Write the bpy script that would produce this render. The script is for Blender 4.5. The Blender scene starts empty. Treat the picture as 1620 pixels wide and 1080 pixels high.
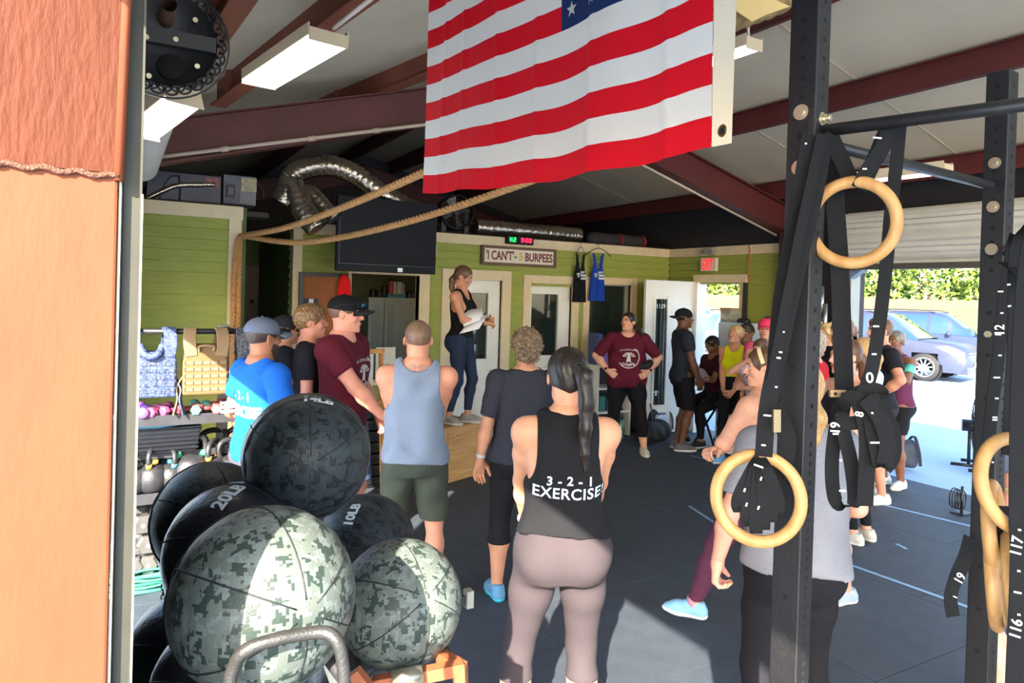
import bpy, bmesh, math, random
import numpy as np
from mathutils import Vector, Matrix
from mathutils.bvhtree import BVHTree
random.seed(7)
R = math.radians
PI = math.pi
SC = bpy.context.scene
COL = SC.collection

# ---------------------------------------------------------------- camera
CAM_H = 1.9
FPX, CX, CY = 1110.0, 810.0, 475.0
YAW, PITCH, ROLL = R(29.3), R(-0.6), R(1.68)
_f0 = Vector((math.sin(YAW), math.cos(YAW), 0))
_r0 = Vector((math.cos(YAW), -math.sin(YAW), 0))
FWD = _f0 * math.cos(PITCH) + Vector((0, 0, 1)) * math.sin(PITCH)
_u0 = _r0.cross(FWD)
CR = _r0 * math.cos(ROLL) + _u0 * math.sin(ROLL)
CU = _u0 * math.cos(ROLL) - _r0 * math.sin(ROLL)
EYE = Vector((0, 0, CAM_H))
cd = bpy.data.cameras.new('camera')
cd.sensor_width = 36.0
cd.lens = FPX / 1620 * 36.0
cd.shift_y = -(540 - CY) / 1620
cd.clip_start = 0.05
cd.clip_end = 300
cam = bpy.data.objects.new('camera', cd)
COL.objects.link(cam)
m = Matrix.Identity(4)
for i in range(3):
    m[i][0], m[i][1], m[i][2], m[i][3] = CR[i], CU[i], -FWD[i], EYE[i]
cam.matrix_world = m
SC.camera = cam

# ---------------------------------------------------------------- sky, sun, exposure
SUN_AZ = R(49)      # direction the light travels, from +X towards +Y
SUN_EL = R(28)
w = bpy.data.worlds.new('world'); SC.world = w; w.use_nodes = True
nt = w.node_tree; nt.nodes.clear()
o_ = nt.nodes.new('ShaderNodeOutputWorld'); b_ = nt.nodes.new('ShaderNodeBackground')
s_ = nt.nodes.new('ShaderNodeTexSky'); s_.sky_type = 'NISHITA'
s_.sun_disc = False
s_.sun_elevation = SUN_EL
s_.sun_rotation = R(270) - SUN_AZ
s_.air_density = 1.0; s_.dust_density = 1.2; s_.ozone_density = 1.0
b_.inputs[1].default_value = 0.62
nt.links.new(s_.outputs[0], b_.inputs[0]); nt.links.new(b_.outputs[0], o_.inputs[0])
sl = bpy.data.lights.new('sun', 'SUN'); sl.energy = 20.0; sl.angle = R(0.6); sl.color = (1.0, 0.89, 0.72)
so = bpy.data.objects.new('sun', sl); COL.objects.link(so)
_sd = Vector((math.cos(SUN_AZ) * math.cos(SUN_EL), math.sin(SUN_AZ) * math.cos(SUN_EL), -math.sin(SUN_EL)))
so.rotation_euler = _sd.to_track_quat('-Z', 'Y').to_euler()
so.location = (-8, -8, 12)
SC.view_settings.view_transform = 'Standard'
SC.view_settings.look = 'None'
SC.view_settings.gamma = 1
SC.view_settings.use_curve_mapping = False
SC.view_settings.exposure = 0.75

# ---------------------------------------------------------------- picture to place
def ray(px, py):
    return (FWD + CR * ((px - CX) / FPX) - CU * ((py - CY) / FPX))
def at(px, py, d):
    return EYE + ray(px, py) * d
def on(px, py, axis, v):
    r = ray(px, py); i = 'xyz'.index(axis)
    return EYE + r * ((v - EYE[i]) / r[i])
def floor_at(px, py, z=0.0):
    return on(px, py, 'z', z)

# ---------------------------------------------------------------- materials
MATS = {}
def lin(c):
    return tuple(((x / 255) / 12.92 if x / 255 <= .04045 else ((x / 255 + .055) / 1.055) ** 2.4) for x in c)
def mat(name, rgb, rough=.6, metal=0, bump=0, bscale=40, var=0, vscale=4, emit=0, coat=0, stretch=None, spec=.5, trans=0, kind='noise', sheen=0, sss=0, alpha=1, col2=None):
    """rgb in 0..255; var = colour mottling; bump = relief"""
    if name in MATS: return MATS[name]
    m = bpy.data.materials.new(name); m.use_nodes = True
    nt = m.node_tree; p = nt.nodes['Principled BSDF']
    c = lin(rgb)
    p.inputs['Base Color'].default_value = (*c, 1)
    p.inputs['Roughness'].default_value = rough
    p.inputs['Metallic'].default_value = metal
    p.inputs['Specular IOR Level'].default_value = spec
    if coat: p.inputs['Coat Weight'].default_value = coat
    if sheen: p.inputs['Sheen Weight'].default_value = sheen
    if trans: p.inputs['Transmission Weight'].default_value = trans
    if alpha < 1: p.inputs['Alpha'].default_value = alpha
    if emit:
        p.inputs['Emission Color'].default_value = (*c, 1); p.inputs['Emission Strength'].default_value = emit
    tc = nt.nodes.new('ShaderNodeTexCoord'); mp = nt.nodes.new('ShaderNodeMapping')
    nt.links.new(tc.outputs['Object'], mp.inputs[0])
    if stretch: mp.inputs['Scale'].default_value = stretch
    if var or col2:
        n = nt.nodes.new('ShaderNodeTexNoise'); n.inputs['Scale'].default_value = vscale; n.inputs['Detail'].default_value = 6
        nt.links.new(mp.outputs[0], n.inputs[0])
        mx = nt.nodes.new('ShaderNodeMixRGB')
        rp = nt.nodes.new('ShaderNodeValToRGB'); rp.color_ramp.elements[0].position = .35; rp.color_ramp.elements[1].position = .65
        nt.links.new(n.outputs[0], rp.inputs[0]); nt.links.new(rp.outputs[0], mx.inputs[0])
        if col2:
            mx.inputs[1].default_value = (*c, 1); mx.inputs[2].default_value = (*lin(col2), 1)
        else:
            mx.inputs[1].default_value = (*[x * (1 - var) for x in c], 1); mx.inputs[2].default_value = (*[min(1, x * (1 + var)) for x in c], 1)
        nt.links.new(mx.outputs[0], p.inputs['Base Color'])
    if bump:
        if kind == 'wave':
            n2 = nt.nodes.new('ShaderNodeTexWave'); n2.inputs['Scale'].default_value = bscale; n2.inputs['Distortion'].default_value = 3
        elif kind == 'voronoi':
            n2 = nt.nodes.new('ShaderNodeTexVoronoi'); n2.inputs['Scale'].default_value = bscale
        else:
            n2 = nt.nodes.new('ShaderNodeTexNoise'); n2.inputs['Scale'].default_value = bscale; n2.inputs['Detail'].default_value = 5
        nt.links.new(mp.outputs[0], n2.inputs[0])
        bp = nt.nodes.new('ShaderNodeBump'); bp.inputs['Strength'].default_value = min(1, bump); bp.inputs['Distance'].default_value = .01
        nt.links.new(n2.outputs[0], bp.inputs['Height']); nt.links.new(bp.outputs[0], p.inputs['Normal'])
    MATS[name] = m
    return m

def wood(name, c1, c2, scale=3, axis=0, rough=.6):
    if name in MATS: return MATS[name]
    m = mat(name, c1, rough)
    nt = m.node_tree; p = nt.nodes['Principled BSDF']
    mp = nt.nodes['Mapping']; s = [scale * 6] * 3; s[axis] = scale * .6; mp.inputs['Scale'].default_value = s
    n = nt.nodes.new('ShaderNodeTexNoise'); n.inputs['Scale'].default_value = 3; n.inputs['Detail'].default_value = 8; n.inputs['Distortion'].default_value = .8
    nt.links.new(mp.outputs[0], n.inputs[0])
    rp = nt.nodes.new('ShaderNodeValToRGB'); rp.color_ramp.elements[0].position = .3; rp.color_ramp.elements[1].position = .7
    rp.color_ramp.elements[0].color = (*lin(c1), 1); rp.color_ramp.elements[1].color = (*lin(c2), 1)
    nt.links.new(n.outputs[0], rp.inputs[0]); nt.links.new(rp.outputs[0], p.inputs['Base Color'])
    return m

# ---------------------------------------------------------------- objects
def props(o, label=None, cat=None, group=None, kind=None):
    if label: o['label'] = label
    if cat: o['category'] = cat
    if group: o['group'] = group
    if kind: o['kind'] = kind
    return o
def empty(name, loc=(0, 0, 0), rz=0, label=None, cat=None, group=None, kind=None, parent=None):
    o = bpy.data.objects.new(name, None); COL.objects.link(o)
    o.location = loc; o.rotation_euler = (0, 0, rz); o.empty_display_size = .1
    if parent: o.parent = parent
    return props(o, label, cat, group, kind)
def link(name, me, mt=None, parent=None, loc=None, rot=None, **k):
    o = bpy.data.objects.new(name, me); COL.objects.link(o)
    if mt is not None and not me.materials:
        for x in (mt if isinstance(mt, (list, tuple)) else [mt]): me.materials.append(x)
    if parent: o.parent = parent
    if loc is not None: o.location = loc
    if rot is not None: o.rotation_euler = rot
    return props(o, **k)
def copy_tree(o, parent=None):
    c = o.copy(); COL.objects.link(c); c.parent = parent
    for ch in list(o.children): copy_tree(ch, c)
    return c

class MB:
    """collects simple solids, then links them as one mesh object"""
    def __init__(s): s.v = []; s.f = []; s.m = []; s.sm = []; s.ci = 0; s.T = None
    def add(s, vs, fs, smooth=False):
        b = len(s.v)
        for v in vs:
            v = Vector(v)
            if s.T is not None: v = s.T @ v
            s.v.append(tuple(v))
        for f in fs: s.f.append([b + i for i in f]); s.m.append(s.ci); s.sm.append(smooth)
        return s
    def box(s, x0, x1, y0, y1, z0, z1):
        x0, x1 = sorted((x0, x1)); y0, y1 = sorted((y0, y1)); z0, z1 = sorted((z0, z1))
        vs = [(x0, y0, z0), (x1, y0, z0), (x1, y1, z0), (x0, y1, z0), (x0, y0, z1), (x1, y0, z1), (x1, y1, z1), (x0, y1, z1)]
        return s.add(vs, [(0, 3, 2, 1), (4, 5, 6, 7), (0, 1, 5, 4), (1, 2, 6, 5), (2, 3, 7, 6), (3, 0, 4, 7)])
    def beam(s, a, b, w, h, up=(0, 0, 1)):
        a = Vector(a); b = Vector(b); d = (b - a).normalized(); up = Vector(up)
        x = d.cross(up)
        if x.length < 1e-4: x = d.cross(Vector((1, 0, 0)))
        x.normalize(); u = x.cross(d)
        vs = []
        for p in (a, b):
            for sx, su in ((-1, -1), (1, -1), (1, 1), (-1, 1)): vs.append(p + x * sx * w / 2 + u * su * h / 2)
        return s.add(vs, [(3, 2, 1, 0), (4, 5, 6, 7), (0, 1, 5, 4), (1, 2, 6, 5), (2, 3, 7, 6), (3, 0, 4, 7)])
    def tube(s, pts, r, n=10, caps=True, closed=False, flat=None):
        """sweep of a circle (or a flat ellipse r x flat) along points"""
        pts = [Vector(p) for p in pts]; N = len(pts)
        rr = r if isinstance(r, (list, tuple)) else [r] * N
        vs = []; prev = None
        for i, p in enumerate(pts):
            if closed: d = pts[(i + 1) % N] - pts[i - 1]
            else: d = pts[min(i + 1, N - 1)] - pts[max(i - 1, 0)]
            if d.length < 1e-9: d = Vector((0, 0, 1))
            d.normalize()
            if prev is None:
                x = d.cross(Vector((0, 0, 1)))
                if x.length < .05: x = d.cross(Vector((0, 1, 0)))
            else: x = prev - d * prev.dot(d)
            x.normalize(); prev = x; y = d.cross(x)
            for k in range(n):
                a = 2 * PI * k / n
                vs.append(p + x * math.cos(a) * rr[i] + y * math.sin(a) * (flat if flat else rr[i]))
        fs = []
        for i in range(N if closed else N - 1):
            j = (i + 1) % N
            for k in range(n):
                l = (k + 1) % n
                fs.append((i * n + k, i * n + l, j * n + l, j * n + k))
        s.add(vs, fs, True)
        if caps and not closed:
            b = len(s.v) - len(vs)
            s.f.append([b + k for k in range(n)][::-1]); s.m.append(s.ci); s.sm.append(False)
            s.f.append([b + (N - 1) * n + k for k in range(n)]); s.m.append(s.ci); s.sm.append(False)
        return s
    def cyl(s, a, b, r, n=16, r2=None):
        return s.tube([a, b], [r, r if r2 is None else r2], n)
    def strip(s, pts, side, w, t=.002):
        """flat webbing following points; side = width direction (one vector or a list)"""
        pts = [Vector(p) for p in pts]; N = len(pts); vs = []
        for i, p in enumerate(pts):
            sd = Vector(side[i] if isinstance(side, list) else side).normalized()
            d = (pts[min(i + 1, N - 1)] - pts[max(i - 1, 0)]).normalized()
            nn = d.cross(sd)
            if nn.length < 1e-4: nn = Vector((0, 1, 0))
            nn.normalize(); sd2 = nn.cross(d).normalized()
            for a, b in ((-1, -1), (1, -1), (1, 1), (-1, 1)): vs.append(p + sd2 * a * w / 2 + nn * b * t / 2)
        fs = [(3, 2, 1, 0), tuple((N - 1) * 4 + k for k in range(4))]
        for i in range(N - 1):
            for k in range(4):
                l = (k + 1) % 4; fs.append((i * 4 + k, i * 4 + l, (i + 1) * 4 + l, (i + 1) * 4 + k))
        return s.add(vs, fs)
    def prism(s, poly, axis, a, b):
        """polygon in the plane perpendicular to axis, extruded from a to b"""
        def P(u, v, w): return {'x': (w, u, v), 'y': (u, w, v), 'z': (u, v, w)}[axis]
        n = len(poly); vs = [P(u, v, a) for u, v in poly] + [P(u, v, b) for u, v in poly]
        return s.add(vs, [tuple(range(n))[::-1], tuple(range(n, 2 * n))] + [(i, (i + 1) % n, n + (i + 1) % n, n + i) for i in range(n)])
    def lathe(s, prof, n=24, c=(0, 0, 0), axis='z'):
        vs = []; c = Vector(c)
        for r, z in prof:
            for k in range(n):
                a = 2 * PI * k / n; u, v = r * math.cos(a), r * math.sin(a)
                vs.append(c + Vector({'z': (u, v, z), 'y': (u, z, v), 'x': (z, u, v)}[axis]))
        fs = []
        for i in range(len(prof) - 1):
            for k in range(n):
                l = (k + 1) % n; fs.append((i * n + k, i * n + l, (i + 1) * n + l, (i + 1) * n + k))
        return s.add(vs, fs, True)
    def ball(s, c, r, n=16, sc=(1, 1, 1)):
        prof = [(max(1e-5, r * math.sin(PI * i / (n // 2))), -r * math.cos(PI * i / (n // 2))) for i in range(n // 2 + 1)]
        T0 = s.T; M = Matrix.Translation(Vector(c)) @ Matrix.Diagonal((*sc, 1)); s.T = (T0 @ M) if T0 is not None else M
        s.lathe(prof, n); s.T = T0
        return s
    def mesh(s, name='m'):
        me = bpy.data.meshes.new(name)
        me.from_pydata(s.v, [], s.f)
        me.polygons.foreach_set('material_index', s.m)
        me.polygons.foreach_set('use_smooth', s.sm)
        bm = bmesh.new(); bm.from_mesh(me); bmesh.ops.recalc_face_normals(bm, faces=bm.faces); bm.to_mesh(me); bm.free()
        me.update()
        return me
    def obj(s, name, mt, parent=None, loc=None, rot=None, bevel=0, **k):
        o = link(name, s.mesh(name), mt, parent, loc, rot, **k)
        if bevel:
            b = o.modifiers.new('bevel', 'BEVEL'); b.width = bevel; b.segments = 2; b.limit_method = 'ANGLE'; b.angle_limit = R(40)
        return o

def arc(c, r, a0, a1, n, u=(1, 0, 0), v=(0, 0, 1)):
    c = Vector(c); u = Vector(u); v = Vector(v)
    return [c + u * r * math.cos(a0 + (a1 - a0) * i / n) + v * r * math.sin(a0 + (a1 - a0) * i / n) for i in range(n + 1)]
def curve_pts(ctrl, n=8):
    """Catmull-Rom through control points"""
    P = [Vector(p) for p in ctrl]; P = [P[0] * 2 - P[1]] + P + [P[-1] * 2 - P[-2]]; out = []
    for i in range(1, len(P) - 2):
        for k in range(n):
            t = k / n; a, b, c, d = P[i - 1:i + 3]
            out.append(.5 * ((2 * b) + (c - a) * t + (2 * a - 5 * b + 4 * c - d) * t * t + (3 * b - a - 3 * c + d) * t ** 3))
    out.append(P[-2]); return out
def text_mesh(txt, size, depth=.001, align='CENTER', shear=0, bold=0, spacing=1):
    cu = bpy.data.curves.new('t', 'FONT'); cu.body = txt; cu.size = size; cu.extrude = depth; cu.align_x = align; cu.align_y = 'CENTER'
    cu.shear = shear; cu.offset = bold; cu.space_character = spacing; cu.resolution_u = 3
    o = bpy.data.objects.new('t', cu); COL.objects.link(o)
    dg = bpy.context.evaluated_depsgraph_get()
    me = bpy.data.meshes.new_from_object(o.evaluated_get(dg))
    bpy.data.objects.remove(o); bpy.data.curves.remove(cu)
    return me
def text(txt, size, mt, parent=None, loc=(0, 0, 0), rot=(0, 0, 0), name='lettering', depth=.001, **k):
    me = text_mesh(txt, size, depth, **{a: b for a, b in k.items() if a in ('align', 'shear', 'bold', 'spacing')})
    return link(name, me, mt, parent, loc, rot)
FACE_MY = (R(90), 0, 0)          # reads from -Y
FACE_MX = (R(90), 0, R(-90))     # reads from -X
# ---------------------------------------------------------------- distance fields to skin (people, shoes, hair, soft things)
class Field:
    def __init__(s): s.p = []
    def cap(s, a, b, ra, rb, k=.03, flat=None):
        s.p.append(('cap', np.array(a, float), np.array(b, float), ra, rb, k, flat)); return s
    def ell(s, c, r, k=.02, rot=None, op='+'):
        s.p.append(('ell', np.array(c, float), np.array(r, float), rot, None, k, op)); return s
    def loft(s, table, k=.03, M=None):
        s.p.append(('loft', np.array(table, float), M, None, None, k, None)); return s
    def grown(s, t, keep=None):
        f = Field()
        for i, q in enumerate(s.p):
            if keep is not None and i not in keep: continue
            q = list(q)
            if q[0] == 'cap': q[3] += t; q[4] += t
            elif q[0] == 'ell': q[2] = q[2] + t
            else:
                T = q[1].copy(); T[:, 1] += t; T[:, 2] += t; q[1] = T
            f.p.append(tuple(q))
        return f
    def bounds(s):
        lo = np.full(3, 1e9); hi = -lo
        for q in s.p:
            l, h = s._bb(q); lo = np.minimum(lo, l); hi = np.maximum(hi, h)
        return lo, hi
    @staticmethod
    def _bb(q):
        if q[0] == 'cap':
            r = max(q[3], q[4]); return np.minimum(q[1], q[2]) - r, np.maximum(q[1], q[2]) + r
        if q[0] == 'ell':
            r = q[2].max() if q[3] is not None else q[2]; return q[1] - r, q[1] + r
        T = q[1]; rx = T[:, 1].max() ; ry = (T[:, 2] + abs(T[:, 3])).max()
        pts = np.array([[x, y, z] for x in (-rx, rx) for y in (-ry, ry) for z in (T[0, 0] - .04, T[-1, 0] + .04)])
        if q[2] is not None: pts = pts @ q[2][:3, :3].T + q[2][:3, 3]
        return pts.min(0), pts.max(0)
    @staticmethod
    def _ev(q, X, Y, Z):
        if q[0] == 'cap':
            a, b, ra, rb, flat = q[1], q[2], q[3], q[4], q[6]
            px, py, pz = X - a[0], Y - a[1], Z - a[2]
            if flat is not None:
                n, f = np.array(flat[:3]), flat[3]
                d = (px * n[0] + py * n[1] + pz * n[2]) * (1 / f - 1)
                px, py, pz = px + n[0] * d, py + n[1] * d, pz + n[2] * d
                v = b - a; v = v + n * (v @ n) * (1 / f - 1)
            else: v = b - a
            L = max(v @ v, 1e-12)
            t = np.clip((px * v[0] + py * v[1] + pz * v[2]) / L, 0, 1)
            return np.sqrt((px - t * v[0]) ** 2 + (py - t * v[1]) ** 2 + (pz - t * v[2]) ** 2) - (ra + (rb - ra) * t)
        if q[0] == 'ell':
            c, r, rot = q[1], q[2], q[3]
            px, py, pz = X - c[0], Y - c[1], Z - c[2]
            if rot is not None:
                M = rot
                px, py, pz = (M[0][0] * px + M[1][0] * py + M[2][0] * pz, M[0][1] * px + M[1][1] * py + M[2][1] * pz, M[0][2] * px + M[1][2] * py + M[2][2] * pz)
            k0 = np.sqrt((px / r[0]) ** 2 + (py / r[1]) ** 2 + (pz / r[2]) ** 2)
            k1 = np.sqrt((px / r[0] ** 2) ** 2 + (py / r[1] ** 2) ** 2 + (pz / r[2] ** 2) ** 2) + 1e-9
            return k0 * (k0 - 1) / k1
        T, M = q[1], q[2]
        if M is not None:
            Mi = np.linalg.inv(M)
            X, Y, Z = (Mi[0, 0] * X + Mi[0, 1] * Y + Mi[0, 2] * Z + Mi[0, 3], Mi[1, 0] * X + Mi[1, 1] * Y + Mi[1, 2] * Z + Mi[1, 3], Mi[2, 0] * X + Mi[2, 1] * Y + Mi[2, 2] * Z + Mi[2, 3])
        zz = np.linspace(T[0, 0], T[-1, 0], 64)
        def sm(c):
            v = np.interp(zz, T[:, 0], T[:, c]); w_ = np.convolve(np.pad(v, 3, mode='edge'), np.ones(7) / 7, 'valid'); return np.interp(Z, zz, w_)
        rx, ry, cy = sm(1), sm(2), sm(3)
        e = 2.35
        k = (np.abs(X / rx) ** e + np.abs((Y - cy) / ry) ** e) ** (1 / e)
        d = (k - 1) * np.minimum(rx, ry)
        dz = np.maximum(T[0, 0] - Z, Z - T[-1, 0])
        return np.where(dz > 0, np.sqrt(np.maximum(d, 0) ** 2 + dz ** 2), np.maximum(d, dz))
    def evaluate(s, lo, n, h):
        G = np.full(n, 1.0, np.float32)
        ax = [lo[i] + h * np.arange(n[i]) for i in range(3)]
        for q in s.p:
            k = q[5]; l, u = s._bb(q); mgn = k + 3 * h
            i0 = [max(0, int((l[i] - mgn - lo[i]) / h)) for i in range(3)]
            i1 = [min(n[i], int((u[i] + mgn - lo[i]) / h) + 2) for i in range(3)]
            if any(i1[i] <= i0[i] for i in range(3)): continue
            X = ax[0][i0[0]:i1[0], None, None]; Y = ax[1][None, i0[1]:i1[1], None]; Z = ax[2][None, None, i0[2]:i1[2]]
            d = s._ev(q, X, Y, Z)
            sub = G[i0[0]:i1[0], i0[1]:i1[1], i0[2]:i1[2]]
            if q[0] == 'ell' and q[6] == '-':
                hh = np.maximum(k - np.abs(sub + d), 0) / k
                sub[...] = np.maximum(sub, -d) + hh * hh * k * .25
            else:
                hh = np.maximum(k - np.abs(sub - d), 0) / k
                sub[...] = np.minimum(sub, d) - hh * hh * k * .25
        return G, ax

def nets(G, lo, h):
    """surface nets: a smooth quad skin of the zero level"""
    s = G < 0
    n = G.shape
    c = np.zeros((n[0] - 1, n[1] - 1, n[2] - 1), np.int32)
    for dx in (0, 1):
        for dy in (0, 1):
            for dz in (0, 1): c += s[dx:n[0] - 1 + dx, dy:n[1] - 1 + dy, dz:n[2] - 1 + dz]
    act = (c > 0) & (c < 8)
    idx = np.argwhere(act)
    if len(idx) == 0: return np.zeros((0, 3)), np.zeros((0, 4), int)
    num = -np.ones(act.shape, np.int64); num[act] = np.arange(len(idx))
    acc = np.zeros((len(idx), 3)); cnt = np.zeros(len(idx))
    corners = [(0, 0, 0), (1, 0, 0), (0, 1, 0), (1, 1, 0), (0, 0, 1), (1, 0, 1), (0, 1, 1), (1, 1, 1)]
    val = [G[idx[:, 0] + a, idx[:, 1] + b, idx[:, 2] + c_] for a, b, c_ in corners]
    for i, j in ((0, 1), (2, 3), (4, 5), (6, 7), (0, 2), (1, 3), (4, 6), (5, 7), (0, 4), (1, 5), (2, 6), (3, 7)):
        a, b = val[i], val[j]; cr = (a < 0) != (b < 0)
        t = np.where(cr, a / np.where(cr, a - b, 1), 0)
        pi, pj = np.array(corners[i], float), np.array(corners[j], float)
        acc += np.where(cr[:, None], pi + t[:, None] * (pj - pi), 0); cnt += cr
    V = (idx + acc / cnt[:, None]) * h + np.array(lo)
    F = []
    for ax in range(3):
        a, b = [i for i in range(3) if i != ax]
        sl0 = [slice(None)] * 3; sl1 = [slice(None)] * 3
        sl0[ax] = slice(0, n[ax] - 1); sl1[ax] = slice(1, n[ax])
        cr = s[tuple(sl0)] != s[tuple(sl1)]
        neg = s[tuple(sl0)]
        e = np.argwhere(cr)
        ok = (e[:, a] > 0) & (e[:, b] > 0) & (e[:, a] < n[a] - 1) & (e[:, b] < n[b] - 1)
        e = e[ok]; fl = neg[e[:, 0], e[:, 1], e[:, 2]]
        def g(da, db):
            q = e.copy(); q[:, a] -= da; q[:, b] -= db; return num[q[:, 0], q[:, 1], q[:, 2]]
        q = np.stack([g(1, 1), g(0, 1), g(0, 0), g(1, 0)], 1)
        if ax == 1: fl = ~fl
        q = np.where(fl[:, None], q, q[:, ::-1])
        F.append(q)
    return V, np.concatenate(F)

def np_mesh(name, parts, mats):
    """parts = [(V, F, material index)]; one mesh"""
    V = np.concatenate([p[0] for p in parts]); off = 0; Fs = []; mi = []
    for v, f, k in parts:
        Fs.append(f + off); mi.append(np.full(len(f), k)); off += len(v)
    F = np.concatenate(Fs); mi = np.concatenate(mi)
    me = bpy.data.meshes.new(name)
    me.vertices.add(len(V)); me.vertices.foreach_set('co', V.astype(np.float32).ravel())
    me.loops.add(len(F) * 4); me.loops.foreach_set('vertex_index', F.astype(np.int32).ravel())
    me.polygons.add(len(F)); me.polygons.foreach_set('loop_start', np.arange(len(F), dtype=np.int32) * 4)
    me.polygons.foreach_set('loop_total', np.full(len(F), 4, np.int32))
    me.polygons.foreach_set('material_index', mi.astype(np.int32))
    me.polygons.foreach_set('use_smooth', np.ones(len(F), bool))
    for m_ in mats: me.materials.append(m_)
    me.update(calc_edges=True); me.validate()
    return me

def skin(field, h, cut=None, disp=None, pad=.02):
    """field -> (V, F); cut(X,Y,Z)->sdf region to keep (negative inside); disp(X,Y,Z)->added distance"""
    lo, hi = field.bounds(); lo = lo - pad - 2 * h; hi = hi + pad + 2 * h
    n = tuple(int(x) for x in np.ceil((hi - lo) / h) + 1)
    G, ax = field.evaluate(lo, n, h)
    if cut is not None or disp is not None:
        X = ax[0][:, None, None]; Y = ax[1][None, :, None]; Z = ax[2][None, None, :]
        if disp is not None: G = G + disp(X, Y, Z)
        if cut is not None: G = np.maximum(G, cut(X, Y, Z))
    return nets(G.astype(np.float32), lo, h)
# ---------------------------------------------------------------- people
def V3(*a): return np.array(a if len(a) == 3 else a[0], float)
def unit(v): return v / (np.linalg.norm(v) + 1e-12)
def two_bone(a, b, l1, l2, pole):
    """elbow or knee between a and b; returns the joint and the reachable end"""
    d = b - a; L = np.linalg.norm(d); L2 = min(L, (l1 + l2) * .998); u = unit(d)
    if L > L2: b = a + u * L2; L = L2
    x = (l1 * l1 - l2 * l2 + L * L) / (2 * L); hgt = math.sqrt(max(l1 * l1 - x * x, 0))
    p = np.array(pole, float); p = p - u * (p @ u); p = unit(p)
    return a + u * x + p * hgt, b
TORSO = {
 'f': [(.80, .125, .085, .015), (.84, .160, .108, .015), (.90, .174, .118, .015), (.96, .164, .112, .01), (1.03, .138, .095, 0), (1.09, .128, .088, 0), (1.16, .134, .092, 0), (1.24, .146, .100, 0), (1.31, .152, .100, .005), (1.36, .150, .085, .01), (1.40, .128, .065, .016), (1.43, .085, .055, .018), (1.46, .06, .052, .015)],
 'm': [(.80, .120, .085, .01), (.84, .150, .105, .01), (.90, .160, .112, .01), (.96, .156, .110, .005), (1.03, .146, .104, 0), (1.10, .146, .102, 0), (1.18, .155, .106, 0), (1.26, .170, .112, 0), (1.32, .178, .108, .005), (1.37, .176, .092, .012), (1.41, .145, .072, .018), (1.44, .095, .062, .02), (1.47, .068, .058, .018)]}
def fold(amp, fz=18, seed=0):
    def d(X, Y, Z):
        return amp * (np.sin(X * 31 + Z * fz + 2.2 * np.sin(Z * 9 + seed) + seed) * .5 + np.sin(Y * 37 - Z * fz * .7 + 1.7 * np.sin(X * 14 + seed) + 1.3 * seed) * .5)
    return d
def strands(amp, a=1.0, f=160, seed=0):
    def d(X, Y, Z):
        ang = np.arctan2(Y, X)
        return amp * (np.sin(ang * 22 + Z * 20 + 3 * np.sin(Z * 25 + seed)) * .6 + np.sin(X * f + Z * 30 + seed) * np.sin(Y * f * .9 + 2 * np.sin(Z * 40)) * .4) * a
    return d
def curls(amp, f=120, seed=0):
    def d(X, Y, Z):
        return amp * np.sin(X * f + 2 * np.sin(Y * f * .6 + seed)) * np.sin(Y * f * .9 + 2 * np.sin(Z * f * .5)) * np.sin(Z * f + 1.5 * np.sin(X * f * .7)) * 1.6
    return d
def hairmat(name, c1, c2, sc=30, rough=.45):
    if name in MATS: return MATS[name]
    m = wood(name, c1, c2, sc / 6, 2, rough)
    return m
def skinmat(rgb):
    n = 'skin_%d_%d_%d' % rgb
    m = mat(n, rgb, .52, var=.10, vscale=9, bump=.08, bscale=120, spec=.4)
    m.node_tree.nodes['Principled BSDF'].inputs['Subsurface Weight'].default_value = .06
    m.node_tree.nodes['Principled BSDF'].inputs['Subsurface Radius'].default_value = (.02, .008, .004)
    return m
LIP = lambda: mat('lips', (150, 72, 66), .45)
EYEW = lambda: mat('eye_white', (190, 178, 170), .3)
IRIS = lambda: mat('iris', (45, 32, 26), .2)

def cloth(name, rgb, rough=.85, bump=.35, bscale=260, var=.05, **k):
    return mat(name, rgb, rough, bump=bump, bscale=bscale, var=var, vscale=6, sheen=0, spec=.25, **k)

def shoe_meshes(h=.007):
    """one sneaker, toe towards -Y, sole on z=0, ankle above the origin"""
    if 'shoe' in MATS: return MATS['shoe']
    f = Field()
    f.cap((0, .045, .040), (0, -.10, .036), .040, .045, flat=(1, 0, 0, .92)).cap((0, -.08, .034), (0, -.155, .026), .044, .030, .03)
    f.cap((0, .035, .045), (0, .028, .085), .036, .038, .03).ell((0, -.01, .07), (.034, .05, .03), .03)
    up = skin(f, h, cut=lambda X, Y, Z: np.maximum(.022 - Z, np.maximum(Z - .098, .0)) + 0 * X + 0 * Y if False else np.maximum(.022 - Z + 0 * X + 0 * Y, Z - .100))
    g = Field(); g.cap((0, .045, .035), (0, -.10, .035), .046, .050, flat=(1, 0, 0, .92)).cap((0, -.08, .035), (0, -.160, .035), .049, .034, .03)
    so = skin(g, h, cut=lambda X, Y, Z: np.maximum(0.001 - Z + 0 * X + 0 * Y, Z - .026 + .006 * np.clip(Y * 6, -1, 0)))
    lace = MB()
    for i in range(5):
        y = -.03 - i * .018; z = .098 - i * .011
        lace.tube([(-.022, y, z - .012), (-.01, y - .004, z + .0), (.01, y + .004, z + .0), (.022, y, z - .012)], .0032, 5)
    lm = lace.mesh()
    MATS['shoe'] = (up, so, lm)
    return MATS['shoe']

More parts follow.
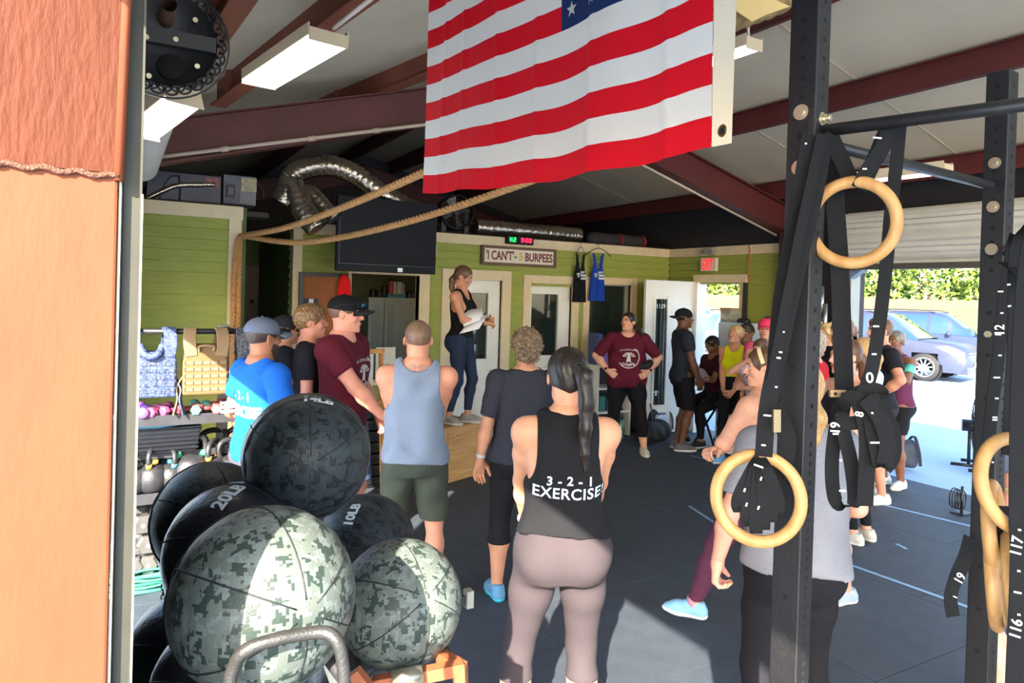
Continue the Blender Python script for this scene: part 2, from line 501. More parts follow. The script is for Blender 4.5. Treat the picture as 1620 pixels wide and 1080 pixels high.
def person(label, loc, face, H=1.7, sex='f', w=1.0, skin_c=(190, 135, 108), arms=None, legs=None, head=(0, 0), hair=None, top=None, bottom=None,
           shoes=None, fine=True, seat=None, lean=0, torso_tab=None, extra=None, roll=0, hands='LR', bust=1.0, group=None, low=True, headsize=1.0):
    s = H / 1.7
    root = empty('person', loc, R(face + 90), label, 'person', group)
    root.rotation_euler = (0, 0, R(face + 90))
    hb = .011 if fine else .014
    ww = w
    pz = (seat if seat is not None else .93)
    dz = pz - .93                               # pelvis lowered when seated
    T = np.array(torso_tab or TORSO[sex], float); T[:, 1] *= 1 + (ww - 1) * 1.0; T[:, 2] *= 1 + (ww - 1) * 1.35
    M = np.eye(4)
    cl, sl_ = math.cos(lean), math.sin(lean)      # lean forward about the hips
    Rm = np.array([[1, 0, 0], [0, cl, -sl_], [0, sl_, cl]]); piv = V3(0, 0, .93)
    M[:3, :3] = Rm; M[:3, 3] = piv - Rm @ piv + V3(0, 0, dz)
    tp = lambda *p: (M[:3, :3] @ V3(*p) + M[:3, 3])
    ft = Field(); ft.loft(T, .035, M)
    if sex == 'f' and bust:
        for sg in (-1, 1): ft.ell(tp(sg * .067, -.072 * (1 + (ww - 1)), 1.245), (.062 * bust, .05 * bust, .058 * bust), .05)
    gx = .072 * (1 + (ww - 1) * .7)
    gr = 1.0 if sex == 'f' else .80
    for sg in (-1, 1): ft.ell(tp(sg * gx, .072 if sex == 'f' else .042, .875), (.082 * ww * gr, .078 * ww * gr, .088 * gr), .05 if sex == 'f' else .08)
    shx = (.158 if sex == 'f' else .182) * (1 + (ww - 1) * .6); shz = 1.375
    ft.cap(tp(-shx * .75, .012, shz + .012), tp(shx * .75, .012, shz + .012), .042, .042, .05)
    # neck
    nb = tp(0, .018, 1.43); nt_ = tp(0, .006, 1.515)
    fn = Field(); fn.cap(nb, nt_, (.052 if sex == 'f' else .061) * (1 + (ww - 1) * .5), (.049 if sex == 'f' else .058), .04)
    tq = 0 if sex == 'f' else .008; fn.cap(tp(-.07, .02, 1.405), tp(0, .02, 1.45), .027 + tq, .038 + tq, .04).cap(tp(.07, .02, 1.405), tp(0, .02, 1.45), .027 + tq, .038 + tq, .04)
    # arms
    AR = {}; fa = {}
    arms = arms or {}
    aw = (.94 if sex == 'f' else 1.14) * (1 + (ww - 1) * .9)
    for sd, sg in (('L', 1), ('R', -1)):
        sh = tp(sg * shx, .012, shz)
        wr, pole, hd, pn, curl = (list(arms.get(sd, [])) + [None] * 5)[:5]
        if wr is None: wr = (sg * (shx + .075), -.02, .83)
        wr = V3(wr) + V3(0, 0, dz if seat is not None else 0); pole = pole if pole is not None else (sg * .5, .9, -.1)
        el, wr = two_bone(sh, wr, .275, .245, pole)
        f = Field()
        f.ell(sh + V3(sg * .004, 0, -.01), (.050 * aw, .053 * aw, .057 * aw), .04)
        mid = sh + (el - sh) * .45
        f.cap(sh, mid, .047 * aw, .045 * aw, .03).cap(mid, el, .045 * aw, .036 * aw, .02)
        m2 = el + (wr - el) * .35
        f.cap(el, m2, .038 * aw, .040 * aw, .02).cap(m2, wr, .040 * aw, .0255 * (1 + (aw - 1) * .5), .02)
        hd = unit(V3(hd)) if hd is not None else unit(wr - el + V3(0, 0, -.02))
        pn = V3(pn) if pn is not None else V3(-sg, 0.25, 0)
        pn = unit(pn - hd * (pn @ hd))
        fa[sd] = f; AR[sd] = (sh, el, wr, hd, pn, .35 if curl is None else curl)
    # legs
    LG = {}; fl = {}
    legs = legs or {}
    for sd, sg in (('L', 1), ('R', -1)):
        hp = tp(sg * .085 * (1 + (ww - 1) * .6), .0, .90)
        an, pole, yaw = (list(legs.get(sd, [])) + [None] * 3)[:3]
        if an is None: an = (sg * .10, .02, .085)
        kn, an = two_bone(hp, V3(an), .43, .40, pole if pole is not None else (sg * .12, -1, 0))
        f = Field()
        lw = 1 + (ww - 1) * 1.15
        f.cap(hp, hp + (kn - hp) * .45, .086 * lw, .074 * lw, .04).cap(hp + (kn - hp) * .45, kn, .074 * lw, .052 * (1 + (lw - 1) * .6), .03)
        cf = kn + (an - kn) * .32 + V3(0, .012, 0)
        f.cap(kn, cf, .050 * (1 + (lw - 1) * .7), .053 * lw, .03).cap(cf, an, .053 * lw, .034, .03)
        fl[sd] = f; LG[sd] = (hp, kn, an, R(sg * 8) if yaw is None else R(yaw))
    smat = skinmat(skin_c)
    # body, one skin
    body = Field(); body.p = ft.p + fn.p + fa['L'].p + fa['R'].p + fl['L'].p + fl['R'].p
    for sd in 'LR':
        hp, kn, an, yw = LG[sd]
        d = V3(math.sin(yw), -math.cos(yw), 0)
        body.cap(an, an + V3(0, 0, -.03), .034, .036, .02).cap(an + V3(0, 0, -.045) - d * .02, an + V3(0, 0, -.055) + d * .12, .032, .026, .03)
    parts = []
    V, F = skin(body, hb)
    parts.append((V * s, F, 0))
    # hands
    for sd, sg in (('L', 1), ('R', -1)):
        if sd not in hands: continue
        sh, el, wr, hd, pn, curl = AR[sd]
        sx = np.cross(hd, pn) ; f = Field()
        # thumb side: forward / up when hanging
        th = sx if sg < 0 else -sx
        f.cap(wr - hd * .02, wr + hd * .02, .026, .027, .02)
        for k in range(4):
            b = wr + hd * .082 + th * (.030 - .020 * k); a0 = wr + hd * .02 + th * (.014 - .009 * k)
            f.cap(a0, b, .017, .0135, .014)
            Ln = (.072, .080, .075, .058)[k]; p = b; dirn = hd.copy(); ang = 0
            for q, fr in enumerate((.42, .33, .25)):
                ang += curl * (1.0 + .06 * k) * (1.0, 1.25, .9)[q]
                dn = unit(hd * math.cos(ang) + pn * math.sin(ang) + th * (.06 - .045 * k) * (q == 0))
                p2 = p + dn * Ln * fr; f.cap(p, p2, .0098 - .001 * q, .0090 - .001 * q, .004); p = p2
        tb = wr + hd * .022 + th * .026
        td = unit(hd * .75 + th * .75 + pn * .35); t1 = tb + td * .042; td2 = unit(hd * 1.0 + th * .25 + pn * (.35 + .5 * curl)); t2 = t1 + td2 * .030; t3 = t2 + unit(td2 + pn * .3) * .024
        f.cap(tb, t1, .0165, .0125, .012).cap(t1, t2, .012, .0105, .006).cap(t2, t3, .0105, .0085, .004)
        V, F = skin(f, .0048 if fine else .007)
        parts.append((V * s, F, 0))
    # head
    hy, hp_ = R(head[0]), R(head[1])
    HM = Matrix.Translation(Vector(tp(0, -.004, 1.5845) * s)) @ Matrix.Rotation(hy, 4, 'Z') @ Matrix.Rotation(hp_, 4, 'X') @ Matrix.Rotation(R(roll), 4, 'Y') @ Matrix.Scale(s * headsize * (1.0 if sex == 'f' else 1.03), 4)
    HN = np.array(HM)
    def hx(V): return V @ HN[:3, :3].T + HN[:3, 3]
    fh = Field()
    fh.ell((0, .014, .034), (.074, .092, .084), .02).ell((0, -.022, -.030), (.057, .064, .078), .03).ell((0, -.060, -.090), (.022, .018, .018), .035)
    fh.cap((-.04, -.01, -.068), (0, -.058, -.092), .018, .018, .025).cap((.04, -.01, -.068), (0, -.058, -.092), .018, .018, .025)
    fh.ell((0, -.074, .028), (.046, .014, .012), .02).ell((.036, -.060, -.020), (.020, .018, .018), .02).ell((-.036, -.060, -.020), (.020, .018, .018), .02)
    fh.ell((.030, -.094, .008), (.016, .012, .009), .014, None, '-').ell((-.030, -.094, .008), (.016, .012, .009), .014, None, '-')
    fh.cap((0, -.084, .016), (0, -.104, -.020), .0065, .0105, .012).ell((.010, -.094, -.026), (.008, .009, .007), .006).ell((-.010, -.094, -.026), (.008, .009, .007), .006)
    fh.ell((0, -.084, -.053), (.024, .010, .011), .012)
    for sg in (-1, 1):
        er = np.array(Matrix.Rotation(R(sg * -18), 3, 'Z'))
        fh.ell((sg * .078, .010, .000), (.007, .017, .028), .008, er).ell((sg * .084, .006, .004), (.006, .009, .016), .004, er, '-')
    fh.cap((0, .016, -.05), (0, .022, -.125), .050 if sex == 'f' else .058, .050 if sex == 'f' else .058, .03)
    V, F = skin(fh, .0058 if fine else .008, cut=lambda X, Y, Z: -.105 - Z + 0 * X + 0 * Y)
    parts.append((hx(V), F, 0))
    bo = link('body', np_mesh('body', parts, [smat]), None, root)
    # eyes, lips, brows
    hm = hair or {}
    for sg in (-1, 1):
        e = MB(); e.T = HM; e.ball((sg * .030, -.0765, .008), .0105, 12, (1.15, 1, .62)); e.ci = 1; e.ball((sg * .030, -.0825, .008), .0055, 8, (1, 1, .9))
        e.obj('eye', [EYEW(), IRIS()], root)
        e = MB(); e.T = HM; e.tube([(sg * .012, -.088, .026), (sg * .028, -.089, .032), (sg * .046, -.076, .027)], [.0028, .0030, .0018], 6)
        e.obj('eyebrow', mat('brow_' + hm.get('name', 'x'), hm.get('brow', (70, 52, 40)), .8), root)
    e = MB(); e.T = HM
    e.tube([(-.024, -.082, -.052), (-.010, -.0935, -.0485), (0, -.0945, -.050), (.010, -.0935, -.0485), (.024, -.082, -.052)], [.001, .0038, .0038, .0038, .001], 6)
    e.tube([(-.022, -.083, -.054), (0, -.0935, -.0585), (.022, -.083, -.054)], [.001, .0048, .001], 6)
    e.obj('lips', LIP(), root)
    # hair
    if hair:
        hmt = hairmat('hair_' + hair['name'], hair['c1'], hair['c2'], hair.get('scale', 30), hair.get('rough', .45))
        st = hair['style']; f = Field(); t = hair.get('t', .010)
        hh = .0062 if fine else .009
        f.ell((0, .014, .036), (.074 + t, .092 + t, .084 + t), .02)
        line = hair.get('line', .0); sl2 = hair.get('slope', .85)
        def cut(X, Y, Z):
            fc = (1 - np.sqrt((X / .064) ** 2 + ((Y + .105) / .088) ** 2 + ((Z + .012 - line) / .088) ** 2)) * .064
            er = .030 - np.sqrt((np.abs(X) - .084) ** 2 + (Y + .004) ** 2 + (Z + .008) ** 2)
            return np.maximum(np.maximum(fc, er), -.075 + .45 * np.abs(X) - .3 * (Y - .05) - Z - .35 * np.clip(.0 - Y, -1, .0) + .9 * np.clip(-Y - .02, 0, 1))
        disp = strands(.0018)
        if st == 'buzz': disp = None
        if st == 'crop':
            f.ell((0, -.035, .092), (.055, .050, .028), .03); disp = curls(.005, 150)
        if st == 'curly':
            f.ell((0, .035, .030), (.092, .088, .095), .03).ell((0, .055, -.045), (.066, .050, .050), .03)
            cut = lambda X, Y, Z: (-.045 - 1.15 * Y - Z) * .65 + 0 * X if False else np.maximum((.0 - 1.3 * Y - Z) * .6, -.098 - Z) + 0 * X
            disp = curls(.013)
        if st in ('pony', 'bun', 'long', 'bob'):
            f.ell((0, .045, -.02), (.060, .055, .055), .03)
        lowc = None
        if st == 'bob':
            f.ell((0, .03, -.03), (.088, .075, .10), .03); disp = curls(.008, 80)
            cut = lambda X, Y, Z: np.maximum((-.01 - 1.5 * Y - Z) * .55, -.13 - Z) + 0 * X
        V, F = skin(f, hh, cut=cut, disp=disp)
        hp2 = [(hx(V), F, 0)]
        if hair.get('beard'):
            fb = fh.grown(.004, [1, 2, 3, 4])
            V, F = skin(fb, .007, cut=lambda X, Y, Z: np.maximum(np.maximum(Z + .030 - .4 * np.abs(Y + .06), -.11 - Z), Y - .01) + 0 * X, disp=strands(.0015))
            link('beard', np_mesh('beard', [(hx(V), F, 0)], [mat('beard_' + hair['name'], hair['beard'], .8)]), None, root)
        if st == 'bun':
            g = Field(); c = hair.get('bun', (0, .105, .07)); g.ell(c, (.042, .040, .040), .02); g.cap((0, .08, .055), c, .03, .03, .02)
            for k in range(6):
                a = k * 1.05; g.cap(c, V3(c) + V3(math.cos(a) * .05, .02, math.sin(a) * .045), .012, .008, .012)
            V, F = skin(g, hh, disp=strands(.004)); hp2.append((hx(V), F, 0))
        if 'tail' in hair:                     # points in head-local metres, hung in the body frame
            g = Field(); P = hair['tail']; rr = hair.get('tr', [.03, .036, .03, .018, .006])
            HI = np.linalg.inv(HN[:3, :3] / (s * headsize))
            P = [V3(p) if i < 1 else V3(P[0]) + HI @ (V3(p) - V3(P[0])) for i, p in enumerate(P)]
            for i in range(len(P) - 1): g.cap(P[i], P[i + 1], rr[i], rr[i + 1], .02)
            for k in range(5):
                o = V3(random.uniform(-1, 1), random.uniform(-1, 1), 0) * .016
                for i in range(1, len(P) - 1): g.cap(P[i] + o, P[i + 1] + o * .6, rr[i] * .5, rr[i + 1] * .55, .006)
            V, F = skin(g, hh * .9, disp=strands(.0022)); hp2.append((hx(V), F, 0))
        ho = link('hair', np_mesh('hair', hp2, [hmt]), None, root)
        if 'tie' in hair:
            e = MB(); e.T = HM; e.tube(arc(hair['tail'][0], rr[0] * .95, 0, 2 * PI, 14, (1, 0, 0), (0, .5, .86)), .007, 6); e.obj('hair_tie', mat('hair_tie', hair['tie'], .7), ho)
        if 'band' in hair:
            e = MB(); e.T = HM; e.strip(arc((0, .01, .035), .094, 0, PI, 20, (.88, -.25, 0), (0, -.30, .96)), (0, 1, .3), .022, .004); e.obj('headband', mat('headband', hair['band'], .7), root)
        if 'cap' in hair:
            c = hair['cap']; cmt = cloth('cap_%d_%d_%d' % c['rgb'], c['rgb'], bump=.3)
            back = c.get('back', False); g = Field(); g.ell((0, .012, .045), (.087, .105, .082), .01)
            V, F = skin(g, hh, cut=lambda X, Y, Z: (.030 - Z + .10 * Y) + 0 * X)
            co = link('cap', np_mesh('cap', [(hx(V), F, 0)], [cmt]), None, root)
            if back: co['label'] = 'cap worn back to front'
            e = MB(); e.T = HM; sg = 1 if back else -1; n = 12; vs = []; 
            for lay in (0, .004):
                for i in range(n + 1):
                    a = PI * i / n
                    x, y = -math.cos(a) * .074, math.sin(a)
                    for q in (0, 1):
                        yy = sg * ((.060 + .045 * math.sin(a)) + q * .075 * math.sin(a) ** .6); zz = .036 + lay - 9 * x * x * (.5 + .5 * q) * .6 - q * .010
                        vs.append((x, yy, zz))
            st2 = 2 * (n + 1); fs = []
            for i in range(n):
                a = 2 * i; fs += [(a, a + 1, a + 3, a + 2), (st2 + a, st2 + a + 2, st2 + a + 3, st2 + a + 1), (a + 1, st2 + a + 1, st2 + a + 3, a + 3), (a, a + 2, st2 + a + 2, st2 + a)]
            e.add(vs, fs, True); e.obj('brim', mat('brim_%d_%d_%d' % c.get('brim', c['rgb']), c.get('brim', c['rgb']), .8), co)
            e = MB(); e.T = HM; e.ball((0, .012, .127), .007, 8); e.obj('button', cmt, co)
            if 'glasses' in c:
                e = MB(); e.T = HM
                for s2 in (-1, 1):
                    e.tube(curve_pts([(s2 * .004, -.112, .070), (s2 * .03, -.108, .074), (s2 * .058, -.086, .070), (s2 * .056, -.090, .052), (s2 * .03, -.112, .050), (s2 * .006, -.116, .060)], 4), .003, 6)
                    e.ci = 1; e.ball((s2 * .032, -.106, .062), .026, 12, (1, .25, .6)); e.ci = 0
                    e.tube([(s2 * .060, -.084, .070), (s2 * .092, .0, .066), (s2 * .088, .05, .052)], .0028, 6)
                e.obj('sunglasses', [mat('black_plastic', (18, 18, 20), .35), mat('mirror_lens', (40, 130, 200), .08, metal=.8)], root)
    # clothes
    GB = {}
    if top:
        cm = cloth('cloth_%s' % top['name'], top['rgb'], **top.get('mat', {})) if 'm' not in top else top['m']
        t = top.get('t', .010); hem = top.get('hem', .86) + dz; g = ft.grown(t); ty = top['type']
        flare = top.get('flare', 0)
        if flare: 
            g.p[0] = ('loft', g.p[0][1].copy(), g.p[0][2], None, None, g.p[0][5], None)
            Tt = g.p[0][1]; Tt[:, 1] = np.maximum(Tt[:, 1], flare * np.interp(Tt[:, 0], [.8, 1.3, 1.31], [1, 1, 0])); Tt[:, 2] = np.maximum(Tt[:, 2], .70 * flare * np.interp(Tt[:, 0], [.8, 1.3, 1.31], [1, 1, 0]))
        neck_f, neck_b = top.get('neck', (.05, .01))
        ah = top.get('armhole'); nk = tp(0, 0, 1.455)
        hi_ = top.get('hi'); crop_hi = tp(0, 0, hi_)[2] if hi_ else None
        Mi = np.linalg.inv(M)
        def cut(X, Y, Z):
            d = hem - Z + .012 * np.sin(X * 9 + 1) + 0 * X + 0 * Y
            ly = Mi[1, 1] * Y + Mi[1, 2] * Z + Mi[1, 3]; lz = Mi[2, 1] * Y + Mi[2, 2] * Z + Mi[2, 3]
            # neck opening: an upright cone, deeper in front
            dp = np.where(ly < .02, neck_f, neck_b); rim = 1.447 - dp + np.maximum(dp, .03) * (np.abs(X) / top.get('nw', .078)) ** 2.4
            dn = np.where(np.abs(X) < .12, (lz - rim) * .8, -1)
            d = np.maximum(d, np.maximum(dn, -.5))
            if ah:
                ax_, az, ar, arz = ah
                for sg in (-1, 1):
                    q = np.sqrt(((X - sg * ax_) / ar) ** 2 + ((lz - az) / arz) ** 2)
                    q = np.where(X * sg > ax_, np.sqrt(((lz - az) / arz) ** 2 + 0 * X), q)
                    q = np.where((lz > az) & (X * sg > ax_ - ar), np.minimum(q, .9 - 0 * X), q)
                    q2 = (1 - q) * ar
                    q2 = np.where((lz > az) & (X * sg > 0), np.maximum(q2, (X * sg - (ax_ - ar)) * 1.0), q2)
                    d = np.maximum(d, q2)
            if hi_: d = np.maximum(d, Z - crop_hi)
            return d
        gp = []
        V, F = skin(g, hb * .85, cut=cut, disp=fold(top.get('fold', .004) * 1.5, seed=len(label)))
        gp.append((V * s, F, 0)); GB['V'] = V * s; GB['F'] = F
        if ty in ('tee', 'long'):
            fr = top.get('sleeve', .62)
            for sd in 'LR':
                sh, el, wr, hd, pn, c_ = AR[sd]; sg = 1 if sd == 'L' else -1
                f = fa[sd].grown(t + .003, [0, 1, 2] if ty == 'tee' else [0, 1, 2, 3, 4])
                f.cap(tp(sg * shx * .6, .012, shz + .000), sh, .05, .052, .04)
                dr = unit(el - sh) if ty == 'tee' else unit(wr - el); base = sh if ty == 'tee' else el; LL = fr * .275 if ty == 'tee' else .23
                V, F = skin(f, hb * .85, cut=lambda X, Y, Z: (X - base[0]) * dr[0] + (Y - base[1]) * dr[1] + (Z - base[2]) * dr[2] - LL, disp=fold(.003, seed=3))
                gp.append((V * s, F, 0))
        nm = top.get('part', 'shirt' if ty in ('tee', 'long') else 'tank_top')
        to = link(nm, np_mesh(nm, gp, [cm]), None, root)
        GB['top'] = to
    if bottom:
        cm = cloth('cloth_%s' % bottom['name'], bottom['rgb'], **bottom.get('mat', {}))
        ty = bottom['type']; waist = bottom.get('waist', .90 if ty in ('shorts', 'short') and not bottom.get('over') else 1.03)
        t = bottom.get('t', .005 if ty in ('leggings', 'capri') else .014)
        lowz = {'leggings': .12, 'capri': .36, 'shorts': .52, 'short': .66}[ty]; lowz = bottom.get('low', lowz)
        tf = ft.grown(t); tf.p = [q for i, q in enumerate(tf.p)]
        gp = []; wl = tp(0, 0, waist)[2]
        g = Field(); g.p = tf.p
        for sd in 'LR':
            gg = fl[sd].grown(t, [0, 1] if ty in ('shorts', 'short') else [0, 1, 2, 3])
            if ty in ('shorts',):
                hp, kn, an, yw = LG[sd]; gg.cap(hp + (kn - hp) * .2, kn, .095 * lw, .085 * lw, .03)
            g.p = g.p + gg.p
        if seat is None:
            V, F = skin(g, hb * .85, cut=lambda X, Y, Z: np.maximum(lowz - Z, Z - wl) + 0 * X + 0 * Y, disp=fold(bottom.get('fold', .0015 if ty in ('leggings', 'capri') else .006), 12))
        else:
            V, F = skin(g, hb * .85, cut=lambda X, Y, Z: np.maximum(.12 - Z, Z - wl) + 0 * X + 0 * Y, disp=fold(.0015))
        nm = bottom.get('part', 'leggings' if ty in ('leggings', 'capri') else 'shorts')
        bt = link(nm, np_mesh(nm, [(V * s, F, 0)], [cm]), None, root); GB['bot'] = bt
    if shoes:
        up, so_, lm = shoe_meshes()
        for sd in 'LR':
            if sd in shoes.get('skip', ''): continue
            hp, kn, an, yw = LG[sd]
            if seat is None and an[2] > .3: continue
            tip = shoes.get('tip' + sd, 0)
            Mx = Matrix.Translation(Vector(an * s) - Vector((0, 0, .085 * s))) @ Matrix.Rotation(yw, 4, 'Z') @ Matrix.Rotation(tip, 4, 'X') @ Matrix.Scale(s * shoes.get('size', 1), 4)
            MN = np.array(Mx); tx = lambda V: V @ MN[:3, :3].T + MN[:3, 3]
            uo = link('shoe', np_mesh('shoe', [(tx(up[0]), up[1], 0)], [mat('shoe_%d_%d_%d' % shoes['rgb'], shoes['rgb'], .7, bump=.3, bscale=200, var=.1, vscale=20)]), None, root)
            link('sole', np_mesh('sole', [(tx(so_[0]), so_[1], 0)], [mat('sole_%d_%d_%d' % shoes.get('sole', (225, 225, 220)), shoes.get('sole', (225, 225, 220)), .6)]), None, uo)
            lme = lm.copy(); lme.transform(Mx); link('laces', lme, mat('laces_%d_%d_%d' % shoes.get('lace', (235, 235, 230)), shoes.get('lace', (235, 235, 230)), .8), uo)
            if shoes.get('sock'):
                e = MB(); a = Vector((an) * s); e.tube([a + Vector((0, 0, -.03)), a + Vector((0, 0, .035))], [.043 * s, .040 * s], 14); e.obj('sock', mat('sock', shoes['sock'], .9), root)
    GB.update(root=root, AR=AR, LG=LG, s=s, HM=HM, tp=tp, smat=smat)
    return GB

def watch(P, sd, rgb=(20, 20, 22)):
    sh, el, wr, hd, pn, c = P['AR'][sd]; s = P['s']
    d = Vector(unit(wr - el)); c = Vector(wr * s) - d * .03 * s; x = Vector(pn); y = d.cross(x); x = y.cross(d).normalized(); y.normalize()
    e = MB(); e.strip(arc(c, .030 * s, 0, 2 * PI, 18, x, y), d, .018, .004)
    o = e.obj('watch_strap', mat('strap_%d_%d_%d' % rgb, rgb, .6), P['root'])
    e = MB(); q = c - x * .032 * s; e.beam(q - d * .014, q + d * .014, .026, .010, x); e.obj('watch', mat('watch_face', (30, 30, 34), .2), P['root'], bevel=.003)

def wrap_text(P, txt, size, rgb, zc, xc=0, side=1, rot=0, spacing=1.05, bold=.0, arch=0, name='lettering', me=None):
    """flat print laid onto the shirt: side +1 = back (+Y), -1 = chest"""
    if me is None: me = text_mesh(txt, size, 0, bold=bold, spacing=spacing)
    s = P['s']
    bm = bmesh.new(); bm.from_mesh(me)
    for it in range(2): 
        es = [e for e in bm.edges if e.calc_length() > .02]
        if es: bmesh.ops.subdivide_edges(bm, edges=es, cuts=1)
    bmesh.ops.triangulate(bm, faces=bm.faces)
    bvh = BVHTree.FromPolygons([tuple(v) for v in P['V']], [tuple(int(i) for i in f) for f in P['F']])
    for v in bm.verts:
        x, y = v.co.x, v.co.y
        x, y = x * math.cos(rot) - y * math.sin(rot), x * math.sin(rot) + y * math.cos(rot)
        y += arch * (x / .12) ** 2
        lx = (-x if side > 0 else x) + xc; lz = zc + y
        hit = bvh.ray_cast(Vector((lx, side * .6, lz)), Vector((0, -side, 0)))
        v.co = (lx, (hit[0].y if hit[0] else side * .15) + side * .0018, lz)
    bm.to_mesh(me); bm.free()
    n = 'print_%d_%d_%d' % rgb
    return link(name, me, mat(n, rgb, .7), P['top'])

def phoenix(size):
    """round wing emblem, flat, in XY"""
    b = MB(); S = size
    for sg in (-1, 1):
        for i in range(5):
            a = R(20 + i * 24); r0 = S * .16; r1 = S * (.50 - .03 * i)
            c, s_ = math.cos(a), math.sin(a)
            p = [(r0 * c, r0 * s_), (r1 * math.cos(a - .16), r1 * math.sin(a - .16)), (r1 * 1.04 * c, r1 * 1.04 * s_), (r1 * math.cos(a + .13), r1 * math.sin(a + .13))]
            b.add([(sg * x, y, 0) for x, y in p], [(0, 1, 2, 3)])
    b.add([(-S * .07, S * .28, 0), (0, S * .42, 0), (S * .07, S * .28, 0), (S * .13, 0, 0), (S * .20, -S * .42, 0), (0, -S * .30, 0), (-S * .20, -S * .42, 0), (-S * .13, 0, 0)], [(0, 1, 2, 3, 4, 5, 6, 7)])
    return b.mesh()
def ring_mesh(r0, r1, n=40, a0=0, a1=2 * PI):
    b = MB(); vs = []
    for i in range(n + 1):
        a = a0 + (a1 - a0) * i / n; vs += [(r0 * math.cos(a), r0 * math.sin(a), 0), (r1 * math.cos(a), r1 * math.sin(a), 0)]
    b.add(vs, [(2 * i, 2 * i + 1, 2 * i + 3, 2 * i + 2) for i in range(n)]); return b.mesh()
# ================================================================ the setting
XW, XB, YA, YH = 0.0, 7.19, 8.03, 6.90
def zroof(x): return 4.28 - .28 * abs(x - 3.65)
def pln(px, py, c, sl=.28):          # point on the plane z = c + sl*x
    r = ray(px, py); t = (c + sl * EYE.x - EYE.z) / (r.z - sl * r.x); return EYE + r * t
RED = mat('red_primer', (88, 36, 34), .55, var=.12, vscale=3, bump=.1, bscale=60)
BROWN = mat('brown_primer', (122, 66, 48), .6, var=.10, vscale=3)
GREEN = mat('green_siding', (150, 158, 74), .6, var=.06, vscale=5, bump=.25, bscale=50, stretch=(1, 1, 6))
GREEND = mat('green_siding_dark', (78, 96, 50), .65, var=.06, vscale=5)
CREAM = mat('cream_trim', (214, 196, 160), .6, var=.05, vscale=8, bump=.1, bscale=60)
WHITE = mat('white_paint', (226, 226, 220), .5, var=.03, vscale=5)
DARKM = mat('dark_metal_wall', (40, 38, 42), .7, var=.1)
BLK = mat('black_steel', (26, 26, 30), .42, var=.15, vscale=12, bump=.12, bscale=90)
STEEL = mat('galvanised_steel', (50, 50, 43), .6, metal=.1, var=.12, vscale=9)
ZINC = mat('zinc_bolt', (205, 196, 165), .3, metal=.8)
INSUL = mat('white_insulation', (196, 184, 160), .75, var=.05, vscale=2, bump=.5, bscale=2.5)

# ---- floor: slab under rubber mats
RUB = mat('rubber_mat', (62, 70, 82), .66, var=.10, vscale=7, bump=.55, bscale=330, spec=.45)
_nt = RUB.node_tree; _p = _nt.nodes['Principled BSDF']
_v = _nt.nodes.new('ShaderNodeTexNoise'); _v.inputs['Scale'].default_value = 260; _v.inputs['Detail'].default_value = 2
_r = _nt.nodes.new('ShaderNodeValToRGB'); _r.color_ramp.elements[0].position = .66; _r.color_ramp.elements[1].position = .74
_m = _nt.nodes.new('ShaderNodeMixRGB'); _m.inputs[2].default_value = (*lin((150, 150, 146)), 1)
_src = _p.inputs['Base Color'].links[0].from_socket
_nt.links.new(_nt.nodes['Texture Coordinate'].outputs['Object'], _v.inputs[0]); _nt.links.new(_v.outputs[0], _r.inputs[0]); _nt.links.new(_r.outputs[0], _m.inputs[0]); _nt.links.new(_src, _m.inputs[1]); _nt.links.new(_m.outputs[0], _p.inputs['Base Color'])
fl = MB().box(-.35, 7.6, -3.2, 12.2, -.12, -.019).obj('floor', mat('concrete_slab', (70, 70, 70), .85), kind='structure')
random.seed(3)
tile = None
for i in range(7):
    for j in range(-3, 12):
        x0 = -.3 + i * 1.22; y0 = j * 1.0 + (.0 if i % 2 else .5) + .14
        x1 = min(x0 + 1.216, 7.5)
        if y0 > 11.5 or y0 + 1 < -2.6: continue
        o = MB().box(x0, x1, y0, y0 + .996, -.019, random.uniform(-.0012, .0008)).obj('rubber_mat', RUB, fl)
TAPE = mat('blue_tape', (132, 168, 205), .5, var=.12, vscale=20)
tps = [((1345, 893), (1524, 957)), ((1392, 797), (1528, 830)), ((1090, 800), (1131, 827)), ((1092, 720), (1112, 725)), ((1418, 860), (1434, 868)), ((990, 784), (1090, 818))]
for i, (a, b) in enumerate(tps):
    A, B = floor_at(*a, .0025), floor_at(*b, .0025)
    d = (B - A)
    if i < 2: B = A + d * 1.15
    MB().beam(A, B, (.035, .035, .03, .02, .03, .012)[i], .002).obj('tape_line', TAPE if i != 5 else mat('faded_tape', (78, 92, 112), .6), fl)

# ---- roof
cei = MB()
for sx in (0, 1):
    xs = (-.15, 3.65) if sx == 0 else (3.65, 7.45)
    z0, z1 = zroof(xs[0]), zroof(xs[1])
    cei.add([(xs[0], -3, z0), (xs[1], -3, z1), (xs[1], 12.2, z1), (xs[0], 12.2, z0), (xs[0], -3, z0 + .05), (xs[1], -3, z1 + .05), (xs[1], 12.2, z1 + .05), (xs[0], 12.2, z0 + .05)],
            [(0, 1, 2, 3), (7, 6, 5, 4), (0, 4, 5, 1), (1, 5, 6, 2), (2, 6, 7, 3), (3, 7, 4, 0)])
cei = cei.obj('ceiling', INSUL, kind='structure')
def ibeam(b, a, c, w, h, web=.012, up=(0, 0, 1)):
    a = Vector(a); c = Vector(c); d = (c - a).normalized(); x = d.cross(Vector(up)).normalized(); u = x.cross(d)
    b.beam(a - u * (h / 2 - web / 2), c - u * (h / 2 - web / 2), w, web, up); b.beam(a + u * (h / 2 - web / 2), c + u * (h / 2 - web / 2), w, web, up); b.beam(a, c, web, h - web, up)
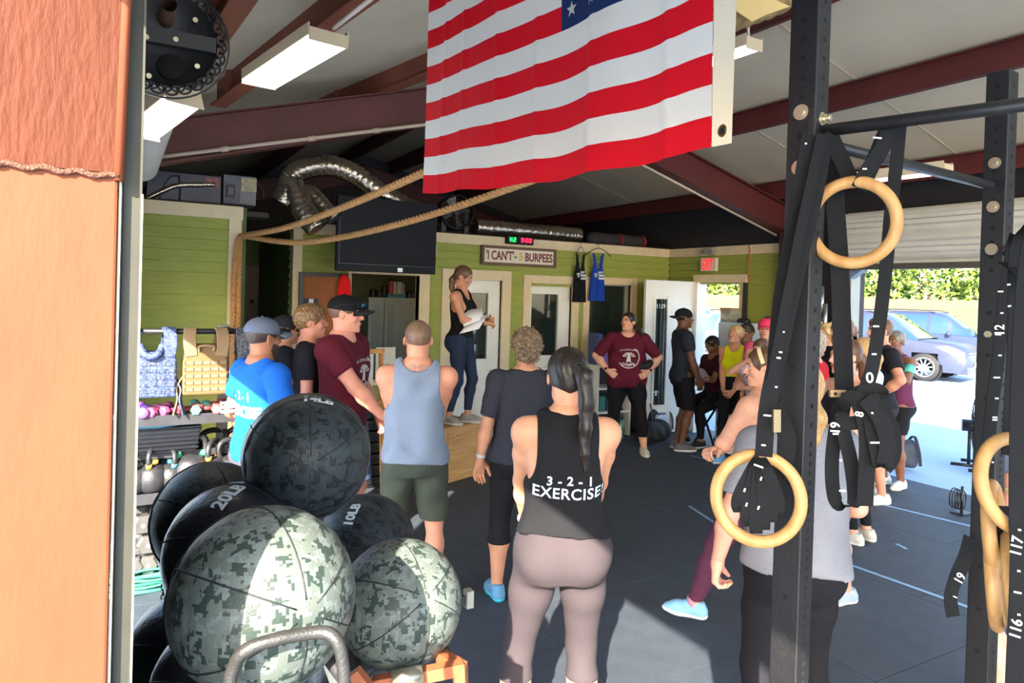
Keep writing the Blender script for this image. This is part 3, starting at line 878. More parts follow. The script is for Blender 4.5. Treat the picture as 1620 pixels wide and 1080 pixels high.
for yr in (6.0, 12.0, 0.72):
    if yr == .72: continue
    b = MB(); hh = .33
    for xa, xb in ((-.05, 3.65), (3.65, 7.35)):
        ibeam(b, (xa, yr, zroof(xa) - .2 - hh / 2), (xb, yr, zroof(xb) - .2 - hh / 2), .15, hh)
    b.obj('rafter', RED, cei)
# purlins: right slope
for x, y0, y1 in ((6.98, -2.5, 12), (5.43, -2.5, 12), (4.15, -2.5, 12)):
    b = MB(); z = zroof(x); b.beam((x, y0, z - .1), (x, y1, z - .1), .012, .2); b.beam((x + .03, y0, z - .196), (x + .03, y1, z - .196), .065, .008); b.beam((x - .03, y0, z - .012), (x - .03, y1, z - .012), .065, .008)
    b.beam((x + .062, y0, z - .187), (x + .062, y1, z - .187), .006, .022)
    b.obj('purlin', RED, cei)
# left slope: the two lit beams standing on the rafter
for (a, c), hgt in ((((385, 140), (588, -6)), .24), (((560, 166), (720, 103)), .24), (((240, 218), (440, -80)), .16)):
    A = pln(*a, 3.063); C = pln(*c, 3.063); d = (C - A).normalized()
    A = A - d * .55; C = C + d * 2.2
    b = MB(); ibeam(b, A + Vector((0, 0, hgt / 2)), C + Vector((0, 0, hgt / 2)), .11, hgt)
    q = A + d * .32 + Vector((0, 0, hgt / 2)); b.beam(q - Vector((0, 0, hgt / 2)), q + Vector((0, 0, hgt / 2)), .10, .014, d)
    b.obj('purlin', BROWN, cei)
for x in (1.9, 3.25):
    b = MB(); z = zroof(x); b.beam((x, 6.3, z - .1), (x, 12, z - .1), .05, .2); b.obj('purlin', RED, cei)
# seams of the insulation blanket
for x0, y0, x1, y1 in ((2.9, 2.2, 3.6, 2.25), (.2, 3.9, 3.5, 3.95), (.2, 2.2, 3.5, 2.3)):
    MB().beam((x0, y0, zroof(x0) - .004), (x1, y1, zroof(x1) - .004), .02, .008).obj('blanket_seam', mat('seam', (180, 165, 140), .8), cei)
for y in (2.3, 3.8, 5.2, 7.2, 8.6):
    MB().beam((3.75, y, zroof(3.75) - .004), (7.3, y, zroof(7.3) - .004), .02, .008).obj('blanket_seam', mat('seam', (180, 165, 140), .8), cei)
# conduits under the rafter and along the ceiling
b = MB(); p0, p1, p2 = on(228, 251, 'y', 5.9), on(672, 197, 'y', 5.9), on(800, 181, 'y', 5.9); b.tube([p0, p1, p2], .016, 8)
for q in (.25, .55, .8):
    c = p0.lerp(p1, q); b.tube([c - (p1 - p0).normalized() * .03, c + (p1 - p0).normalized() * .03], .023, 8)
b.obj('conduit', mat('conduit', (190, 170, 150), .5), cei)
b = MB(); b.tube([on(1000, 252, 'y', 5.86), on(1100, 305, 'y', 5.86), on(1228, 372, 'y', 5.86)], .014, 8); b.obj('conduit', mat('conduit', (190, 170, 150), .5), cei)
# torn insulation hanging by the post
b = MB(); random.seed(5)
for k in range(5):
    c = at(1150 + k * 18, 30 - k * 7, 3.3); b.ball(c, .09, 10, (1.3, .8, .5 + .2 * random.random()))
tis = b.obj('insulation_tuft', mat('torn_insulation', (138, 112, 70), .95, bump=1, bscale=30, var=.4, vscale=14), cei)
tis['kind'] = 'stuff'
b = MB(); b.add([at(1148, 5, 3.1), at(1200, -12, 3.1), at(1250, 10, 3.15), at(1215, 22, 3.1), at(1190, 34, 3.1), at(1172, 22, 3.1)], [(0, 1, 2, 3, 4, 5)]); o = b.obj('torn_facing', mat('torn_facing', (205, 178, 120), .8), cei); sm = o.modifiers.new('s', 'SOLIDIFY'); sm.thickness = .004

# ---- outer walls
def wall_obj(name, b, mt, **k): return b.obj(name, mt, kind='structure', **k)
yo0, yo1 = on(1620, 600, 'x', XB).y - 2.2, on(1352, 500, 'x', XB).y
HB = on(1450, 414, 'x', XB).z
DY0, DY1 = on(1172, 500, 'x', XB).y, on(1103, 500, 'x', XB).y
DZ = on(1140, 447, 'x', XB).z
b = MB()
b.box(XB + .08, XB + .16, yo1, DY0, 0, 3.3).box(XB + .08, XB + .16, DY1, 12.2, 0, 3.3).box(XB + .08, XB + .16, DY0, DY1, DZ, 3.3)
b.box(XB + .08, XB + .16, yo0, yo1, HB + .42, 3.3).box(XB + .08, XB + .16, -2.6, yo0, 0, 3.3)
wall_obj('wall_right', b, DARKM)
wall_obj('wall_back', MB().box(-.2, 7.4, 12.1, 12.2, 0, 4.3), DARKM)
wall_obj('wall_left', MB().box(-.16, -.10, 5.75, 12.1, 0, 3.2).box(-.16, -.10, 1.3, 2.62, 0, 3.2), DARKM)

def siding(name, axis, v, u0, u1, z0, z1, holes, mt, flip=1, pitch=.1):
    """a wall of lapped boards; axis 'y': runs along X at y=v facing -Y; axis 'x': runs along Y at x=v facing -X"""
    back = MB()
    def bx(bb, a, c, e, f, t0, t1):
        if axis == 'y': bb.box(a, c, v + t0, v + t1, e, f)
        else: bb.box(v + t0, v + t1, a, c, e, f)
    cuts = sorted(set([u0, u1] + [h[0] for h in holes] + [h[1] for h in holes]))
    for a, c in zip(cuts, cuts[1:]):
        zs = [(z0, z1)]
        for h in holes:
            if h[0] <= a + 1e-6 and h[1] >= c - 1e-6:
                zs = [q for z_ in zs for q in ((z_[0], min(z_[1], h[2])), (max(z_[0], h[3]), z_[1])) if q[1] - q[0] > .01]
        for e, f in zs: bx(back, a, c, e, f, .022, .07)
    w_ = back.obj(name, mt, kind='structure')
    z = z0
    while z < z1 - .01:
        zt = min(z + pitch, z1)
        segs = [(u0, u1)]
        for h in holes:
            if h[2] < (z + zt) / 2 < h[3]:
                segs = [q for s_ in segs for q in ((s_[0], min(s_[1], h[0])), (max(s_[0], h[1]), s_[1])) if q[1] - q[0] > .02]
        for a, c in segs:
            bb = MB(); t = .022
            P = [(v - .010, z + .004), (v + .022, z + .004), (v + .022, zt + .002), (v + .010, zt + .002)]
            if axis == 'y':
                vs = [(a, y_, z_) for y_, z_ in P] + [(c, y_, z_) for y_, z_ in P]
            else:
                vs = [(y_, a, z_) for y_, z_ in P] + [(y_, c, z_) for y_, z_ in P]
            bb.add(vs, [(0, 1, 2, 3), (7, 6, 5, 4)] + [(i, 4 + i, 4 + (i + 1) % 4, (i + 1) % 4) for i in range(4)])
            bb.obj('board', mt, w_)
        z = zt
    return w_
wa = lambda px, py: (on(px, py, 'y', YA).x, on(px, py, 'y', YA).z)
wb = lambda px, py: (on(px, py, 'x', XB).y, on(px, py, 'x', XB).z)
TZ = 2.62; TB = 2.50
# left little house
hx1 = on(381, 400, 'y', YH).x
wh = siding('wall_front', 'y', YH, -.05, hx1 - .10, 0, TB, [], GREEN)
MB().box(-.05, hx1 + .01, YH - .022, YH + .05, TB, TZ).obj('trim_1', CREAM, kind='structure')
MB().box(hx1 - .11, hx1, YH - .024, YH + .05, 0, TB).obj('trim_2', CREAM, kind='structure')
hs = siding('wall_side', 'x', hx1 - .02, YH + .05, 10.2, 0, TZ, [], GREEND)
MB().box(-.1, hx1, YH + .05, 9.8, TZ - .02, TZ + .02).obj('ceiling_front', mat('plywood_dark', (60, 50, 40), .9), kind='structure')
# back wall A
ax0 = wa(462, 450)[0]
w0, w1, wz0, wz1 = wa(555, 450)[0], wa(662, 450)[0], wa(600, 598)[1], wa(600, 434)[1]
d10, d11, dzt = wa(712, 500)[0], wa(792, 500)[0], wa(760, 443)[1]
d20, d21 = wa(837, 500)[0], wa(903, 500)[0]
d30, d31 = wa(930, 500)[0], wa(996, 500)[0]
dzt2 = wa(870, 449)[1]; dzt3 = wa(960, 450)[1]
siding('wall_office', 'y', YA, ax0 + .1, XB, 0, TB, [(w0, w1, wz0, wz1), (d10, d11, 0, dzt), (d20, d21, 0, dzt2), (d30, d31, 0, dzt3)], GREEN)
MB().box(ax0, XB, YA - .022, YA + .05, TB, TZ).obj('trim_3', CREAM, kind='structure')
MB().box(ax0, ax0 + .10, YA - .024, YA + .06, 0, TB).obj('trim_4', CREAM, kind='structure')
ya1 = on(411, 470, 'x', ax0).y
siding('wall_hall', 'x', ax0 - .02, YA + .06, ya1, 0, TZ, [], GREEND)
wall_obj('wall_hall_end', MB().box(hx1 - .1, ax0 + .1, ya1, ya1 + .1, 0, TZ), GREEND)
hx = lambda px, py: on(px, py, 'y', ya1)
b = MB(); A, B_, C_ = hx(396, 434), hx(396, 600), hx(409, 434)
xl = hx1 - .1; b.box(xl, A.x, ya1 - .03, ya1, 0, A.z).box(A.x, C_.x, ya1 - .04, ya1, 0, A.z + .0).box(xl, C_.x, ya1 - .041, ya1, A.z - .02, hx(396, 421).z)
o = b.obj('door_1', mat('hall_door', (120, 100, 90), .6), kind='structure'); MB().ball(hx(397, 477) - Vector((0, .07, 0)), .03, 10).obj('door_knob', mat('dark_knob', (40, 35, 30), .4), o)
# exit wall
ey0 = on(1244, 500, 'x', XB).y
dy0, dy1, ddz = wb(1171, 500)[0], wb(1106, 500)[0], wb(1140, 447)[1]
siding('wall_exit', 'x', XB, ey0, YA, 0, TB, [(dy0, dy1, 0, ddz)], GREEN)
MB().box(XB - .022, XB + .05, ey0, YA, TB, TZ).obj('trim_5', CREAM, kind='structure')
MB().box(ax0, XB + .05, YA + .05, 12, TZ - .01, TZ + .02).obj('ceiling_office', mat('plywood_dark', (60, 50, 40), .9), kind='structure')
def casing(name, axis, v, a, c, z, wdt, z0=0, sill=False, mt=CREAM):
    b = MB()
    for (e, f, g, h) in ((a - wdt, a, z0, z + wdt), (c, c + wdt, z0, z + wdt), (a, c, z, z + wdt)):
        if axis == 'y': b.box(e, f, v - .034, v + .10, g, h)
        else: b.box(v - .034, v + .10, e, f, g, h)
    if sill:
        b.box(a - wdt, c + wdt, v - .12, v + .10, z0 - .06, z0)
    return b.obj(name, mt, kind='structure', bevel=.004)
casing('trim_6', 'y', YA, w0, w1, wz1, .045, wz0 - .0, True); 
MB().box(w1 + .0, wa(677, 500)[0], YA - .036, YA + .08, wz0 - .06, wz1 + .05).obj('trim_7', CREAM, kind='structure')
casing('trim_8', 'y', YA, d10, d11, dzt, .13)
casing('trim_9', 'y', YA, d20, d21, dzt2, .11)
casing('trim_10', 'y', YA, d30, d31, dzt3, .10)
casing('trim_11', 'x', XB, dy0, dy1, ddz, .11)
# rooms behind the openings
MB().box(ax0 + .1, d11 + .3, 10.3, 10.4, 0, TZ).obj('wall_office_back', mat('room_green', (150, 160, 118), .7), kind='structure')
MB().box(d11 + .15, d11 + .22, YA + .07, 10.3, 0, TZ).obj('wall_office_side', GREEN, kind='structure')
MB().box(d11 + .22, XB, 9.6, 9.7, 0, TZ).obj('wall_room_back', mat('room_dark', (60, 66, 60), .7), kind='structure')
GLASS = mat('door_glass', (40, 50, 48), .04, spec=.9, coat=1)
GLASS.node_tree.nodes['Principled BSDF'].inputs['Alpha'].default_value = .62
def glazed_door(n, x0, x1, zt, g, mt=WHITE, yy=YA + .04, panels=True):
    gx0, gx1, gz0, gz1 = g; b = MB()
    b.box(x0, gx0, yy, yy + .045, 0.02, zt).box(gx1, x1, yy, yy + .045, 0.02, zt).box(gx0, gx1, yy, yy + .045, .02, gz0).box(gx0, gx1, yy, yy + .045, gz1, zt)
    d = b.obj('door_%d' % n, mt, kind='structure')
    f = MB(); t = .03
    for a in ((gx0 - t, gx0, gz0 - t, gz1 + t), (gx1, gx1 + t, gz0 - t, gz1 + t), (gx0, gx1, gz0 - t, gz0), (gx0, gx1, gz1, gz1 + t)): f.box(a[0], a[1], yy - .016, yy + .01, a[2], a[3])
    f.obj('glass_frame', mt, d, bevel=.004)
    MB().box(gx0, gx1, yy + .018, yy + .026, gz0, gz1).obj('pane', GLASS, d)
    if panels:
        w_ = (x1 - x0)
        for q in (.14, .54):
            a = x0 + w_ * q; e = a + w_ * .32; f = MB()
            for k in ((a, e, .22, .245), (a, e, gz0 - .175, gz0 - .15), (a, a + .025, .22, gz0 - .15), (e - .025, e, .22, gz0 - .15)): f.box(k[0], k[1], yy - .010, yy, k[2], k[3])
            f.obj('raised_panel', mt, d)
    return d
def gA(p0, p1): return (wa(p0[0], 500)[0], wa(p1[0], 500)[0], wa((p0[0] + p1[0]) / 2, p1[1])[1], wa((p0[0] + p1[0]) / 2, p0[1])[1])
dr = glazed_door(2, d10, d11, dzt, gA((733, 463), (773, 568)))
MB().ball((d10 + .07, YA - .01, .98), .032, 12).obj('door_knob', mat('brushed_nickel', (160, 155, 145), .3, metal=.8), dr)
dr = glazed_door(3, d20, d21, dzt2, gA((842, 465), (884, 562)))
MB().ball((d21 - .07, YA - .01, .98), .032, 12).obj('door_knob', mat('brushed_nickel', (160, 155, 145), .3, metal=.8), dr)
dr = glazed_door(4, d30, d31, dzt3, gA((934, 452), (990, 640)), mat('grey_door', (150, 150, 142), .5), panels=False)
# blinds and a light frame behind the third glass
b = MB(); bxa, bxb = wa(933, 500)[0], wa(946, 500)[0]
for k in range(26):
    z = 2.0 - k * .045; MB().box(bxa, bxb, YA + .13, YA + .15, z, z + .028).obj('blind_slat', WHITE, dr)
# exit door leaf, folded back along the wall, with a narrow pane
LY = DY1 + .02
lx0 = on(1021, 500, 'y', LY).x
b = MB(); lz = on(1060, 444, 'y', LY).z; px0, px1 = on(1036, 520, 'y', LY).x, on(1054, 520, 'y', LY).x; pz1, pz0 = on(1045, 473, 'y', LY).z, on(1045, 640, 'y', LY).z
b.box(lx0, px0, LY, LY + .045, .02, lz).box(px1, XB - .02, LY, LY + .045, .02, lz).box(px0, px1, LY, LY + .045, pz1, lz).box(px0, px1, LY, LY + .045, .02, pz0)
ld = b.obj('door_5', WHITE, kind='structure')
f = MB()
for a in ((px0 - .03, px0, pz0 - .03, pz1 + .03), (px1, px1 + .03, pz0 - .03, pz1 + .03), (px0, px1, pz0 - .03, pz0), (px0, px1, pz1, pz1 + .03)): f.box(a[0], a[1], LY - .014, LY + .01, a[2], a[3])
f.obj('glass_frame', WHITE, ld, bevel=.004)
MB().box(px0, px1, LY + .012, LY + .03, pz0, pz1).obj('pane', mat('dark_pane', (22, 34, 30), .08, coat=1), ld)
text('1129', .085, mat('white_print', (230, 235, 235), .5), ld, ((px0 + px1) / 2, LY + .009, pz1 - .10), FACE_MY, name='house_number')
text('(EXIT)', .05, mat('white_print', (230, 235, 235), .5), ld, ((px0 + px1) / 2, LY + .009, pz0 + .12), FACE_MY, name='house_number') if False else None
me = phoenix(.09); link('sticker', me, mat('white_print', (230, 235, 235), .5), ld, ((px0 + px1) / 2 - .04, LY + .009, pz0 + .16), FACE_MY)
b = MB(); b.cyl((lx0 + .06, LY - .06, 1.0), (lx0 + .06, LY, 1.0), .014, 8); b.tube([(lx0 + .06, LY - .06, 1.0), (lx0 + .17, LY - .06, 1.0)], .011, 8); b.obj('door_handle', mat('brushed_nickel', (160, 155, 145), .3, metal=.8), ld)
# white jamb seen beyond the leaf
MB().box(XB - .06, XB + .12, DY1 - .05, DY1 + .02, 0, ddz).obj('trim_12', WHITE, kind='structure')
# columns, brace, jamb of the rear roller door
def column(b, x, y, z, w=.2, d=.12, t=.012):
    b.box(x - w / 2, x + w / 2, y - d / 2, y - d / 2 + t, 0, z).box(x - w / 2, x + w / 2, y + d / 2 - t, y + d / 2, 0, z).box(x - t / 2, x + t / 2, y - d / 2, y + d / 2, 0, z)
b = MB(); column(b, XB - .05, 5.85, 2.75); b.obj('trim_13', mat('column_dark', (52, 34, 34), .6), kind='structure')
GREY = mat('grey_steel', (150, 152, 145), .55, var=.08, bump=.1, bscale=30)
b = MB(); b.box(XB - .08, XB + .08, yo1, yo1 + .16, 0, HB - .02); b.obj('trim_14', GREY, kind='structure')
b = MB(); b.beam((XB - .06, yo1 + .06, HB - .16), (XB - .04, yo1 - .75, HB + .42), .10, .10); b.obj('trim_15', mat('blue_brace', (112, 128, 150), .5), kind='structure')
b = MB(); b.box(XB - .02, XB + .06, ey0 - .02, yo1 + .0, 0, 1.55); b.obj('wall_low_panel', mat('grey_sheet', (120, 124, 118), .6), kind='structure')
# rolled-up rear door: curtain rings and hood
rd = empty('roller_door', (XB - .15, yo0, HB + .28), label='white ribbed roller door rolled up over the parking opening', cat='roller door')
b = MB()
n = 96; prof = []
for k in range(n):
    a = 2 * PI * k / n; r = .25 + .012 * math.sin(a * 24); prof.append((r * math.cos(a), r * math.sin(a)))
b.prism([(u, v) for u, v in prof], 'y', 0, yo1 - yo0)
b.obj('rolled_curtain', mat('white_curtain', (196, 196, 188), .5, var=.05), rd)
b = MB()
b.box(.0, .06, 0, yo1 - yo0, -.33, .0)
for k in range(5): b.box(-.012, .0, 0, yo1 - yo0, -.30 + k * .055, -.27 + k * .055)
b.obj('curtain', mat('white_curtain', (196, 196, 188), .5, var=.05), rd)
b = MB(); b.box(-.03, .09, 0, yo1 - yo0, -.36, -.30); b.obj('bottom_bar', mat('bar_dark', (74, 70, 66), .6), rd)

# ---- the near left side: column, guide channel, rolled door
COLM = mat('orange_primer', (108, 58, 38), .65, spec=.2, var=.06, vscale=4, bump=.12, bscale=14, stretch=(3, 3, 1))
cy_ = 1.08
cxr = on(180, 600, 'y', cy_).x; cxl = cxr - .24
zt = on(90, 265, 'y', cy_).z
cl = empty('steel_column', (cxl, cy_, 0), label='orange-red primed steel column with a weld seam at the left edge', cat='column')
b = MB(); b.box(0, cxr - cxl, 0, .012, 0, zt).box(.115, .127, .012, .2, 0, zt).box(0, cxr - cxl, .2, .212, 0, zt); b.obj('lower_shaft', COLM, cl, bevel=.004)
xr2 = on(213, 0, 'y', cy_).x - cxl
b = MB(); b.add([(0, 0, zt), (cxr - cxl + .002, 0, zt), (xr2 + .02, -.02, 3.4), (0, -.02, 3.4), (0, .012, zt), (cxr - cxl + .002, .012, zt), (xr2 + .02, -.005, 3.4), (0, -.005, 3.4)], [(0, 1, 2, 3), (7, 6, 5, 4), (0, 4, 5, 1), (1, 5, 6, 2), (2, 6, 7, 3), (3, 7, 4, 0)])
b.box(.115, .127, .012, .35, zt, 3.2)
b.obj('upper_plate', mat('orange_primer_painted_shade', (74, 38, 25), .7, spec=.15, var=.08, vscale=5, bump=.35, bscale=30, stretch=(4, 4, 1)), cl)  # darker primer colour paints in the shade on the upper plate
b = MB(); wpts = [(x_, -.004 + .0015 * math.sin(x_ * 500), zt - .002 + .002 * math.sin(x_ * 170) - .02 * (x_ - .1)) for x_ in [i * (cxr - cxl) / 60 for i in range(61)]]; b.tube(wpts, .0042, 6); b.obj('weld_bead', mat('weld', (100, 60, 44), .5, bump=.8, bscale=300), cl)
b = MB(); b.tube([(cxr - cxl + .0, .0, zt - .01), (cxr - cxl + .008, .0, zt + .4), (xr2 + .02, -.01, zt + .95)], .007, 8); b.obj('plate_edge', COLM, cl)
gx0 = on(181, 700, 'y', cy_ + .02).x; gx1 = on(212, 840, 'y', cy_ + .02).x
gu = empty('door_guide', ((gx0 + gx1) / 2, cy_ + .02, 0), label='grey galvanised guide channel of the roller door beside the column', cat='door guide')
wd = gx1 - gx0
b = MB(); b.box(-wd / 2, wd / 2, 0, .004, 0, 3.1).box(-wd / 2, -wd / 2 + .003, -.012, .0, 0, 2.2).box(wd / 2 - .003, wd / 2, -.010, .05, 0, 3.1).box(-wd / 2, -wd / 2 + .004, 0, .05, 0, 3.1)
b.obj('channel', STEEL, gu)
b = MB(); b.box(-wd / 2 - .0015, -wd / 2 + .0015, -.0145, -.011, 0, 2.12).box(wd / 2 - .001, wd / 2 + .0015, -.0125, -.0095, 0, 2.02); b.obj('edge_strip', mat('zinc_edge', (150, 144, 128), .5, metal=.1), gu)
# header wall and door hood over the left openings
HX = -.04
hood_z = 2.02
wall_obj('wall_header_left', MB().box(-.16, -.10, .9, 5.75, 2.42, 3.25).box(-.16, -.10, -3, .9, 2.42, 3.25), mat('sheet_left', (120, 90, 75), .7))
dc = at(262, 60, 2.45); rr = .205
cr = empty('rolled_door', (dc.x, dc.y, dc.z), label='black end plate of the rolled-up door drum beside the column top', cat='roller door')
b = MB(); b.lathe([(.001, 0), (rr * .80, 0), (rr * .82, -.012), (rr * .84, 0), (rr * .84, .012), (.001, .012)], 40, axis='y')
b.obj('end_plate', mat('black_plate', (30, 30, 32), .5, var=.2, vscale=14, bump=.2), cr)
b = MB(); b.lathe([(rr, -.004), (rr + .004, -.004), (rr + .004, .012), (rr, .012), (rr, -.004)], 48, axis='y'); b.obj('rim', BLK, cr)
scal = mat('curtain_edge', (22, 23, 27), .6)
for k in range(26):
    a = 2 * PI * k / 26
    for lay, (ra, rb) in enumerate(((.84, 1.0), (.80, .92))):
        b = MB(); a0 = a + lay * .12; c = Vector((math.cos(a0) * rr * ra, -.006 - lay * .01, math.sin(a0) * rr * ra)); tn = Vector((-math.sin(a0), 0, math.cos(a0))); rd_ = Vector((math.cos(a0), 0, math.sin(a0)))
        b.tube(arc(c, rr * .125, 0, PI, 6, tn, rd_), .004, 5); b.obj('curtain_lip', scal, cr)
b = MB(); b.tube([(0, 0, .06), (0, -.14, .07)], .026, 14, caps=False); b.obj('axle', mat('rusty_pipe', (92, 66, 48), .6, var=.3), cr)
b = MB(); b.box(-.14, .16, -.03, -.005, -.03, .022); b.obj('bracket', mat('bracket', (38, 38, 42), .5), cr)
b = MB(); b.lathe([(.001, -.016), (.042, -.016), (.044, -.010), (.001, -.010)], 20, c=(.018, 0, -.10), axis='y'); b.obj('plate_hole', mat('hole_black', (4, 4, 5), .9), cr)
for x_, z_ in ((-.06, -.02), (.03, -.01), (.09, .07), (-.05, -.15), (.10, -.09)):
    MB().cyl((x_, -.028, z_), (x_, -.04, z_), .009, 8).obj('bolt', ZINC, cr)
b = MB(); b.prism([((rr - .09) * math.cos(2 * PI * k / 40), (rr - .09) * math.sin(2 * PI * k / 40)) for k in range(40)], 'y', .02, 3.1); b.obj('rolled_curtain', mat('white_curtain', (196, 196, 188), .5, var=.05), cr)
q_ = -.17 - dc.x; b = MB(); b.box(q_, q_ + .02, .02, 3.1, hood_z - dc.z + .02, .1).box(q_ - .01, q_ + .035, .02, 3.1, hood_z - dc.z - .03, hood_z - dc.z + .02); b.obj('curtain', mat('white_curtain', (196, 196, 188), .5, var=.05), cr)
# door bottom bar of the camera's own bay
b = MB(); b.box(-.20, -.16, -3, .9, 2.43, 2.6); wall_obj('trim_16', b, mat('white_curtain', (196, 196, 188), .5, var=.05))
b = MB(); b.box(-.35, -.1, 5.75, 5.95, 0, 3.2); wall_obj('trim_17', b, COLM)
# ================================================================ things hung, stored and standing
# ---- flag
RS = mat('flag_red', (214, 16, 34), .7, bump=.25, bscale=400, spec=.2, var=.04)
WS = mat('flag_white', (226, 222, 214), .7, bump=.25, bscale=400, spec=.2, var=.02)
NV = mat('flag_navy', (30, 48, 92), .7, bump=.25, bscale=400, spec=.2)
for m_ in (RS, WS, NV):
    p_ = m_.node_tree.nodes['Principled BSDF']; tr = m_.node_tree.nodes.new('ShaderNodeBsdfTranslucent'); mx = m_.node_tree.nodes.new('ShaderNodeMixShader'); mx.inputs[0].default_value = .35
    out = m_.node_tree.nodes['Material Output']; tr.inputs[0].default_value = p_.inputs['Base Color'].default_value
    m_.node_tree.links.new(p_.outputs[0], mx.inputs[1]); m_.node_tree.links.new(tr.outputs[0], mx.inputs[2]); m_.node_tree.links.new(mx.outputs[0], out.inputs[0])
FA, FB = on(1128, 228, 'z', 2.27), None       # hoist bottom
fy0 = 1.20; A = on(1144, 226, 'y', 1.17); Bp = on(673, 307, 'y', 2.70)
flag = empty('flag', (A.x, A.y, A.z), label='large red, white and blue striped flag hanging from the ceiling', cat='flag')
FU = Vector((Bp.x - A.x, Bp.y - A.y, 0)); FL = FU.length; FU.normalize(); FN = Vector((FU.y, -FU.x, 0)); FHt = .96; zb = (Bp.z - A.z)
def fpt(u, v):
    """u 0 hoist .. 1 fly, v 0 bottom .. 1 top"""
    wv = .008 * math.sin(u * 15 + v * 1.5) * (1 - .5 * v) + .004 * math.sin(u * 31 + v * 4 + 1) + .02 * math.sin(u * 4.2 + .6) * (1 - v)
    fold_ = -.007 * sum(math.exp(-((u - c) / .011) ** 2) for c in (.13, .32, .50, .64, .80, .90))
    return FU * (u * FL) + FN * (wv + fold_) + Vector((0, 0, zb * u + v * FHt - .022 * math.sin(PI * u) * (1 - v) + .004 * math.sin(u * 26) * (1 - v)))
def fsheet(name, u0, u1, v0, v1, mt, off=0, parent=None, n=60):
    b = MB(); nu = max(3, int(n * (u1 - u0))); nv = 3; vs = []
    for i in range(nu + 1):
        for j in range(nv + 1):
            p = fpt(u0 + (u1 - u0) * i / nu, v0 + (v1 - v0) * j / nv); vs.append(p + FN * off)
    b.add(vs, [(i * (nv + 1) + j, (i + 1) * (nv + 1) + j, (i + 1) * (nv + 1) + j + 1, i * (nv + 1) + j + 1) for i in range(nu) for j in range(nv)], True)
    return b.obj(name, mt, parent or flag)
ub = .035
for k in range(13):
    full = k < 6
    fsheet('stripe', ub if full else ub + (1 - ub) * .40, 1, k / 13, (k + 1) / 13, RS if k % 2 == 0 else WS, n=110)
can = fsheet('canton', ub, ub + (1 - ub) * .40, 6 / 13, 1, NV, n=110)
for r_ in range(9):
    for c_ in range(6 if r_ % 2 == 0 else 5):
        uu = ub + (1 - ub) * .40 * ((c_ * 2 + (1 if r_ % 2 == 0 else 2)) / 12); vv = 6 / 13 + 7 / 13 * ((r_ + 1) / 10); b = MB(); vs = []
        for k in range(10):
            a = PI / 2 + k * PI / 5; rr_ = .024 if k % 2 == 0 else .0095
            vs.append(fpt(uu + rr_ * math.cos(a) / FL, vv + rr_ * math.sin(a) / FHt) )
        cc = fpt(uu, vv)
        for s2 in (-1, 1): b.add([v + FN * .002 * s2 for v in vs] + [cc + FN * .002 * s2], [(10, k, (k + 1) % 10) for k in range(10)])
        b.obj('star', WS, can)
hb_ = fsheet('header_band', -.008, ub, 0, 1, mat('canvas', (222, 208, 180), .8, bump=.3, bscale=300), .002, n=160)
for v in (.035, .965):
    c = fpt(.012, v); b = MB(); b.tube(arc(c - FN * -.004, .011, 0, 2 * PI, 16, FU, (0, 0, 1)), .005, 6); b.obj('grommet', mat('brass', (120, 92, 48), .35, metal=.8), flag)
    b = MB(); b.cyl(c - FN * .001, c + FN * .004, .008, 12); b.obj('grommet_hole', mat('hole_black', (4, 4, 5), .9), flag)
b = MB()
for u in (.01, .98): q = fpt(u, 1); b.tube([q - Vector((0, 0, .01)), Vector((q.x, q.y, zroof(A.x) - A.z))], .002, 6)
b.obj('hanging_cord', mat('cord_white', (200, 195, 185), .8), flag)

# ---- fluorescent fittings
TUBE = mat('light_lens', (255, 252, 238), .4, emit=5)
def fixture(label, p0, p1, wd=.16, dp=.075, up=Vector((0, 0, 1)), k=5, conduit=None, group=None):
    p0, p1 = Vector(p0), Vector(p1); r = empty('ceiling_light', p0, label=label, cat='light fitting', group=group); d = (p1 - p0); L = d.length; d.normalize(); x = d.cross(Vector((0, 0, 1))).normalized(); u = x.cross(d)
    b = MB(); z0 = Vector((0, 0, 0)); e = d * L
    b.beam(z0 + u * dp * .5, e + u * dp * .5, wd, .006); b.beam(z0 + u * .02 + x * wd / 2, e + u * .02 + x * wd / 2, .006, dp); b.beam(z0 + u * .02 - x * wd / 2, e + u * .02 - x * wd / 2, .006, dp)
    b.beam(-d * .006, z0, wd, dp); b.beam(e, e + d * .006, wd, dp)
    b.obj('housing', mat('fixture_housing', (206, 190, 160), .5), r)
    b = MB(); b.beam(d * .004 - u * .01, e - d * .004 - u * .01, wd - .014, .03); b.obj('lens', TUBE, r)
    if conduit: b = MB(); b.tube([Vector(q) - p0 for q in conduit], .010, 8); b.obj('conduit', mat('conduit_light', (205, 195, 180), .45), r)
    return r
zf = 2.86
q0 = at(410, 129, 3.75); q1 = at(520, 60, 3.05)
fixture('long white strip light over the left bay, fixed under a brown beam', q1, q0, .18, .055, conduit=[at(528, 45, 3.05), at(562, 18, 2.9), at(600, -12, 2.8)])
q1 = at(1193, 70, 4.7); q0 = q1 + Vector((-.05, 1.2, 0.0))
fixture('small strip light behind the hoist edge of the flag', q1, q0, .16, .08, conduit=[q1 + Vector((0, .05, .05)), q1 + Vector((0, .08, .45))])
q1 = at(1500, 268, 5.4); q0 = q1 + Vector((-.12, 1.25, .0))
fixture('strip light seen between the two rack posts', q1, q0, .15, .08)
q0 = at(222, 205, 2.9); q1 = at(290, 152, 2.75)
fixture('strip light end behind the rolled-up door drum', q1, q0, .16, .08)

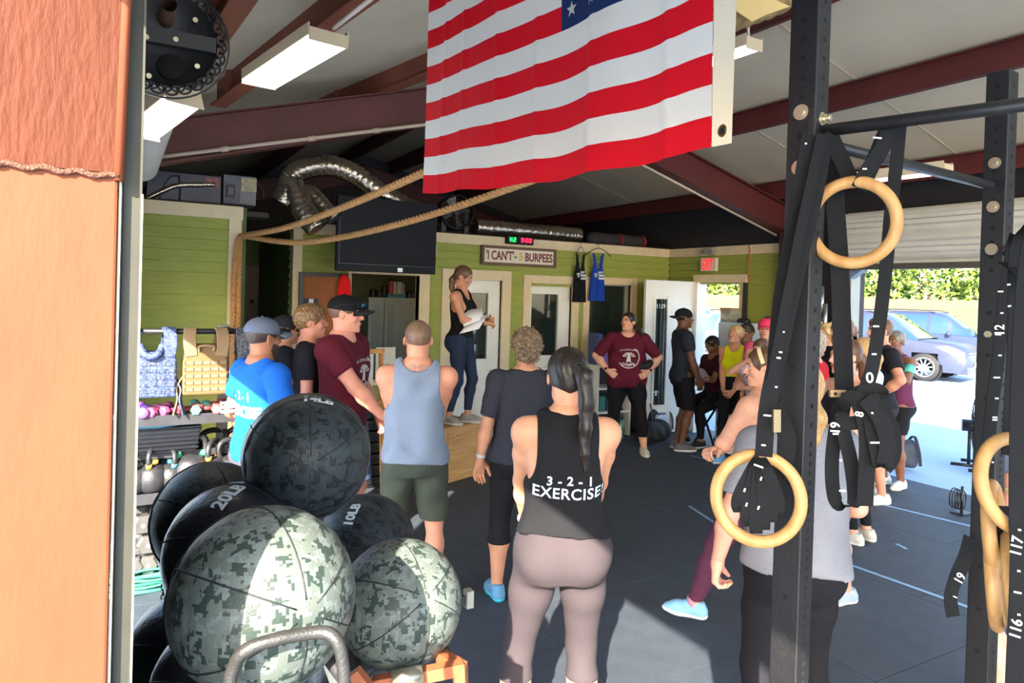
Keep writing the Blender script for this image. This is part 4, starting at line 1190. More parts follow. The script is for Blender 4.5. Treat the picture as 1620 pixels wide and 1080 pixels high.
# ---- climbing rope
ROPE = mat('manila', (182, 134, 82), .85, bump=.5, bscale=200, var=.2, vscale=60)
def rope(b, pts, r=.024, turns=14):
    pts = [Vector(p) for p in pts]; L = 0; acc = [0]
    for i in range(1, len(pts)): L += (pts[i] - pts[i - 1]).length; acc.append(L)
    n = int(L / .012); P = []; j = 0
    for k in range(n + 1):
        s_ = L * k / n
        while j < len(acc) - 2 and acc[j + 1] < s_: j += 1
        P.append(pts[j].lerp(pts[j + 1], (s_ - acc[j]) / max(acc[j + 1] - acc[j], 1e-6)))
    for st in range(3):
        out = []; x = None
        for k, p in enumerate(P):
            d = (P[min(k + 1, n)] - P[max(k - 1, 0)]).normalized()
            x = d.cross(Vector((0, 0, 1))) if x is None else x - d * x.dot(d)
            if x.length < .05: x = d.cross(Vector((0, 1, 0)))
            x.normalize(); y = d.cross(x); a = 2 * PI * (st / 3 + k * .012 / .115)
            out.append(p + (x * math.cos(a) + y * math.sin(a)) * r * .52)
        b.tube(out, r * .56, 6)
hk = on(381, 373, 'y', YH - .08)
e1 = at(690, 264, 3.9); e2 = at(845, 284, 4.1)
rp = empty('climbing_rope', (hk.x, hk.y, hk.z), label='thick tan climbing rope tied back to the corner of the left wall', cat='rope')
L_ = lambda v: Vector(v) - hk
b = MB(); c1 = curve_pts([hk, hk.lerp(e1, .33) - Vector((0, 0, .06)), hk.lerp(e1, .66) - Vector((0, 0, .05)), e1, at(760, 228, 3.8), at(900, 60, 3.4)], 10); rope(b, [L_(p) for p in c1]); b.obj('strand', ROPE, rp)
c2 = curve_pts([hk, hk.lerp(e2, .3) - Vector((0, 0, .15)), hk.lerp(e2, .65) - Vector((0, 0, .13)), e2, at(930, 245, 4.2), at(1040, 70, 4.0)], 10)
b = MB(); rope(b, [L_(p) for p in c2]); b.obj('strand', ROPE, rp)
for k, dx in enumerate((-.055, -.01)):
    b = MB(); c3 = curve_pts([hk, hk + Vector((dx * .6, 0, -.08)), hk + Vector((dx, -.02, -.5)), hk + Vector((dx + .01, -.02, -1.2)), hk + Vector((dx, -.02, -1.9))], 8); rope(b, [L_(p) for p in c3], .023); b.obj('hanging_strand', ROPE, rp)
b = MB(); b.tube([Vector((0, .06, .02)), Vector((-.01, -.03, .01)), Vector((.03, -.03, -.02))], .010, 8); b.obj('hook', BLK, rp)

# ---- ducts, electrical boxes, fans on the roofs of the little rooms
FOIL = mat('duct_foil', (190, 178, 164), .2, metal=.95, bump=1, bscale=22, var=.15, vscale=30)
def duct(b, pts, r):
    P = curve_pts(pts, 14); out = []; rad = []
    n = len(P)
    for i, p in enumerate(P): out.append(p); rad.append(r * (1 + .035 * math.sin(i * 2.1)))
    b.tube(out, rad, 16)
def duct_thing(label, pts, r):
    c = Vector(pts[0]); b = MB(); duct(b, [Vector(p) - c for p in pts], r)
    o = b.obj('flexible_duct', FOIL, None, loc=c); return props(o, label, 'duct', 'foil ducts above the little rooms')
duct_thing('upper foil duct arching over the left hall, near the black screen', [at(452, 300, 7.6), at(470, 272, 7.6), at(520, 262, 7.7), at(565, 278, 7.8), at(606, 308, 7.9), at(660, 335, 8.2)], .115)
duct_thing('left foil duct bending down behind the upper one', [at(446, 320, 6.98), at(462, 296, 6.98), at(478, 330, 6.95), at(502, 362, 6.95)], .115)
duct_thing('short foil duct bending down below the arch of the upper one', [at(466, 318, 7.25), at(490, 306, 7.25), at(515, 330, 7.25), at(532, 345, 7.25)], .085)
duct_thing('foil duct lying along the top of the green office wall', [Vector((on(px, 370, 'y', 8.3).x, 8.32, TZ + z_)) for px, z_ in ((752, .135), (800, .135), (860, .135), (900, .13), (918, .13))], .105)
DGR = mat('dusty_grey_box', (96, 96, 104), .6, var=.15, vscale=8)
ah = empty('air_handler', on(400, 326, 'y', 7.05), label='dusty grey air handler cabinet on top of the left wall', cat='air handler')
W_ = lambda px, py: on(px, py, 'y', 7.05) - on(400, 326, 'y', 7.05)
a_, b__ = W_(232, 318), W_(350, 280); MB().box(a_.x, b__.x, 0, .5, 0, b__.z).obj('duct_box', mat('sheet_duct', (76, 76, 86), .5, metal=.3, var=.15), ah)
a_, b__ = W_(352, 324), W_(405, 281); MB().box(a_.x, b__.x, -.03, .5, 0, b__.z).obj('cabinet', DGR, ah, bevel=.006)
a_, b__ = W_(357, 312), W_(371, 294); b = MB(); b.box(a_.x, b__.x, -.05, -.03, a_.z, b__.z); b.obj('switch_plate', BLK, ah, bevel=.004)
a_, b__ = W_(360, 308), W_(368, 298); MB().box(a_.x, b__.x, -.056, -.049, a_.z, b__.z).obj('switch', DGR, ah)
a_, b__ = W_(380, 303), W_(405, 284); MB().box(a_.x, b__.x, -.045, -.03, a_.z, b__.z).obj('warning_label', mat('old_label', (168, 158, 130), .7, var=.2, vscale=30), ah)
a_, b__ = W_(378, 322), W_(404, 305); MB().box(a_.x, b__.x, -.036, -.03, a_.z, b__.z).obj('data_plate', mat('pale_plate', (120, 118, 120), .6), ah)
a_, b__ = W_(325, 296), W_(348, 282); MB().box(a_.x, b__.x, -.006, .0, a_.z, b__.z).obj('warning_label', mat('red_label', (150, 96, 90), .7, var=.3, vscale=40), ah)
b = MB(); b.tube(curve_pts([W_(228, 316), W_(262, 300), W_(285, 293), W_(340, 292)], 8), .025, 8); b.obj('insulated_line', FOIL, ah)
b = MB(); b.tube(curve_pts([W_(252, 318), W_(257, 298), W_(270, 280), W_(284, 278)], 6), .007, 6); b.tube(curve_pts([W_(405, 290), W_(414, 296), W_(418, 316)], 6), .006, 6); b.tube(curve_pts([W_(284, 318), W_(285, 300), W_(283, 278)], 6), .010, 6); b.obj('cable', BLK, ah)
o = MB().box(-.3, .15, 0, .3, 0, .05).obj('roof_plank', mat('plank_dark', (70, 66, 64), .8), None, loc=on(400, 343, 'y', 7.3)); props(o, 'dark plank lying under the air handler above the hall', 'plank')
# drum fan over the office wall
fc = on(720, 336, 'y', 8.25); fan = empty('drum_fan', (fc.x, fc.y, TZ), label='dark drum fan standing on top of the office wall beside the screen', cat='fan')
hz = fc.z - TZ
b = MB()
for rr_ in (.06, .11, .16, .21): b.tube(arc((0, -.10, hz), rr_, 0, 2 * PI, 28), .0035, 5, closed=False)
for k in range(16):
    a = k * PI / 8; b.tube([(.05 * math.cos(a), -.10, hz + .05 * math.sin(a)), (.21 * math.cos(a), -.09, hz + .21 * math.sin(a))], .003, 5)
b.obj('grille', BLK, fan)
b = MB(); b.lathe([(.21, -.09), (.22, -.09), (.22, .12), (.21, .12), (.21, -.09)], 28, c=(0, 0, hz), axis='y'); b.obj('drum', mat('drum_dark', (44, 44, 50), .4), fan)
for k in range(4):
    a = k * PI / 2 + .4; u = Vector((math.cos(a), 0, math.sin(a))); v = Vector((-math.sin(a), 0, math.cos(a))); c = Vector((0, 0, hz)); b = MB()
    b.add([c + u * .03 - v * .02 + Vector((0, -.02, 0)), c + u * .19 - v * .07 + Vector((0, -.03, 0)), c + u * .19 + v * .05 + Vector((0, .03, 0)), c + u * .03 + v * .02], [(0, 1, 2, 3)]); b.obj('blade', mat('fan_blade', (120, 118, 118), .4, metal=.5), fan)
b = MB(); b.cyl((0, -.05, hz), (0, .08, hz), .045, 16); b.obj('motor', BLK, fan)
b = MB(); b.beam((-.16, 0, .0), (-.16, 0, hz), .03, .06); b.beam((.16, 0, 0), (.16, 0, hz), .03, .06); b.beam((-.2, 0, .012), (.2, 0, .012), .16, .024); b.obj('stand', BLK, fan)
# bundles with red straps on the office roof
for i, (pa, pb, top_) in enumerate(((928, 986, 368), (972, 1022, 371))):
    q0_ = on(pa, 388, 'y', 8.3); q1_ = on(pb, 391, 'y', 8.3)
    r = empty('equipment_bag', (q0_.x, q0_.y, TZ), label='black bundle with a red strap on the office roof, ' + ('nearer the foil duct' if i == 0 else 'nearer the room corner'), cat='bag')
    Lx = q1_.x - q0_.x; hgt = .20
    f = Field(); f.cap((.1, 0, .10), (Lx - .1, 0, .10), .09, .09, flat=(0, 1, 0, .9)).cap((.1, 0, .10), (Lx * .5, 0, .13), .08, .06)
    V, F = skin(f, .02, disp=fold(.008, 20, i), cut=lambda X, Y, Z: .012 - Z + 0 * X + 0 * Y); link('roll', np_mesh('roll', [(V, F, 0)], [mat('dark_canvas', (48, 44, 48), .8, var=.2)]), None, r)
    b = MB(); b.strip(arc((Lx - .10, 0, .10), .105, 0, 2 * PI, 20, (0, 1, 0), (0, 0, 1)), (1, 0, 0), .035, .004); b.obj('strap', mat('red_strap', (158, 34, 34), .6), r)

# ---- wall screen
s0 = at(534, 320, 6.75); s1 = at(693, 330, 6.75)
sc0 = on(534, 330, 'y', 7.35); sc1 = on(692, 330, 'y', 7.35); sz0 = on(612, 431, 'y', 7.35).z; sz1 = on(612, 315, 'y', 7.35).z
tv = empty('television', (sc0.x, 7.35, sz0), label='large black wall screen hanging above the service window', cat='television')
wv = sc1.x - sc0.x; hv = sz1 - sz0
MB().box(0, wv, 0, .06, 0, hv).obj('casing', mat('tv_black', (14, 16, 24), .5, spec=.2), tv, bevel=.006)
MB().box(.02, wv - .02, -.004, .002, .075, hv - .02).obj('screen', mat('tv_screen', (9, 12, 22), .45, spec=.15), tv)
b = MB(); b.box(.028, wv - .03, -.006, -.003, .078, .081).box(.028, .031, -.006, -.003, .078, .6); b.obj('screen_glint', mat('painted_glint', (80, 90, 105), .3), tv)  # pale strips paint a glint along the lower and left screen edges
MB().box(wv * .60, wv * .65, -.008, .0, .012, .055).obj('control_panel', mat('silver', (190, 192, 195), .3, metal=.5), tv)
b = MB(); b.box(wv * .3, wv * .36, .06, YA - 7.35, hv * .35, hv * .45).box(wv * .6, wv * .66, .06, YA - 7.35, hv * .35, hv * .45).box(wv * .25, wv * .7, YA - 7.35 - .03, YA - 7.35 - .01, hv * .2, hv * .6); b.obj('wall_bracket', BLK, tv)
b = MB(); b.tube(curve_pts([(wv + .006, .05, hv * .5), (wv + .012, .03, hv * .35), (wv + .004, .04, hv * .2), (wv + .012, .03, .05)], 6), .006, 6); b.obj('cable', WHITE, tv)

# ---- cork board, red cloth
k0, k1 = wa(471, 470)[0], wa(548, 470)[0]; kz1 = wa(500, 431)[1]; kz0 = wa(500, 585)[1]
cb = empty('cork_board', (k0, YA - .04, kz0), label='brown cork board in a black frame on the green wall', cat='notice board')
b = MB(); t = .045
for a in ((0, t, 0, kz1 - kz0), (k1 - k0 - t, k1 - k0, 0, kz1 - kz0), (t, k1 - k0 - t, 0, t), (t, k1 - k0 - t, kz1 - kz0 - t, kz1 - kz0)): b.box(a[0], a[1], -.03, .02, a[2], a[3])
b.obj('frame', BLK, cb); MB().box(t, k1 - k0 - t, -.005, .018, t, kz1 - kz0 - t).obj('cork', mat('cork', (150, 92, 54), .9, var=.12, vscale=60, bump=.5, bscale=220), cb)
a_, c_ = wa(474, 480), wa(502, 469)
nt_o = empty('notice', (a_[0], YA - .052, a_[1]), label='dark purple flyer with a white band pinned on the cork board', cat='flyer')
MB().box(0, c_[0] - a_[0], 0, .004, -.04, .06).obj('sheet', mat('purple_paper', (42, 32, 70), .6), nt_o)
MB().box(0, c_[0] - a_[0], -.002, .0, -.04, -.012).obj('band', mat('paper', (225, 225, 222), .7), nt_o); MB().box(.09, .14, -.002, .0, .01, .055).obj('emblem', mat('paper', (225, 225, 222), .7), nt_o)
f = Field(); rc = on(545, 470, 'y', YA - .12)
for k in range(4): f.cap((-.05 + .03 * k, 0, .19), (-.07 + .045 * k, 0, -.24), .022, .027, .012)
f.cap((-.02, 0, .23), (0, 0, .22), .03, .03, .02)
V, F = skin(f, .008, disp=fold(.006, 12)); o = link('towel', np_mesh('towel', [(V, F, 0)], [cloth('red_cloth', (222, 26, 26))]), None, None, loc=rc); props(o, 'bright red cloth hanging at the edge of the cork board', 'towel')

# ---- papers and easel by the service window
PAP = mat('whiteboard', (214, 210, 196), .5, var=.03); INK = mat('marker_ink', (60, 70, 66), .7)
def sheet(label, px0, py0, px1, py1, y, seed, tilt=0):
    a_, c_ = on(px0, py1, 'y', y), on(px1, py0, 'y', y); w_, h_ = c_.x - a_.x, c_.z - a_.z
    r = empty('whiteboard', (a_.x, y, a_.z), label=label, cat='whiteboard')
    MB().box(0, w_, 0, .012, 0, h_).obj('board', PAP, r); random.seed(seed)
    for k in range(7):
        z = h_ * (.88 - k * .11); x0 = w_ * .12; x1 = w_ * random.uniform(.35, .85); pts = []
        n = int((x1 - x0) / .006)
        for i in range(n): pts.append((x0 + i * .006, -.001, z + .007 * math.sin(i * 1.9 + seed) * random.random()))
        if len(pts) > 2: b = MB(); b.tube(pts, .0022, 4); b.obj('handwriting', INK, r)
    return r
sheet('white handwritten board leaning beside the man in the maroon shirt', 561, 560, 591, 633, 6.2, 3)
sheet('smaller ruled white sheet on the counter of the service window', 594, 549, 626, 590, 7.94, 8)
EAS = wood('easel_pine', (198, 128, 58), (222, 160, 84), 2, 2)
b = MB(); e0 = floor_at(590, 800); base = on(582, 560, 'y', 6.32)
ea = empty('easel', (base.x, 6.3, 0), label='light pine easel behind the white handwritten board', cat='easel')
for dx in (-.17, .17): MB().beam((dx, 0, 0), (dx * .8, .06, on(582, 553, 'y', 6.3).z), .04, .025).obj('leg', EAS, ea)
MB().beam((0, .45, 0), (0, .07, 1.25), .035, .02).obj('leg', EAS, ea)
MB().beam((-.2, -.02, on(575, 634, 'y', 6.2).z - .03), (.2, -.02, on(575, 634, 'y', 6.2).z - .03), .05, .03).obj('crossbar', EAS, ea)
MB().beam((-.16, .03, on(582, 556, 'y', 6.3).z), (.16, .03, on(582, 556, 'y', 6.3).z), .03, .04).obj('crossbar', EAS, ea)

# ---- counter and cabinet in the window
MB().box(w0 - .1, w1 + .12, YA - .16, YA + .5, wz0 - .06, wz0 - .02).obj('trim_18', CREAM, kind='structure')
cy2 = 9.35; cA = on(583, 470, 'y', cy2); cB = on(657, 470, 'y', cy2)
cab = empty('storage_cabinet', (cA.x, cy2, 0), label='tall pale two-door cabinet inside the room behind the service window', cat='cabinet')
cw, ch = cB.x - cA.x + .25, cA.z; CABM = mat('cabinet_grey', (196, 204, 200), .5, var=.03)
MB().box(0, cw, .02, .6, 0, ch).obj('body', CABM, cab)
for k, (x0, x1) in enumerate(((0, on(606, 500, 'y', cy2).x - cA.x), (on(608, 500, 'y', cy2).x - cA.x, on(628, 500, 'y', cy2).x - cA.x))):
    d = MB().box(x0, x1 - .005, -.02, .02, .08, ch - .02).obj('door', CABM, cab)
    b = MB(); b.box(x0 + .04, x1 - .05, -.027, -.02, ch * .55, ch - .10).box(x0 + .04, x1 - .05, -.027, -.02, .16, ch * .50); b.obj('door_panel', mat('cabinet_panel', (182, 190, 188), .5), d, bevel=.003)
    MB().ball((x1 - .04 if k == 0 else x0 + .03, -.035, ch * .5), .014, 8).obj('knob', mat('brushed_nickel', (160, 155, 145), .3, metal=.8), d)
random.seed(11)
ccols = [((40, 40, 44), 'black'), ((58, 56, 60), 'dark grey'), ((44, 44, 48), 'black'), ((198, 90, 96), 'pink'), ((190, 194, 200), 'silver'), ((220, 216, 208), 'white'), ((150, 152, 180), 'lilac'), ((36, 38, 40), 'black'), ((48, 48, 52), 'black')]
for k, (rgb, cn) in enumerate(ccols):
    px = (590, 600, 608, 618, 624, 631, 637, 648, 654)[k]; p = on(px, 466, 'y', cy2 + .12); hh_ = (.11, .09, .17, .20, .19, .19, .17, .10, .09)[k]
    b = MB(); b.lathe([(.001, 0), (.042, 0), (.044, .01), (.044, hh_ - .02), (.036, hh_), (.001, hh_)], 14)
    c = empty('canister', (p.x, cy2 + .12, ch + (.0 if k in (0, 1, 2, 7, 8) else .055)), label='small %s tub on the cabinet top, %s' % (cn, ('farthest left', 'second from left', 'tall, third from left', 'over the blue box, leftmost', 'over the blue box, second', 'over the blue box, third', 'over the blue box, rightmost', 'right of the blue box', 'farthest right')[k]), cat='canister', group='tubs on the cabinet')
    b.obj('tub', mat('tub_%d' % k, rgb, .4), c); b = MB(); b.cyl((0, 0, hh_ - .018), (0, 0, hh_ + .002), .045, 14); b.obj('lid', mat('tub_lid', (50, 50, 54), .4), c)
q_ = on(611, 466, 'y', cy2 + .1); q2_ = on(639, 466, 'y', cy2 + .1); o = MB().box(0, q2_.x - q_.x, 0, .2, 0, .054).obj('carton', mat('blue_carton', (96, 168, 200), .5, var=.2, vscale=30), None, loc=(q_.x, cy2 + .03, ch), bevel=.003); props(o, 'flat light-blue carton lying on the cabinet top under tubs', 'box')

# ---- sign, clock, shirts, exit
sg0, sg1 = wa(759, 410), wa(876, 418); zz1 = wa(817, 391)[1]; zz0 = wa(817, 421)[1]
sg = empty('wall_sign', (sg0[0], YA - .03, zz0), label="framed wooden sign reading 'I CAN'T' = 5 BURPEES above the office doors", cat='sign')
W2, H2 = sg1[0] - sg0[0], zz1 - zz0; FRM = wood('sign_frame', (86, 62, 50), (112, 84, 66), 3, 0)
for a in ((0, W2, 0, .035), (0, W2, H2 - .035, H2), (0, .035, .035, H2 - .035), (W2 - .035, W2, .035, H2 - .035)): MB().box(a[0], a[1], -.035, .0, a[2], a[3]).obj('frame_rail', FRM, sg)
MB().box(.03, W2 - .03, -.015, .0, .03, H2 - .03).obj('face', mat('sign_face', (222, 210, 190), .7, var=.06, vscale=20), sg)
MAR = mat('sign_maroon', (112, 40, 44), .6)
def fit_text(txt, x0, x1, zc, hgt, mt, parent, y, name='lettering', bold=.004):
    me = text_mesh(txt, hgt / .72, .0015, bold=bold); xs = [v.co.x for v in me.vertices]; ys = [v.co.y for v in me.vertices]
    sx = (x1 - x0) / (max(xs) - min(xs)); sy = hgt / (max(ys) - min(ys)); mx_, my_ = (max(xs) + min(xs)) / 2, (max(ys) + min(ys)) / 2
    for v in me.vertices: v.co.x = (v.co.x - mx_) * sx; v.co.y = (v.co.y - my_) * sy
    return link(name, me, mt, parent, ((x0 + x1) / 2, y, zc), FACE_MY)
fit_text("'I CAN'T'", W2 * .06, W2 * .42, H2 * .52, H2 * .50, MAR, sg, -.017)
fit_text("=", W2 * .425, W2 * .465, H2 * .46, H2 * .11, mat('sign_green', (70, 120, 70), .6), sg, -.017)
fit_text("5", W2 * .49, W2 * .545, H2 * .50, H2 * .46, mat('sign_yellow', (214, 178, 84), .6), sg, -.017)
fit_text("BURPEES", W2 * .575, W2 * .955, H2 * .50, H2 * .46, MAR, sg, -.017)
c0, c1 = wa(797, 378), wa(839, 380); zc0 = wa(818, 387)[1]
ck = empty('interval_clock', (c0[0], YA - .06, zc0), label='black digital gym clock showing H2 in green and 9:20 in red', cat='clock')
wc, hc = c1[0] - c0[0], .105
MB().box(0, wc, -.03, .03, 0, hc).obj('casing', mat('tv_black', (14, 16, 24), .5, spec=.2), ck, bevel=.005)
def seg7(ch, x, z, w_, h_, b):
    on_ = {'9': 'abcdfg', '2': 'abged', '0': 'abcdef', 'H': 'bcefg', '5': 'afgcd'}[ch]; t = w_ * .24
    S = {'a': (x, x + w_, z + h_ - t, z + h_), 'g': (x, x + w_, z + h_ / 2 - t / 2, z + h_ / 2 + t / 2), 'd': (x, x + w_, z, z + t), 'f': (x, x + t, z + h_ / 2, z + h_), 'b': (x + w_ - t, x + w_, z + h_ / 2, z + h_), 'e': (x, x + t, z, z + h_ / 2), 'c': (x + w_ - t, x + w_, z, z + h_ / 2)}
    for k in on_:
        a = S[k]; b.box(a[0], a[1], -.033, -.030, a[2], a[3])
b = MB(); seg7('H', wc * .10, .028, .036, .056, b); seg7('2', wc * .235, .028, .036, .056, b); b.obj('green_digits', mat('led_green', (30, 255, 90), .4, emit=3), ck)
b = MB(); seg7('9', wc * .52, .028, .036, .056, b); seg7('2', wc * .69, .028, .036, .056, b); seg7('0', wc * .82, .028, .036, .056, b); b.box(wc * .645, wc * .665, -.033, -.03, .042, .050).box(wc * .645, wc * .665, -.033, -.03, .064, .072); b.obj('red_digits', mat('led_red', (255, 30, 70), .4, emit=3), ck)

def hung_tank(label, pxc, py0, py1, pxw, rgb, hanger_rgb, y=YA - .12, wide=False):
    c = on(pxc, py0, 'y', y); z1_ = 0; h_ = c.z - on(pxc, py1, 'y', y).z; w_ = on(pxc + pxw / 2, py0, 'y', y).x - on(pxc - pxw / 2, py0, 'y', y).x
    r = empty('tank_top', (c.x, y, c.z), label=label, cat='tank top')
    b = MB(); n = 20; 
    def half(t):                       # outline of one half: t from top to hem
        if t < .42: return w_ * (.42 - .10 * math.sin(t / .42 * PI))
        return w_ * (.44 + .10 * (t - .42) / .58)
    vs = []; fs = []; cols_ = 12
    for lay in (0, .012):
        for i in range(n + 1):
            t = i / n; hw = half(t)
            for j in range(cols_ + 1):
                u = j / cols_ * 2 - 1
                vs.append((u * hw, lay + .014 * math.sin(u * 6 + lay * 90) * t, -t * h_))
    m1 = (n + 1) * (cols_ + 1)
    for lay in (0, 1):
        for i in range(n):
            for j in range(cols_):
                u = abs((j + .5) / cols_ * 2 - 1); t = (i + .5) / n
                if t < .36 * (1 - (u / .62) ** 2) and u < .62: continue      # neck opening
                q = lay * m1 + i * (cols_ + 1) + j; fs.append((q, q + 1, q + cols_ + 2, q + cols_ + 1))
    b.add(vs, fs, True); so2 = b.obj('fabric', cloth('tank_%d_%d_%d' % rgb, rgb), r)
    me = phoenix(.075); link('emblem', me, mat('white_print', (230, 235, 235), .5), r, (-w_ * .22, -.022, -h_ * .46), FACE_MY)
    for k, tx_ in enumerate(('KATY', 'COMMUNITY', 'CROSSFIT')): fit_text(tx_, -w_ * .04, w_ * (.42 if k else .30), -h_ * (.40 + k * .062), h_ * .045, mat('white_print', (230, 235, 235), .5), r, -.024, bold=.002)
    b = MB(); hw = w_ * (.9 if wide else .35); b.tube(curve_pts([(-hw, 0, -.03), (-hw * .6, 0, .03), (0, 0, .075), (hw * .6, 0, .03), (hw, 0, -.03)], 5), .006, 6); b.tube(curve_pts([(0, 0, .07), (0, 0, .12), (.02, .03, .14), (.03, .09, .12)], 4), .003, 6); b.obj('hanger', mat('hanger_%d' % hanger_rgb[0], hanger_rgb, .4), r)
    return r
hung_tank('black racerback tank top with white emblem on a wire hanger', 919, 399, 478, 19, (16, 17, 22), (120, 120, 120))
hung_tank('royal blue racerback tank top with white emblem on a black hanger', 947, 401, 476, 22, (22, 62, 160), (16, 16, 18), wide=True)

e0, e1 = wb(1139, 412), wb(1115, 412); ez1, ez0 = wb(1127, 408)[1], wb(1127, 429)[1]
ex = empty('exit_sign', (XB - .03, e0[0], ez0), label='white box sign with red letters EXIT above the open door', cat='sign')
MB().box(-.05, .0, 0, e1[0] - e0[0], 0, ez1 - ez0).obj('box', mat('sign_white', (214, 206, 190), .5), ex, bevel=.004)
me = text_mesh('EXIT', .18, .001, bold=.004); xs = [v.co.x for v in me.vertices]; ys = [v.co.y for v in me.vertices]; k_ = .82 * (e1[0] - e0[0]) / (max(xs) - min(xs)) * .85; k2_ = .82 * (ez1 - ez0) / (max(ys) - min(ys))
cxm, cym = (max(xs) + min(xs)) / 2, (max(ys) + min(ys)) / 2
for v in me.vertices: v.co.x = (v.co.x - cxm) * k_; v.co.y = (v.co.y - cym) * k2_
link('lettering', me, mat('exit_red', (235, 30, 36), .4, emit=1.2), ex, (-.052, (e1[0] - e0[0]) / 2, (ez1 - ez0) / 2), FACE_MX)
eb = wb(1134, 403); em = empty('emergency_light', (XB - .03, eb[0], eb[1]), label='grey twin-lamp emergency light above the exit sign', cat='light fitting')
MB().box(-.07, 0, 0, .16, .0, .10).obj('box', mat('sign_grey', (150, 148, 140), .5), em, bevel=.01)
for yy in (.0, .16): MB().ball((-.08, yy, .03), .028, 12).obj('lamp', mat('lamp_dark', (96, 94, 90), .3), em)
cdp = [Vector(on(px, py, 'x', XB - .03)) for px, py in ((1185, 388), (1186, 400), (1183, 420), (1184, 445))]
o = MB(); o.tube([p - cdp[0] for p in curve_pts(cdp, 5)], .007, 6); o = o.obj('extension_cord', mat('orange_cord', (190, 80, 40), .6), None, loc=cdp[0]); props(o, 'thin orange cord hanging on the wall right of the exit door', 'cord')
q_ = on(1181, 447, 'x', XB - .04); o = MB(); o.box(-.03, 0, -.03, .03, -.95, 0); o = o.obj('door_bar', mat('dark_bar', (60, 58, 58), .5, metal=.4), None, loc=q_); props(o, 'dark metal bar fixed upright beside the exit door', 'bar')

# ---- white shelf and kit under the third door
def P3(px, py): return on(px, py, 'y', 7.55)
sh0, sh1 = P3(946, 578), P3(1000, 578)
shf = empty('shelf_unit', (sh0.x, 7.55, 0), label='white low shelf unit behind the woman in the maroon shirt', cat='shelf')
sw, shh = sh1.x - sh0.x, sh0.z
for x in (0, sw - .03): MB().box(x, x + .03, 0, .38, 0, shh).obj('side_panel', WHITE, shf)
for z in (0.02, shh * .33, shh * .66, shh - .03): MB().box(.03, sw - .03, 0, .38, z, z + .025).obj('shelf', WHITE, shf)
MB().box(.0, sw, .37, .385, 0, shh).obj('back_panel', mat('shelf_dark', (60, 66, 78), .6), shf)
for k, (dx, wd_, hh_, rgb, nm) in enumerate(((.03, .10, .42, (60, 78, 130), 'dark blue'), (.14, .09, .34, (140, 110, 200), 'lilac'), (.24, .12, .30, (60, 92, 150), 'blue'), (.37, .08, .36, (40, 52, 80), 'navy'))):
    o = MB(); o.box(0, wd_, 0, .22, 0, hh_); o = o.obj('foam_roll_box' if 0 else 'storage_box', mat('kit_%d' % k, rgb, .5, var=.1), None, loc=(sh0.x + dx, 7.62, shh), bevel=.02); props(o, '%s upright box on the white shelf behind the maroon shirt' % nm, 'box')
for k, (dx, rgb) in enumerate(((.08, (52, 120, 120)), (.2, (40, 60, 90)), (.3, (60, 70, 84)))):
    o = MB(); o.box(0, .10, 0, .2, 0, .2); o = o.obj('storage_box', mat('kitb_%d' % k, rgb, .5), None, loc=(sh0.x + dx, 7.6, shh * .33 + .026), bevel=.01); props(o, '%s box inside the white shelf unit' % ('teal', 'navy', 'slate')[k], 'box')

def bottle(label, loc, h_, r_, rgb, lid=(40, 44, 50)):
    r = empty('water_bottle', loc, label=label, cat='bottle'); b = MB(); b.lathe([(.001, 0), (r_ * .9, 0), (r_, .01), (r_, h_ * .72), (r_ * .62, h_ * .84), (r_ * .6, h_ * .88), (.001, h_ * .88)], 18); b.obj('bottle_body', mat('bottle_%d_%d_%d' % rgb, rgb, .25, coat=.4), r)
    b = MB(); b.lathe([(.001, h_ * .86), (r_ * .7, h_ * .86), (r_ * .7, h_), (.001, h_)], 16); b.obj('cap', mat('lid_%d' % lid[0], lid, .4), r); b = MB(); b.tube(arc((0, 0, h_), r_ * .5, 0, PI, 8), .005, 6); b.obj('carry_loop', mat('lid_%d' % lid[0], lid, .4), r)
p = floor_at(991, 700); bottle('green water bottle standing between the feet of the maroon-shirted woman', p + Vector((.1, .25, 0)), .30, .05, (58, 120, 110))
p = floor_at(982, 700); bottle('blue and white bottle beside the green one', p + Vector((.05, .22, 0)), .24, .045, (90, 130, 190), (220, 226, 235))
p = floor_at(993, 700); bottle('clear dark flask behind the green bottle', p + Vector((.20, .42, 0)), .38, .05, (60, 80, 110))
BAGK = mat('bag_black', (24, 26, 32), .75, bump=.5, bscale=60, var=.2); 
